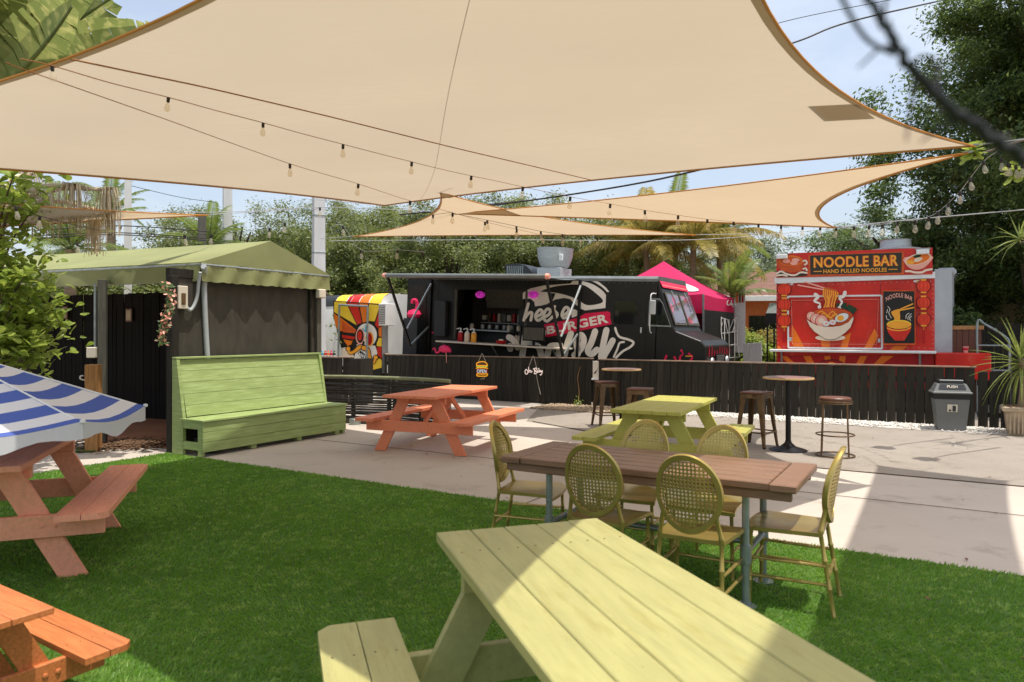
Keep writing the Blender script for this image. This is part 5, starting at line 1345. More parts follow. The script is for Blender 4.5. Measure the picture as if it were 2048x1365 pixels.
for s in ([(745, 135), (785, 190), (765, 260), (810, 360)], [(740, 190), (725, 260)], [(715, 310), (725, 375), (770, 395)], [(1155, 265), (1105, 300), (1095, 365)], [(1200, 275), (1140, 340), (1135, 390)], [(1205, 325), (1165, 355), (1185, 405)]): na.strokes([ZL(A5, s)], 1.2, 'printed_steam', 'artwhite')
nr = MB()
for x in (.03, NL - .03):
    for k in range(22): nr.box((x, -.003, .62 + k * .09), (.014, .006, .014))
for k in range(30):
    nr.box((.06 + k * .098, -.003, 1.26), (.012, .006, .012)); nr.box((.06 + k * .098, -.003, 2.58), (.012, .006, .012))
tag(nr.build('rivets', M['nose'], nb_), kind='stuff')
for x in (1.02, 2.02):
    MB().span(x - .004, x + .004, -.0025, -.0004, 2.30, 2.62).build('panel_seam', M['maroon'], nb_); MB().span(x - .004, x + .004, -.0025, -.0004, .45, 1.15).build('panel_seam', M['maroon'], nb_)
for f, c in ((A4, (400, 770)), (A5, (570, 795))):
    x, z = na.pt(*f(*c)); MB().box((x, -.03, z), (.05, .03, .08), None, .006).build('hatch_latch', M['steel'], nb_)
# clearance lamps
for f, c, m_ in ((A2, (365, 765), 'artpink'), (A3, (1330, 712), 'amber')):
    na.y = -.02; na.ell(*f(*c), 9.6, 2.6, 'lamp_bezel', 'white'); na.ell(*f(*c), 5.6, 1.3, 'marker_lamp', m_)
# raised sign board above the roof
sg = thing('sign_board', 'red raised sign board reading NOODLE BAR on top of the trailer', 'sign'); sg.matrix_world = NM @ Matrix.Translation((0, -.05, 0))
sa = Art(sg.matrix_world, sg, -.002)
q = [sa.pt(1553, 508), sa.pt(1865, 495.5), sa.pt(1865, 549), sa.pt(1553, 556)]
MB().prism([(x, 0, z) for x, z in q], (0, .06, 0)).build('board', M['red'], sg)
for x in (.4, 1.5, 2.6): MB().beam((x, .06, 2.95), (x, .35, 2.75), .03, .03).build('prop', M['galv'], sg)
sa.poly([A2(745, 205), A3(1055, 130), A3(1055, 575), A2(745, 620)], 'sign_frame', 'rust_orange')
sa.poly([A2(782, 212), A3(1012, 150), A3(1005, 545), A2(788, 585)], 'sign_panel', 'sign_dark')
sa.text('NOODLE BAR', [A2(852, 248), A3(938, 192), A3(940, 412), A2(852, 452)], 'sign_shadow_lettering', 'rust_orange', .05)
sa.text('NOODLE BAR', [A2(852, 248), A3(938, 192), A3(940, 412), A2(852, 452)], 'sign_lettering', 'amber', .015)
sa.text('HAND PULLED NOODLES', [A2(1042, 482), A3(716, 448), A3(716, 526), A2(1042, 558)], 'sign_lettering', 'amber', .02)
sa.strokes([[A2(858, 522), A2(1006, 519)], [A3(758, 482), A3(922, 478)]], 1.5, 'sign_rule', 'amber', 0)
# steamer basket print and ramen print
sa.poly(ZL(A2, [(130, 520), (240, 500), (330, 540), (440, 580), (560, 570), (640, 520), (720, 500), (725, 600), (500, 625), (130, 625)]), 'printed_waves', 'sign_dark')
sa.strokes([ZL(A2, [(135, 560), (220, 520), (300, 560), (400, 590), (500, 590), (600, 540), (720, 550)]), ZL(A2, [(640, 320), (700, 310), (720, 360), (680, 390)]), ZL(A2, [(140, 600), (250, 590), (330, 610)]), ZL(A2, [(650, 470), (700, 460), (720, 500)])], 3.4, 'printed_foam', 'cream')
sa.poly(ZL(A2, [(165, 310), (640, 330), (650, 420), (600, 510), (420, 545), (230, 500), (165, 420)]), 'printed_steamer', 'rust_orange', smooth=3)
sa.ell(*A2(405, 310), 24, 10.5, 'printed_steamer', 'orange'); sa.ell(*A2(405, 318), 21.5, 8.5, 'printed_steamer', 'rust_orange')
for c in ((320, 320), (505, 300), (470, 360)): sa.ell(*A2(*c), 7.6, 3.9, 'printed_dumpling', 'pinkish')
sa.poly(ZL(A3, [(1065, 250), (1120, 420), (1280, 490), (1440, 450), (1560, 340), (1590, 220)]), 'printed_bowl', 'pinkish', smooth=3)
sa.ell(*A3(1330, 280), 26.5, 11.0, 'printed_bowl', 'cream', -.25); sa.ell(*A3(1330, 285), 24, 9.2, 'printed_broth', 'orange', -.25)
sa.ell(*A3(1330, 290), 9, 4, 'printed_food', 'cream', -.3); sa.ell(*A3(1310, 225), 8, 3, 'printed_herbs', 'nori', -.2); sa.ell(*A3(1180, 345), 8, 4, 'printed_food', 'amber')
sa.strokes([ZL(A3, [(1090, 520), (1180, 520), (1260, 540), (1400, 540), (1480, 500), (1600, 480)])], 4.0, 'printed_foam', 'cream')
for f, c in ((A2, (250, 240)), (A3, (1420, 150))):
    x, z = sa.pt(*f(*c)); MB().box((x, -.10, z), (.22, .12, .09), None, .01).build('flood_light', M['white'], sg); MB().box((x, -.06, z + .06), (.26, .08, .03), None, .006).build('light_hood', M['galv'], sg)
cp = thing('paper_cup', 'small printed paper cup on the red tongue box of the noodle trailer', 'cup', NM @ Vector((NL + .52, .12, 1.172)))
MB().lathe([(.038, 0), (.052, .12), (.054, .125)], 16).build('cup', M['pinkish'], cp, True); MB().lathe([(.0475, .05), (.0525, .09)], 16, cap=False).build('printed_band', M['artpink'], cp, True)

# ---------------------------------------------------------------- painted skull trailer
KM = Matrix.Translation(Vector((-3.42, 18.5, 0)) - U * 3.2) @ Matrix.Rotation(TH, 4, 'Z')
sk = thing('mural_trailer', 'white food trailer painted with a sunburst sugar skull mural', 'food trailer'); sk.matrix_world = KM
KL = 3.2; prof = [(0, .5), (0, 2.28), (.05, 2.42), (.16, 2.54), (.32, 2.60), (1.9, 2.62), (1.9, .5)]
MB().prism([(0, y, z) for y, z in prof], (KL, 0, 0)).build('body', M['white'], sk, True)
ka = Art(KM, sk)
Z8 = zc(620, 560, 200 / 1365); Z9 = zc(660, 640, 120 / 1365)
def fan(pts, m_): ka.poly(ZL(Z8, pts), 'mural_ray', m_)
ka.poly(ZL(Z8, [(320, 285), (985, 330), (985, 1300), (620, 1300), (430, 940), (320, 500)]), 'mural_ground', 'artblack')
C8 = (770, 700)
for pts, m_ in (([(335, 300), (490, 305), (640, 620), (330, 440)], 'yellow'), ([(505, 310), (655, 320), (710, 590), (650, 610)], 'red'), ([(675, 322), (795, 330), (790, 560), (725, 590)], 'orange'), ([(810, 335), (960, 345), (885, 570), (805, 560)], 'yellow'),
                ([(975, 345), (985, 620), (930, 660), (890, 610)], 'red'), ([(330, 475), (430, 520), (640, 690), (640, 735), (440, 700), (400, 700)], 'orange'), ([(330, 455), (440, 540), (440, 690), (400, 710), (345, 600)], 'orange'), ([(445, 560), (630, 690), (640, 730), (450, 715)], 'rust_orange'), ([(440, 750), (625, 780), (600, 815), (450, 795)], 'red'), ([(460, 815), (590, 835), (570, 880), (520, 905)], 'orange'),
                ([(945, 660), (985, 640), (985, 780), (940, 770)], 'orange'), ([(925, 800), (985, 790), (985, 910), (915, 905)], 'yellow'), ([(920, 920), (985, 910), (985, 1080), (920, 1010)], 'red'), ([(860, 1150), (920, 1060), (985, 1090), (985, 1200), (860, 1230)], 'yellow'), ([(440, 930), (540, 915), (620, 1060), (440, 1060)], 'cream')):
    fan(pts, m_)
ka.ell(*Z8(785, 760), 24, 26, 'mural_skull', 'artblack'); ka.ell(*Z8(782, 755), 20.5, 23.5, 'mural_skull', 'artwhite')
ka.poly(ZL(Z8, [(650, 880), (900, 900), (930, 1000), (800, 1300), (620, 1300), (615, 1060)]), 'mural_skull', 'artwhite')
ka.ell(*Z8(695, 775), 9.0, 16.5, 'mural_eye', 'pinkish'); ka.ell(*Z8(695, 770), 7.0, 13.5, 'mural_eye', 'artblack'); ka.ell(*Z8(690, 765), 4.6, 9.5, 'mural_eye', 'red')
ka.ell(*Z8(822, 810), 8.2, 14.5, 'mural_eye', 'amber'); ka.ell(*Z8(820, 810), 5.8, 12, 'mural_eye', 'red_dark')
ka.poly(ZL(Z8, [(735, 830), (760, 850), (750, 890), (722, 885)]), 'mural_nose', 'artblack')
ka.strokes([ZL(Z8, [(730, 665), (770, 710), (800, 660)]), ZL(Z8, [(770, 630), (770, 710)])], 2.0, 'mural_petal', 'cyan')
for s in ([(745, 925), (690, 920), (630, 970), (560, 1000), (535, 940)], [(745, 930), (800, 960), (830, 1060), (880, 1130), (910, 1060)]):
    ka.strokes([ZL(Z8, s)], lambda t: 11.5 * (1.05 - .6 * t), 'mural_moustache', 'artblack'); ka.strokes([ZL(Z8, s)], lambda t: 8.0 * (1.05 - .6 * t), 'mural_moustache', 'amber')
ka.poly(ZL(Z8, [(665, 1010), (700, 965), (765, 1020), (785, 1085), (720, 1070)]), 'mural_mouth', 'artblack')
for i in range(4): ka.strokes([ZL(Z8, [(690 + i * 24, 1000 + i * 12), (686 + i * 24, 1030 + i * 12)])], 2.4, 'mural_tooth', 'white', 0)
for c in ((640, 1170), (700, 1180), (745, 1250)): ka.ell(*Z8(*c), 4.4, 4.6, 'mural_flower', 'cyan')
ka.ell(*Z8(670, 1255), 8.6, 8.0, 'mural_spiral', 'artblack'); ka.ell(*Z8(670, 1257), 7.4, 7, 'mural_spiral', 'yellow')
ka.strokes([ZL(Z8, [(670, 1255), (685, 1245), (690, 1270), (655, 1275), (650, 1235), (700, 1225)])], .9, 'mural_spiral', 'artblack')
# curved roof edge stripes, window, ladder frame, air unit
def roof_strip(px0, px1, m_):
    x0, x1 = ka.pt(px0, 620)[0], ka.pt(px1, 620)[0]
    MB().grid([[(x, y - .006, z + .005) for x in (x0, x1)] for y, z in prof[1:5]]).build('roof_stripe', M[m_], sk, True)
for a, b, m_ in ((622, 668, 'bin_dark'), (669, 690, 'yellow'), (692, 699, 'red_dark'), (700, 716, 'red'), (718, 736, 'orange'), (738, 762, 'yellow')): roof_strip(a, b, m_)
MB().prism([(ka.pt(638, 612)[0], -.02, 2.0), (ka.pt(650, 612)[0], -.02, 2.0), (ka.pt(650, 612)[0], -.02, 1.0), (ka.pt(638, 612)[0], -.02, 1.0)], (0, .015, 0)).build('door_panel', M['galv'], sk)
lf_ = [ka.pt(*Z8(445, 345)), ka.pt(*Z8(830, 365)), ka.pt(*Z8(815, 1290)), ka.pt(*Z8(430, 1060))]
for i, j in ((0, 1), (1, 2), (0, 3)): MB().tube([(lf_[i][0], -.12, lf_[i][1]), (lf_[j][0], -.12, lf_[j][1])], .028, 8).build('awning_frame', M['galv'], sk, True)
MB().span(KL + .01, KL + .26, -.10, .28, 1.75, 2.32, .01).build('air_unit', M['white'], sk)
au = MB()
for i in range(11): au.span(KL + .03, KL + .24, -.112, -.102, 1.80 + i * .045, 1.815 + i * .045)
au.build('air_unit_grille', M['bronze'], sk)
MB().tube([(.8, .24, .33), (.8, .02, .33)], .33, 24).build('tyre', M['black_rubber'], sk, True); MB().tube([(2.4, .24, .33), (2.4, .02, .33)], .33, 24).build('tyre', M['black_rubber'], sk, True)
# coloured cups on the low counter
for i, (m_, nm) in enumerate((('cyan', 'blue'), ('red', 'red'), ('orange', 'orange'), ('artpink', 'crimson'), ('nori', 'green'))):
    c = lw0.lerp(lw1, .22 + .09 * i); t = thing('sauce_bottle', f'small {nm} capped sauce bottle on the low black counter', 'bottle', (c.x, c.y - .0, 1.043), group='sauce bottles on the low counter')
    MB().lathe([(.028, 0), (.03, .01), (.03, .09)], 12).build('bottle', M['white'], t, True); MB().lathe([(.0305, .03), (.0305, .08)], 12, cap=False).build('printed_band', M[m_], t, True); MB().lathe([(.02, .091), (.02, .105), (.006, .13)], 10).build('cap', M[m_], t, True)
# grey box trailer between the skull trailer and the truck
gt = thing('grey_trailer', 'plain grey box trailer parked between the mural trailer and the truck', 'trailer', at(760, 700, 22.5) * 1.0, TH); gt.location.z = 0
MB().span(0, 2.2, 0, 1.8, .45, 1.95, .03).build('box', M['concrete_pole'], gt); MB().span(-.02, 2.22, -.02, 1.82, 1.90, 1.99, .02).build('roof_trim', M['white'], gt); MB().span(0, 2.2, -.012, .01, .45, 1.1).build('lower_panel', M['grey_wood'], gt)
MB().tube([(1.1, .2, .3), (1.1, 0, .3)], .3, 20).build('tyre', M['black_rubber'], gt, True)

# ---------------------------------------------------------------- pink pop-up tent
tn = thing('popup_tent', 'hot pink pop-up tent with white script on its valance behind the truck cab', 'tent', Vector((4.62, 17.15, 0)), TH)
PT = 3.0; ze, zv, zp = 2.50, 2.12, 3.50
cor = [Vector((-PT, 0, ze)), Vector((0, 0, ze)), Vector((0, PT, ze)), Vector((-PT, PT, ze))]; pk = Vector((-PT / 2, PT / 2, zp))
for i in range(4):
    a, b = cor[i], cor[(i + 1) % 4]; rows = []
    for k in range(9):
        f = k / 8; r = []
        for j in range(9):
            p = a.lerp(b, j / 8).lerp(pk, f); p.z -= .22 * f * (1 - f) * (1.0) + .05 * (1 - f) * math.sin(math.pi * j / 8); r.append(p)
        rows.append(r)
    MB().grid(rows).build('roof_panel', M['pink_tent'], tn, True)
    MB().grid([[a.lerp(b, j / 10) + Vector((0, 0, -(ze - zv) * k - .05 * math.sin(math.pi * j / 10) * (1 - k))) for j in range(11)] for k in (0, .5, 1)]).build('valance', M['pink_tent'], tn, True)
    MB().span(a.x - .02, a.x + .02, a.y - .02, a.y + .02, 0, ze, .002).build('leg', M['galv'], tn)
MB().grid([[(.01, y, z) for y in np.linspace(.05, PT - .05, 8)] for z in (.2, 1.1, zv)]).build('side_wall', M['black_rubber'], tn)
MB().grid([[(x, PT - .02, z) for x in np.linspace(-PT, 0, 6)] for z in (.2, zv)]).build('rear_wall', M['black_rubber'], tn)
TNM = Matrix.Translation((4.62, 17.15, 0)) @ Matrix.Rotation(TH + math.pi / 2, 4, 'Z') @ Matrix.Translation((0, -.02, 0))
ta_root = bpy.data.objects.new('wall_print', None); COL.objects.link(ta_root); ta_root.parent = tn
ta_root.matrix_local = (Matrix.Translation((4.62, 17.15, 0)) @ Matrix.Rotation(TH, 4, 'Z')).inverted() @ TNM
ta = Art(TNM, ta_root, -.012)
for s in ([(1297, 600), (1297, 850), (1330, 1060), (1430, 1250), (1590, 1240), (1560, 1020), (1560, 600)], [(1297, 610), (1400, 640), (1430, 800), (1490, 640), (1565, 600)], [(1350, 640), (1350, 1080)], [(1420, 640), (1425, 1240)], [(1510, 640), (1510, 1240)], [(1300, 860), (1560, 830)], [(1330, 1060), (1570, 1030)], [(1300, 740), (1350, 620), (1400, 860)], [(1480, 830), (1530, 640), (1560, 760)]):
    ta.strokes([ZL(Z7, s)], 1.7, 'printed_frame', 'white', 0)
ta.y = -.03
ta.strokes([ZL(Z7, s) for s in ([(1400, 330), (1380, 360), (1390, 405), (1420, 400), (1425, 375), (1430, 405), (1440, 380)], [(1450, 330), (1450, 410), (1470, 380), (1475, 420), (1480, 440)], [(1500, 335), (1505, 415), (1520, 390), (1530, 420), (1540, 430)])], 1.7, 'printed_script', 'white')
lo_ = MB(); c_ = Vector((-.55, .75, 0))
def on_tent(u_, v_):   # near roof panel (towards the truck front): a..b along local x at y=0
    p = cor[0].lerp(cor[1], u_).lerp(pk, v_); p.z -= .22 * v_ * (1 - v_) + .05 * (1 - v_) * math.sin(math.pi * u_); return p + Vector((0, -.012, .02))
lo_.add([on_tent(.86 + .115 * math.cos(w) - .10 * math.sin(w), .30 + .22 * math.sin(w)) for w in np.linspace(0, 6.283, 25)[:-1]], [tuple(range(24))]); lo_.build('printed_logo', M['artwhite'], tn)
lk = MB()
for i in range(6): lk.beam(on_tent(.90 - i * .012, .16 + i * .05) + Vector((0, -.004, .006)), on_tent(.80 - i * .006, .18 + i * .05) + Vector((0, -.004, .006)), .05, .004)
lk.build('printed_logo_strokes', M['artblack'], tn)
# ---------------------------------------------------------------- trees
def leaf_cloud(seed, n_clump, per, R, leaf, squash=(1, 1, .8), sig=.17, shell=.55):
    """leaf faces gathered in clumps through a crown volume (unit: metres, centred on 0)"""
    rg = np.random.default_rng(seed)
    d = rg.normal(size=(n_clump, 3)); d /= np.linalg.norm(d, axis=1)[:, None]
    rad = shell + (1 - shell) * rg.random(n_clump) ** .6
    lump = 1 + .22 * np.sin(d[:, 0] * 4 + seed) * np.cos(d[:, 2] * 5 + seed * 2) + .12 * rg.normal(size=n_clump)
    cc = d * (rad * lump)[:, None] * R * np.array(squash)
    n = n_clump * per
    c = np.repeat(cc, per, 0) + rg.normal(size=(n, 3)) * R * sig * np.array([1, 1, .62])
    up = c / (np.linalg.norm(c, axis=1)[:, None] + 1e-6) * .5 + np.array([0, 0, .8]) + rg.normal(size=(n, 3)) * .55
    up /= np.linalg.norm(up, axis=1)[:, None]
    a = np.cross(up, rg.normal(size=(n, 3))); a /= np.linalg.norm(a, axis=1)[:, None]; b = np.cross(up, a)
    s = leaf * rg.uniform(.6, 1.35, (n, 1))
    quad = np.stack([c - a * s, c + b * s * .45 + up * s * .12, c + a * s, c - b * s * .45 + up * s * .12], 1)
    return quad.reshape(-1, 3)
def cloud_mesh(name, m, V_):
    me = bpy.data.meshes.new(name); fill(me, V_, np.arange(len(V_)).reshape(-1, 4)); me.materials.append(m); return me
CROWNS = {}
def crown(kind, seed, m, n_clump, per, R, leaf, **kw):
    k = (kind, seed, m)
    if k not in CROWNS: CROWNS[k] = cloud_mesh('crown', M[m], leaf_cloud(seed, n_clump, per, R, leaf, **kw))
    return CROWNS[k]
def limb_mesh(h, r, seed, spread, top):
    rg = random.Random(seed); mb = MB()
    mb.tube(catmull([(0, 0, 0), (rg.uniform(-.1, .1), rg.uniform(-.1, .1), h * .4), (rg.uniform(-.2, .2), rg.uniform(-.2, .2), h)], 5), [r * (1.25 - .6 * k / 10) for k in range(11)], 9)
    for i in range(9):
        a = rg.uniform(0, 6.28); s = rg.uniform(.4, 1) * spread; z0 = h * rg.uniform(.5, .98)
        p = [(0, 0, z0), (math.cos(a) * s * .4, math.sin(a) * s * .4, z0 + (top - z0) * .45), (math.cos(a) * s, math.sin(a) * s, z0 + (top - z0) * rg.uniform(.6, 1.0))]
        q = catmull(p, 5); mb.tube(q, [r * .5 * (1 - .8 * k / (len(q) - 1)) + .008 for k in range(len(q))], 6)
    return mb
def tree(name, label, loc, ch, R, crown_me, trunk_r, seed, group, scale=(1, 1, 1), rz=0.0):
    t = thing(name, label, 'tree', loc, rz, group)
    limb_mesh(ch * .75, trunk_r, seed, R * .75, ch + R * .6).build('trunk', M['trunk'], t, True)
    link('crown', crown_me, t, (0, 0, ch), (0, 0, seed * 1.1), scale)
    return t
GB = 'oak trees behind the food trucks'
c1 = crown('oak', 1, 'oak', 190, 420, 3.4, .052, sig=.072, shell=.3)
c2 = crown('oak', 2, 'oak', 190, 420, 3.4, .052, sig=.072, shell=.3)
OK = [(-11.2, 27.5, 3.7, c2, (.95, 1, 1.05), 'leafy oak behind the wooden utility pole and half hidden pole'), (-.6, 29.5, 4.7, c1, (1.15, 1, 1.1), 'taller oak filling the gap above the middle sail'), (-6.6, 31, 4.7, c1, (1.1, 1, 1.1), 'taller oak behind the white concrete pole'), (-9.6, 29.0, 3.3, c1, (1.05, 1, .98), 'leafy oak rising behind the green pavilion roof beside the wooden pole'), (-5.9, 26.5, 3.6, c2, (1.0, 1, 1.05), 'leafy oak directly behind the white concrete pole'),
      (-2.3, 25.5, 3.5, c1, (1, 1, 1.0), 'leafy oak above the mural trailer'), (1.3, 26.5, 3.6, c2, (1, 1, 1.08), 'leafy oak above the roof fan of the black truck'),
      (4.6, 29.5, 3.5, c1, (.95, 1, .98), 'leafy oak behind the yellowing palms'), (-4.4, 23.0, 1.7, c2, (.85, .8, .6), 'low oak branches hanging behind the mural trailer roof'), (.0, 23.6, 1.6, c1, (.9, .75, .62), 'low oak branches hanging behind the truck awning'), (-8.0, 24.5, 1.3, c1, (.9, .8, .6), 'low bushy oak behind the pavilion')]
for i, (x, y, h, cm, sc_, lb) in enumerate(OK): tree('oak_tree', lb, (x, y, 0), h, 3.3, cm, .22, 40 + i, GB, sc_)
for i, (px, Y, h, s, lb) in enumerate(((60, 19, 2.4, .62, 'small leafy tree behind the left end of the pavilion'), (190, 20, 2.6, .6, 'small leafy tree beside the slim white pole'), (330, 21, 2.5, .62, 'small leafy tree behind the pavilion ridge'), (470, 22, 2.9, .62, 'small leafy tree behind the half hidden pole'))):
    p_ = at(px, 700, Y); tree('leafy_tree', lb, (p_.x, p_.y, 0), h, 2.0, c1 if i % 2 else c2, .12, 50 + i, 'small trees behind the pavilion', (s, s, s * .9))
c3 = crown('far', 3, 'oak_far', 170, 330, 4.2, .075, sig=.075, shell=.35)
for i, (x, y, h, s, lb) in enumerate(((13.5, 38, 3.6, 1.05, 'pale green tree far behind the red trailer sign'), (19.5, 40, 4.2, 1.1, 'pale green tree far behind the trailer exhaust'), (9.0, 42, 4.2, .9, 'distant round tree top above the long sail'), (-26, 42, 2.6, 1.0, 'distant tree low on the left behind the palms'))):
    tree('shade_tree', lb, (x, y, 0), h, 4.0, c3, .25, 60 + i, 'distant trees', (s, s, s * .95))
# large dark tree on the right
c4 = crown('dark', 4, 'dark_tree', 210, 420, 3.3, .052, sig=.07, shell=.22); c5 = crown('dark', 5, 'dark_tree', 210, 420, 3.3, .052, sig=.07, shell=.22)
for i, (x, y, h, sc_, cm, lb) in enumerate(((11.4, 15.6, 6.2, (.98, 1, 1.15), c4, 'tall dark leafy tree towering over the red trailer'), (13.4, 17.5, 3.4, (1, 1, .9), c5, 'dark spreading tree beside the pale wall'), (10.9, 13.6, 8.2, (.86, .7, .66), c5, 'high leafy branches reaching over the sail corner'), (10.9, 19.5, 3.2, (.8, .8, .75), c4, 'dark tree behind the exhaust cap of the red trailer'))):
    tree('dark_leaf_tree', lb, (x, y, 0), h, 3.2, cm, .24, 70 + i, 'dark leafy trees on the right', sc_)

# ---------------------------------------------------------------- palms
def frond_mesh(L, droop, nl, ll, m, seed, lift=.35, hang=.5, w=.020):
    """one feather leaf along +x: rachis and two rows of leaflets"""
    rg = random.Random(seed); mb = MB(); P = []
    for k in range(15):
        t = k / 14; P.append(Vector((L * (t - .12 * droop * t * t), .05 * math.sin(t * 3 + seed), L * (lift * t - droop * t * t))))
    mb.tube(P, [.020 * (1 - .85 * k / 14) + .003 for k in range(15)], 5)
    for i in range(nl):
        t = .10 + .89 * i / (nl - 1); f = t * 14; k = min(13, int(f)); p = P[k].lerp(P[k + 1], f - k); tg = (P[k + 1] - P[k]).normalized()
        side = tg.cross(Vector((0, 0, 1))).normalized(); l_ = ll * (math.sin(math.pi * (.12 + .80 * t)) ** .6) * rg.uniform(.85, 1.1)
        for s in (-1, 1):
            d = (side * s + tg * .55 + Vector((0, 0, .15))).normalized(); hg = hang * rg.uniform(.7, 1.25)
            a = p; b = p + d * l_ * .5 - Vector((0, 0, l_ * .12 * hg)); c = p + d * l_ * (1 - .25 * hg) - Vector((0, 0, l_ * .75 * hg)); n_ = tg * w
            mb.add([a - n_ * .5, a + n_ * .5, b + n_, b - n_, c], [(0, 1, 2, 3), (3, 2, 4)])
    me = bpy.data.meshes.new('frond'); me.from_pydata(mb.v, [], mb.f); me.update(); me.materials.append(M[m]); return me
def palm(label, loc, h, fr, n, seed, group='palms behind the trucks', r=.11, tilt=(-.25, 1.15), sc_=1.0, name='palm_tree'):
    t = thing(name, label, 'palm tree', loc, 0, group); rg = random.Random(seed)
    lx = rg.uniform(-.2, .2)
    MB().tube(catmull([(0, 0, 0), (lx * .3, 0, h * .5), (lx, 0, h)], 8), [r * (1.25 - .4 * k / 16) + .006 * (k % 2) for k in range(17)], 10).build('trunk', M['palm_trunk'], t, True)
    for i in range(n):
        o = link('frond', fr[rg.randrange(len(fr))], t, (lx, 0, h)); s = rg.uniform(.82, 1.1) * sc_
        o.scale = (s, s, s); o.rotation_euler = (rg.uniform(-.25, .25), -(tilt[0] + (tilt[1] - tilt[0]) * ((i + .5) / n)), i * 2.399 + rg.uniform(-.2, .2))
    return t
fy = [frond_mesh(2.5, .62, 62, .62, 'palm_y', s, .42, .95) for s in (1, 2)]; fg = [frond_mesh(2.4, .5, 58, .55, 'palm_g', s, .42, .6) for s in (3, 4)]
fmix = fy + fg
for i, (px, py, Y, n, fr, lb) in enumerate(((1300, 478, 24.5, 17, fy, 'yellowing coconut palm left of the pink tent peak'), (1385, 470, 23.5, 18, fy, 'yellowing coconut palm behind the pink tent'), (1445, 462, 25.5, 17, fmix, 'yellow-green coconut palm right of the pink tent peak'),
                                           (1245, 486, 27.0, 15, fmix, 'yellow-green coconut palm behind the truck roof'), (1345, 440, 28.0, 16, fmix, 'taller coconut palm showing below the long sail'))):
    p = at(px, py, Y); palm(lb, (p.x, p.y, 0), p.z - .35, fr, n, 100 + i)
p = at(1465, 560, 19.8); palm('bright green young palm beside the pink tent', (p.x, p.y, 0), p.z - .5, fg, 11, 120, r=.06, tilt=(.1, 1.2), sc_=.62)
for i, (px, py, Y, n, s, lb) in enumerate(((140, 500, 15.0, 13, .7, 'green palm behind the left end of the pavilion roof'), (425, 492, 21, 12, .62, 'green palm beside the wooden utility pole'), (225, 430, 19, 12, .55, 'green palm behind the white pole at the left'))):
    p = at(px, py, Y); palm(lb, (p.x, p.y, 0), p.z, fg, n, 130 + i, 'palms behind the pavilion', sc_=s, tilt=(-.3, 1.2))
# palm with hanging dry leaves at the left
def dry_mesh(seed):
    """a bunch of limp hanging strips"""
    rg = random.Random(seed); mb = MB()
    for i in range(90):
        a = rg.uniform(0, 6.28); L = rg.uniform(.2, .62); o = rg.uniform(.02, .26); w = rg.uniform(.003, .009); d = Vector((math.cos(a), math.sin(a) * .7, 0)); s = Vector((-d.y, d.x, 0)) * w
        P = [Vector((0, 0, rg.uniform(-.02, .03))), d * o * .7 + Vector((0, 0, .02)), d * o - Vector((0, 0, L * .45)), d * (o + rg.uniform(-.06, .05)) - Vector((0, 0, L))]
        mb.grid([[p - s for p in P], [p + s * .9 for p in P]])
    me = bpy.data.meshes.new('dry_leaf'); me.from_pydata(mb.v, [], mb.f); me.update(); me.materials.append(M['palm_dry']); return me
fd = [dry_mesh(7), dry_mesh(8)]
p = at(10, 420, 8.6)
dp = thing('dry_palm', 'palm with grey stalks and hanging dry tan leaves above the pavilion', 'palm tree', (p.x - .25, p.y, 0))
MB().tube([(0, 0, 0), (.1, 0, p.z + .3)], [.16, .13], 10).build('trunk', M['palm_trunk'], dp, True)
for i, (px, py) in enumerate(((90, 385), (150, 372), (215, 380), (60, 350), (190, 420))):
    q = at(px, py, 8.7 + .15 * i) - dp.location
    MB().tube(catmull([(.08, 0, p.z - .15 - .05 * i), Vector((q.x * .5, q.y * .5, (p.z + q.z) / 2 + .1)), q], 5), .028, 7).build('stalk', M['palm_dry'], dp, True)
    link('dry_leaf', fd[i % 2], dp, q, (0, 0, i * 1.3))
# broad paddle leaves at the top left
def paddle_mesh(L, W, seed):
    rg = random.Random(seed); mb = MB(); P = [Vector((L * t, 0, L * (.10 * math.sin(t * 2.2) - .22 * t * t))) for t in np.linspace(0, 1, 61)]
    mb.tube(P, [.022 * (1 - .8 * k / 60) + .003 for k in range(61)], 6)
    for s in (-1, 1):
        k = 2
        while k < 60:
            k2 = min(60, k + rg.choice((1, 2, 3, 5, 7))); f = lambda q: W * (math.sin(math.pi * (.06 + .90 * q / 60)) ** .55)
            dz = rg.uniform(-.07, .02); fw = rg.uniform(.22, .34); a, b = P[k], P[k2]; w0, w1 = f(k), f(k2)
            a2 = a + Vector((fw * w0, s * w0, .10 * w0 + dz * .5)); b2 = b + Vector((fw * w1 - .012, s * w1, .10 * w1 + dz))
            am = a.lerp(a2, .5) + Vector((0, 0, .05)); bm_ = b.lerp(b2, .5) + Vector((0, 0, .05))
            mb.add([a, b, bm_, b2, a2, am], [(0, 1, 2, 5), (5, 2, 3, 4)]); k = k2
    me = bpy.data.meshes.new('leaf'); me.from_pydata(mb.v, [], mb.f); me.update(); me.materials.append(M['banana']); return me
pl = [paddle_mesh(1.9, .27, s) for s in (1, 2, 3)]
bp = thing('paddle_palm', 'broad torn paddle leaves of a tall palm above the sail edge', 'palm tree', (-6.5, 8.0, 0))
MB().tube([(0, 0, 0), (.15, 0, 4.15)], [.16, .12], 12).build('trunk', M['palm_trunk'], bp, True)
rg = random.Random(3)
for i, (a, el) in enumerate(((-.55, .95), (-.15, .80), (.30, .62), (-.95, 1.05), (.05, 1.10), (-.35, .50), (.55, .95), (.18, .38), (-1.4, .7))):
    o = link('leaf', pl[i % 3], bp, (.15, 0, 4.0 - .05 * i)); o.rotation_euler = (rg.uniform(-.5, .5) - .5, -el, a); o.scale = (1.3, 1.5, 1.3)
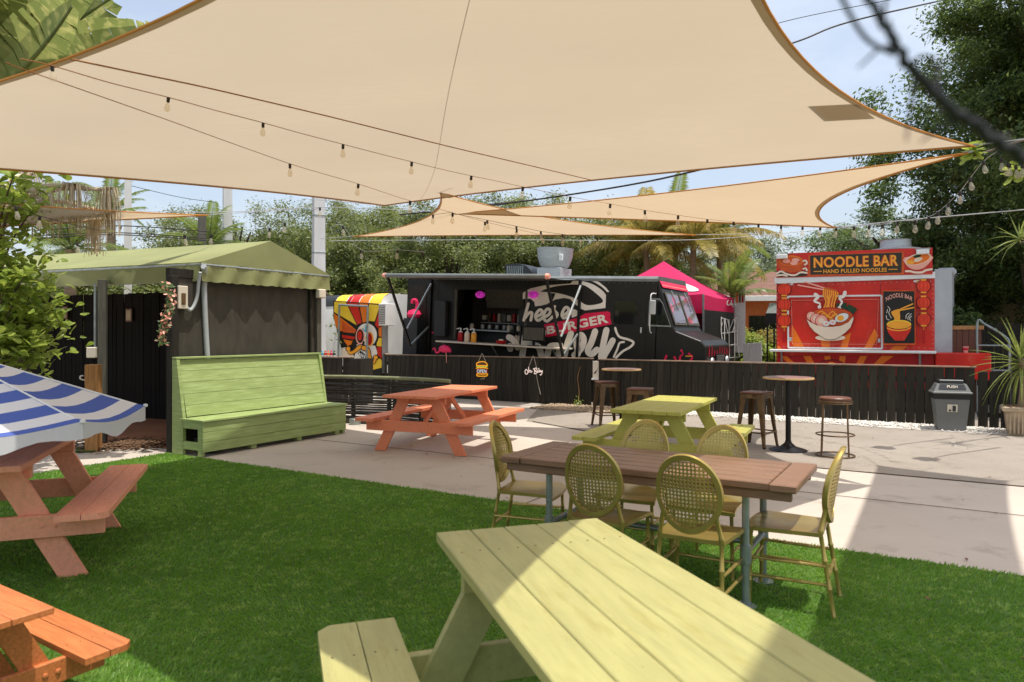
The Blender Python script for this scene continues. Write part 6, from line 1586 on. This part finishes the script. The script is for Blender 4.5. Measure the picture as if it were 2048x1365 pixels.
# ---------------------------------------------------------------- glossy shrub at the left
def obovate(L, W):
    prof = [(0, .08), (.25, .35), (.5, .75), (.72, 1.0), (.88, .9), (1.0, .35)]
    mb = MB(); rows = [[Vector((t * L, -w * W / 2, .012 * math.cos(t * 3) - .02 * t)), Vector((t * L, 0, -.006 - .03 * t * t)), Vector((t * L, w * W / 2, .012 * math.cos(t * 3) - .02 * t))] for t, w in prof]
    mb.grid(rows); me = bpy.data.meshes.new('leaf'); me.from_pydata(mb.v, [], mb.f); me.update(); me.materials.append(M['clusia'])
    me.polygons.foreach_set('use_smooth', [True] * len(me.polygons)); return me
lm_ = [obovate(.125, .075), obovate(.105, .068)]
sh = thing('glossy_shrub', 'bright glossy green shrub with rounded leaves before the pavilion', 'shrub', (-5.75, 7.85, .01))
rg = random.Random(17); base = sh.location
MB().tube(catmull([(0, 0, 0), (.05, 0, 1.2), (-.05, .05, 2.4), (.05, 0, 3.2)], 6), [.05 * (1 - .7 * k / 18) for k in range(19)], 8).build('stem', M['trunk'], sh, True)
stems = MB(); bulk = MB(); cnt = 0
ros = []
for i in range(64):
    px = rg.uniform(-90, 62); py = rg.choice((rg.uniform(555, 745), rg.uniform(350, 560), rg.uniform(560, 700)))
    if py < 560: px = min(px, 60 + rg.uniform(-30, 30))
    if 575 < py < 700 and rg.random() < .35: px = rg.uniform(50, 96)
    Y = rg.uniform(7.0, 7.9); ros.append(at(px, py, Y) - base)
for c in ros:
    stems.tube(catmull([(0, 0, max(.2, c.z - .8)), (c.x * .5, c.y * .5, c.z - .3), c], 4), [.018, .016, .014, .013, .011, .010, .009, .008, .006], 5)
    n = rg.randint(7, 10)
    for k in range(n):
        az = k * 2.4 + rg.uniform(-.2, .2); el = rg.uniform(.3, 1.25); me = lm_[k % 2]
        if cnt < 280:
            o = link('leaf', me, sh, c); o.rotation_euler = (rg.uniform(-.7, .7), -el, az); s = rg.uniform(.9, 1.3); o.scale = (s, s, s); cnt += 1
        else:
            R = Euler((rg.uniform(-.7, .7), -el, az)).to_matrix(); s = rg.uniform(.9, 1.3)
            bulk.add([c + R @ (v.co * s) for v in me.vertices], [tuple(p.vertices) for p in me.polygons])
for i in range(1700):   # inner leaves
    c = ros[rg.randrange(len(ros))] + Vector((rg.gauss(-.08, .13), abs(rg.gauss(.15, .15)), rg.gauss(-.05, .16)))
    R = Euler((rg.uniform(-.9, .9), rg.uniform(-1.3, .3), rg.uniform(0, 6.28))).to_matrix(); me = lm_[i % 2]
    bulk.add([c + R @ v.co for v in me.vertices], [tuple(p.vertices) for p in me.polygons])
stems.build('branches', M['trunk'], sh, True)
bo_ = bpy.data.meshes.new('foliage'); bo_.from_pydata(bulk.v, [], bulk.f); bo_.update(); bo_.materials.append(M['clusia']); tag(link('foliage', bo_, sh), kind='stuff')

# ---------------------------------------------------------------- potted yucca and planting on the right
def blade_mesh(L, W, bend):
    mb = MB(); rows = []
    for k in range(7):
        t = k / 6; w = W * (1 - t) ** .6 * (.6 + .4 * min(1, t * 4)) if k < 6 else .002
        rows.append([Vector((L * t, -w / 2, -bend * t * t * L + .01)), Vector((L * t, 0, -bend * t * t * L)), Vector((L * t, w / 2, -bend * t * t * L + .01))])
    mb.grid(rows); me = bpy.data.meshes.new('leaf'); me.from_pydata(mb.v, [], mb.f); me.update(); me.materials.append(M['yucca']); return me
bl_ = [blade_mesh(.62, .045, b) for b in (.05, .25, .6)]
pp_ = atz(2042, 870, .014)
yp = thing('stone_pot', 'square fluted cast stone planter at the end of the picket fence', 'pot', (pp_.x, pp_.y, .014), TH)
MB().add(frus(0, .17, .17, .36, .21, .21), FR).build('body', M['stone_pot'], yp); MB().span(-.25, .25, -.25, .25, .36, .43, .012).build('rim', M['stone_pot'], yp)
for k in range(7): MB().span(-.16 + k * .05, -.135 + k * .05, -.215, -.185, .03, .34, .004).build('flute', M['stone_pot'], yp)
MB().span(-.2, .2, -.2, .2, .40, .435).build('soil', M['mulch'], yp)
yu = thing('yucca_plant', 'spiky yucca with long pale green blades growing in the stone planter', 'plant', (pp_.x, pp_.y, .43))
MB().tube(catmull([(0, 0, 0), (.03, 0, .35), (.0, 0, .75)], 5), [.055, .05, .05, .045, .045, .04, .04, .04, .04, .04, .035], 9).build('trunk', M['palm_trunk'], yu, True)
for i in range(54):
    f = i / 53; o = link('leaf', bl_[0 if f < .4 else (1 if f < .7 else 2)], yu, (0, 0, .78 - f * .22)); o.rotation_euler = (0, -(1.35 - f * 2.1), i * 2.399); s = rg.uniform(.85, 1.15); o.scale = (s, s, s)
# bromeliad-like tufts in the tree at the right
for i, (px, py, Y, lb) in enumerate(((2040, 480, 9.5, 'spiky green tuft of leaves high at the right edge'), (2035, 345, 8.2, 'bright broad-leaved tuft beside the hanging bulbs'), (1945, 305, 9.0, 'bright leaf tuft at the sail corner'))):
    c = at(px, py, Y); t = thing('leaf_tuft', lb, 'plant', c)
    MB().tube([(0, 0, -.05), (.5, .3, .12), (1.6, .8, .5)], [.012, .016, .022], 6).build('stem', M['trunk'], t, True)
    for k in range(26):
        o = link('leaf', bl_[k % 3] if i == 0 else lm_[k % 2], t, (0, 0, 0)); o.rotation_euler = (rg.uniform(-.4, .4), -rg.uniform(-.5, 1.2), k * 2.4); s = rg.uniform(.45, .8) if i == 0 else rg.uniform(1.0, 1.6); o.scale = (s, s, s)
# ---------------------------------------------------------------- right rear corner: pale wall, dark fence, crate planter, rail
w0 = Vector((8.6, 19.2, 0)); gw = thing('garden_wall', 'cream rendered house wall in deep shade behind the trees', 'wall', (10.2, 21.0, 0), TH)
MB().span(0, 9, 0, .2, 0, 2.9, .01).build('wall_face', mat('cream_render', srgb(212, 196, 164), .9, var=.1), gw); MB().span(-.1, 9.1, -.08, .28, 2.9, 3.0, .01).build('coping', M['concrete_pole'], gw)
plank_fence('tall dark fence behind the red tongue box of the trailer', Vector((8.9, 16.1, 0)), Vector((13.5, 13.6, 0)), 1.75, gap=.02, w=.15, cap=False, seed=15)
cr = thing('timber_planter', 'tall brown timber planter box beside the white trailer nose', 'planter', at(1898, 700, 14.2).xy.to_3d(), TH)
for i in range(5): MB().span(.02 + i * .105, .12 + i * .105, -.012, .012, 0, 1.62, .003).build('board', M['stool_wood'], cr)
MB().span(-.02, .58, -.04, .5, 1.62, 1.70, .006).build('top_board', M['pine'], cr); MB().span(0, .56, .014, .5, 0, 1.6).build('liner', M['black_wood'], cr)
tf = MB()
for i in range(160):
    c = Vector((rg.uniform(0, .56), rg.uniform(0, .45), 1.72 + abs(rg.gauss(.12, .12)))); a = Vector((rg.gauss(0, 1), rg.gauss(0, 1), rg.gauss(0, .6))).normalized(); b = a.orthogonal().normalized()
    tf.add([c - a * .07, c + b * .025, c + a * .07, c - b * .025], [(0, 1, 2, 3)])
tag(tf.build('foliage', M['dark_tree'], cr), kind='stuff')
hr = thing('hand_rail', 'bent grey tubular hand rail before the dark fence', 'rail', at(1955, 700, 13.6).xy.to_3d(), TH)
MB().tube(catmull([(0, 0, .0), (0, 0, .9), (0, 0, 1.75), (.12, 0, 1.72), (.42, 0, 1.5), (.5, 0, 1.35), (.5, 0, .9), (.5, 0, 0)], 5), .022, 8).build('tube', M['galv'], hr, True)
for z in (.85, 1.32): MB().tube([(0, 0, z), (.5, 0, z)], .016, 7).build('cross_tube', M['galv'], hr)
# house with brown shingle roof, plain fence, small black canopy, striped stake sign
hs = thing('bungalow', 'orange walled bungalow with brown shingle roof behind the palms', 'house', at(1455, 700, 31.0).xy.to_3d(), math.radians(-10))
MB().span(0, 8, 0, 6, 0, 3.1, .02).build('wall', mat('orange_render', srgb(196, 110, 62), .9, var=.1), hs)
M['shingle'] = mat('brown_shingles', srgb(116, 84, 70), .9, var=.2, vs=3, stretch=(1, 1, 6), bump=.01, bs=12)
MB().prism([(-.6, -.7, 3.1), (-.6, 3, 4.45), (-.6, 6.7, 3.1), (-.6, 6.7, 3.0), (-.6, -.7, 3.0)], (9.2, 0, 0)).build('roof', M['shingle'], hs)
MB().span(-.6, 8.6, -.74, -.66, 2.92, 3.14, .01).build('fascia', M['white'], hs)
for x in (.9, 4.0):
    wi = MB().span(x, x + 1.6, -.05, -.01, 1.0, 2.3).build('window', M['glass_dark'], hs)
    for k in range(7): MB().span(x + .1 + k * .22, x + .125 + k * .22, -.08, -.055, 1.0, 2.3).build('bar', M['dark_metal'], wi)
hf_ = plank_fence('weathered grey board fence between the tent and the red trailer', at(1486, 700, 19.3).xy.to_3d(), at(1524, 700, 18.9).xy.to_3d(), 1.28, gap=.01, w=.15, cap=False, seed=22, m='concrete_pole', posts=False)
ct = thing('black_canopy', 'small black canopy frame left of the red trailer', 'canopy', at(1532, 700, 19.5).xy.to_3d(), TH)
MB().prism([(0, 0, 2.1), (0, .5, 2.4), (0, 1, 2.1)], (1.2, 0, 0)).build('roof', M['truck_roof'], ct); MB().span(-.01, 1.21, -.01, 1.01, 1.82, 2.098, .004).build('valance', M['black_rubber'], ct)
for x in (.03, 1.17):
    for y in (.03, .97): MB().span(x - .02, x + .02, y - .02, y + .02, 0, 1.82).build('leg', M['dark_metal'], ct)
sk_ = thing('striped_marker', 'white upright frame with red and orange stripes behind the tent valance', 'sign', at(1473, 700, 20.2).xy.to_3d(), TH)
MB().span(-.2, .24, 0, .03, 1.0, 2.85, .004).build('panel', M['white'], sk_)
for k, m_ in enumerate(('red', 'amber', 'orange', 'grey_wood', 'red_dark')): MB().span(-.17 + k * .08, -.12 + k * .08, -.012, -.002, 2.42, 2.76).build('stripe', M[m_], sk_)
MB().span(-.02, .02, 0, .03, 0, 1.0).build('stake', M['grey_wood'], sk_)
# undergrowth and clippings
def bush(label, c, R, me_m, seed, n=90, per=90, leaf=.07, sq=(1, 1, .8)):
    t = thing('bush', label, 'bush', (c.x, c.y, 0), 0, 'low bushes in the yard behind')
    link('foliage', cloud_mesh('foliage', M[me_m], leaf_cloud(seed, n, per, R, leaf, sq, .16, .3)), t, (0, 0, R * .75)); MB().tube([(0, 0, 0), (0, 0, R * .8)], .03, 6).build('stem', M['trunk'], t); return t
for i, (px, Y, R, m_, lb) in enumerate(((1505, 21.5, .9, 'clusia', 'yellow-green bush beside the orange bungalow'), (1548, 22.5, 1.0, 'palm_y', 'yellow flowering bush left of the red trailer'), (150, 17.5, 2.3, 'oak', 'dense green bush behind the pavilion roof end'), (300, 19, 2.2, 'oak', 'dense green bush behind the pavilion ridge'), (420, 20, 2.1, 'oak', 'dense green bush beside the utility pole'), (520, 20.5, 2.3, 'oak', 'dense green bush behind the gable of the pavilion'), (1690, 24, 1.9, 'oak_far', 'pale bush behind the trailer roof'))):
    bush(lb, at(px, 700, Y), R, m_, 200 + i)
wd_ = thing('weed', 'small green weed sprouting at the fence foot', 'plant', site(on_fence(1161), FB - .12, .015))
wl_ = MB()
for i in range(60):
    c = Vector((rg.gauss(0, .05), rg.gauss(0, .04), abs(rg.gauss(.07, .06)))); a = Vector((rg.gauss(0, 1), rg.gauss(0, 1), rg.gauss(.3, .6))).normalized(); b = a.orthogonal().normalized()
    wl_.add([c - a * .025, c + b * .012, c + a * .025, c - b * .012], [(0, 1, 2, 3)])
tag(wl_.build('leaves', M['clusia'], wd_), kind='stuff'); MB().tube(catmull([(0, 0, 0), (.03, .08, .3), (.0, .09, .6), (.1, .09, .93)], 4), .004, 5).build('vine', M['pine'], wd_)
# ---------------------------------------------------------------- utility poles and wires
GP = 'utility poles behind the yard'
def pole(name, label, px, py_top, Y, w, m, lean=0.0, bands=True):
    p = at(px, py_top, Y); t = thing(name, label, 'pole', (p.x, p.y, 0), .5, GP); t.rotation_euler = (0, lean, .5)
    h = p.z
    MB().add(frus(0, w * .62, w * .62, h, w * .5, w * .5), FR).build('shaft', M[m], t)
    if bands:
        for z in (h * .62, h * .78): MB().box((0, 0, z), (w * 1.16, w * 1.16, .03), None, .004).build('band', M['galv'], t)
    return t
pole('concrete_pole', 'thick white concrete pole behind the pavilion gable', 637, 330, 17.5, .25, 'concrete_pole', .0)
pole('concrete_pole', 'slim white concrete pole at the left behind the pavilion', 256, 330, 17.0, .15, 'concrete_pole')
pole('concrete_pole', 'white concrete pole half hidden by oak leaves', 455, 370, 22.0, .25, 'concrete_pole')
pole('wooden_pole', 'weathered wooden utility pole among the palms', 404, 428, 20.0, .2, 'grey_wood')
def wire(label, pts, r=.008, m='cable', sag=.0, name='overhead_wire', group='overhead wires'):
    P = [at(*p) for p in pts]
    if len(P) == 2 and sag: P = [P[0].lerp(P[1], k / 10) - Vector((0, 0, sag * 4 * (k / 10) * (1 - k / 10))) for k in range(11)]
    elif len(P) > 2: P = catmull(P, 5)
    return tag(MB().tube(P, r, 5).build(name, M[m], None, True), label, 'wire', group)
wire('heavy black power cable rising behind the big sail', [(800, 430, 20), (1010, 408, 19), (1250, 372, 17), (1420, 335, 15), (1560, 295, 14)], .022)
wire('second black power cable beside the heavy one', [(880, 418, 20), (1100, 396, 18.5), (1300, 362, 16.6), (1440, 330, 15)], .013)
wire('dark cable crossing the blue sky beside the right tree', [(1560, 95, 15), (1610, 78, 15.5), (1680, 50, 16), (1800, 20, 17), (2000, -20, 19), (2300, -60, 22)], .02)
wire('thin wire high in the blue sky', [(1500, 62, 16), (1600, 36, 16), (1740, 8, 16), (2000, -40, 17), (2400, -110, 20)], .008)
wire('pale wire strung level from the white pole to the trees', [(150, 421, 14), (430, 425, 14.5), (640, 415, 15.4), (880, 424, 12)], .007, 'steel_rope')
wire('thin wire at the foot of the middle sail', [(660, 482, 15.5), (1000, 480, 15), (1390, 480, 15), (1720, 452, 14)], .006, 'steel_rope')
wire('taut pale wire from the long sail to the right trees', [(1672, 456, 10.6), (1800, 442, 9.5), (2070, 418, 8)], .007, 'steel_rope')
for i, (y0, y1) in enumerate(((462, 452), (472, 466), (478, 470))):
    wire(('upper', 'middle', 'lower')[i] + ' black cable slung behind the left sail', [(70, y0, 13), (240, y1, 15), (420, y1 + 12, 18)], .012)
wire('thin wire crossing the pale sky left of the wooden pole', [(262, 372, 17), (360, 395, 18), (430, 405, 19)], .007)
# ---------------------------------------------------------------- string lights
M['brown_cord'] = mat('brown_cord', srgb(158, 98, 44), .7, var=.1)
bulb_me = MB().lathe([(.010, .0), (.014, -.012), (.022, -.035), (.031, -.07), (.030, -.088), (.018, -.104), (.002, -.110)], 12).mesh('bulb', M['bulb'], True)
sock_me = MB().lathe([(.010, .050), (.017, .046), (.017, .002), (.013, -.006)], 10).mesh('socket', M['cable'], True)
def string(label, pts, bulbs, r=.0034, m='cable', sc_=1.0):
    P = catmull([at(*p) for p in pts], 8)
    t = thing('string_light', label, 'string light', group='string lights under the sails')
    MB().tube(P, r, 5).build('cable', M[m], t, True)
    rg = random.Random(len(label))
    for (px, py, Y) in bulbs:
        p = at(px, py, Y)
        q = min(P, key=lambda a: (a - p).length)
        k_ = sc_ * min(1.0, .42 + max(0, q.y - 2.8) * .09); o = link('bulb', bulb_me, t, q - Vector((0, 0, .05 * k_))); o.scale = (k_,) * 3; o.rotation_euler = (rg.uniform(-.15, .15), rg.uniform(-.15, .15), 0)
        link('socket', sock_me, o)
    return t
def interp(pts, px):
    for a, b in zip(pts, pts[1:]):
        if a[0] <= px <= b[0]:
            f = (px - a[0]) / (b[0] - a[0]); return (px, a[1] + (b[1] - a[1]) * f, a[2] + (b[2] - a[2]) * f)
    return pts[-1]
def strung(label, pts, xs, **kw):
    P = [at(*p) for p in pts]; D = catmull(P, 8)
    # bulbs at the requested columns
    bl = []
    for x in xs:
        q = min(D, key=lambda a: abs(1024 + a.x / a.y * FPX - x)); bl.append((1024 + q.x / q.y * FPX, HZ - (q.z - CAMZ) / q.y * FPX, q.y))
    return string(label, pts, bl, **kw)
dense = lambda pts, n=6: pts
def under(pts, gap=.94):
    """keep a strung line just below the big sail"""
    out = []
    for (x, y, Y) in pts:
        h = SAILTREE.ray_cast(Vector((0, 0, CAMZ)), (at(x, y, 1.0) - Vector((0, 0, CAMZ))).normalized())[0]
        out.append((x, y, min(Y, h.y * gap) if h is not None else Y))
    return out
b1 = [(40, 118, 3.15), (105, 132, 3.3), (220, 166, 3.9), (336, 195, 4.4), (430, 221, 4.9), (526, 246, 5.4), (605, 268, 5.8), (686, 289, 6.2), (755, 307, 6.55), (823, 324, 6.9), (883, 339, 7.2), (942, 352, 7.5), (995, 363, 7.75), (1045, 374, 8.0), (1140, 394, 8.6), (1220, 408, 9.0), (1290, 421, 9.4), (1356, 431, 9.8), (1415, 439, 10.1), (1468, 444, 10.4), (1517, 448, 10.6), (1562, 451, 10.7), (1605, 453, 10.8), (1640, 454, 10.8), (1672, 455, 10.8)]
strung('string of clear bulbs running below the big sail towards the long narrow sail', under(b1), r=.0026, m='brown_cord', xs=[105, 336, 526, 686, 823, 942, 1045, 1140, 1220, 1290, 1356, 1415, 1468, 1517, 1562, 1605, 1640, 1672])
b2 = [(20, 128, 3.3), (50, 140, 3.4), (320, 235, 4.7), (450, 282, 5.5), (580, 328, 6.5), (650, 349, 7.1), (716, 368, 7.7), (770, 386, 8.3), (820, 402, 8.9), (905, 426, 9.9), (970, 444, 10.8), (1033, 459, 11.8), (1085, 470, 12.6), (1125, 476, 13.2)]
strung('second string of clear bulbs crossing under the big sail to the middle sail', under(b2), r=.0026, m='brown_cord', xs=[580, 716, 820, 905, 970, 1033, 1085, 1125])
b3 = [(905, 427, 11.0), (975, 441, 11.5), (1033, 453, 12.0), (1082, 463, 12.5), (1125, 469, 13), (1162, 474, 13.4), (1195, 476, 13.8)]
strung('short string of bulbs below the middle sail edge', b3, [975, 1033, 1082, 1125, 1162, 1195])
b4 = [(815, 437, 12), (866, 430, 11.6), (905, 425, 11.2)]
strung('short string with one bulb at the left of the middle sail', b4, [866])
b5 = [(1672, 455, 10.6), (1708, 453, 10.2), (1738, 451, 10), (1765, 449, 9.8), (1795, 443, 9.6), (1830, 441, 9.3), (1857, 434, 9.1), (1876, 424, 8.9), (1897, 406, 8.7), (1920, 383, 8.5), (1941, 356, 8.3), (1968, 322, 8.0), (2000, 300, 7.8)]
strung('string of bulbs curving up to the right trees from the long sail', b5, [1708, 1738, 1765, 1795, 1830, 1857, 1876, 1897, 1920, 1941, 1968], m='steel_rope', sc_=1.05)
b6 = [(1990, 296, 6.0), (2002, 315, 5.9), (2014, 325, 5.9), (2028, 330, 5.8), (2040, 330, 5.8), (2060, 322, 5.7)]
strung('bunch of hanging bulbs beside the bright tuft at the right edge', b6, [2003, 2015, 2020, 2033, 2045])
b7 = [(640, 415, 15.4), (560, 450, 14.8), (500, 462, 14.0), (370, 470, 13.4), (240, 452, 13), (155, 485, 12.6), (80, 480, 12.2)]
strung('string of bulbs sagging above the green pavilion roof', b7, [568, 536, 686, 430, 372, 240, 157], sc_=1.3)
b8 = [(660, 455, 14), (686, 452, 14), (722, 500, 14.2), (795, 500, 14.4), (850, 505, 14.5)]
strung('string with bulbs in front of the oaks above the mural trailer', b8, [686, 722, 795], sc_=1.2, m='steel_rope')
b9 = [(-20, 400, 6.8), (40, 416, 7.0), (79, 432, 7.2), (140, 448, 7.6), (200, 462, 8.2)]
strung('string with bulbs below the left sail', b9, [36, 79])
wire('plain tan cord stretched below the big sail', under([(142, 119, 3.35), (270, 146, 4), (400, 173, 4.6), (530, 203, 5.2), (660, 234, 5.8), (780, 264, 6.5), (900, 294, 7.2), (1040, 327, 8), (1180, 360, 8.9)], .975), .0045, 'tan_cord', name='sail_cord')
# dark leafy twine hanging close to the lens at the upper right
vn = thing('dark_twine', 'thick dark twine hanging in soft blur at the upper right', 'twine')
P = catmull([at(*p) for p in ((1690, -80, .46), (1745, 10, .46), (1790, 90, .465), (1850, 170, .47), (1930, 240, .475), (2000, 290, .48), (2110, 350, .49))], 8)
rg = random.Random(5)
MB().tube([p + Vector((rg.gauss(0, .0012), 0, rg.gauss(0, .0012))) for p in P], [.0020 + .0028 * k / (len(P) - 1) for k in range(len(P))], 8).build('stem', M['black_rubber'], vn, True)
P2 = catmull([at(*p) for p in ((1660, -60, .45), (1695, 20, .455), (1735, 80, .46), (1790, 110, .465))], 8)
MB().tube(P2, .0016, 6).build('strand', M['black_rubber'], vn, True)
for i in range(16):
    p = P[12 + i * 2]; d = Vector((rg.gauss(0, .014), rg.gauss(0, .006), rg.gauss(0, .014)))
    MB().tube([p, p + d * .6 + Vector((0, 0, .004)), p + d * 1.3], [.0016, .0012, .0006], 5).build('twig', M['black_rubber'], vn)
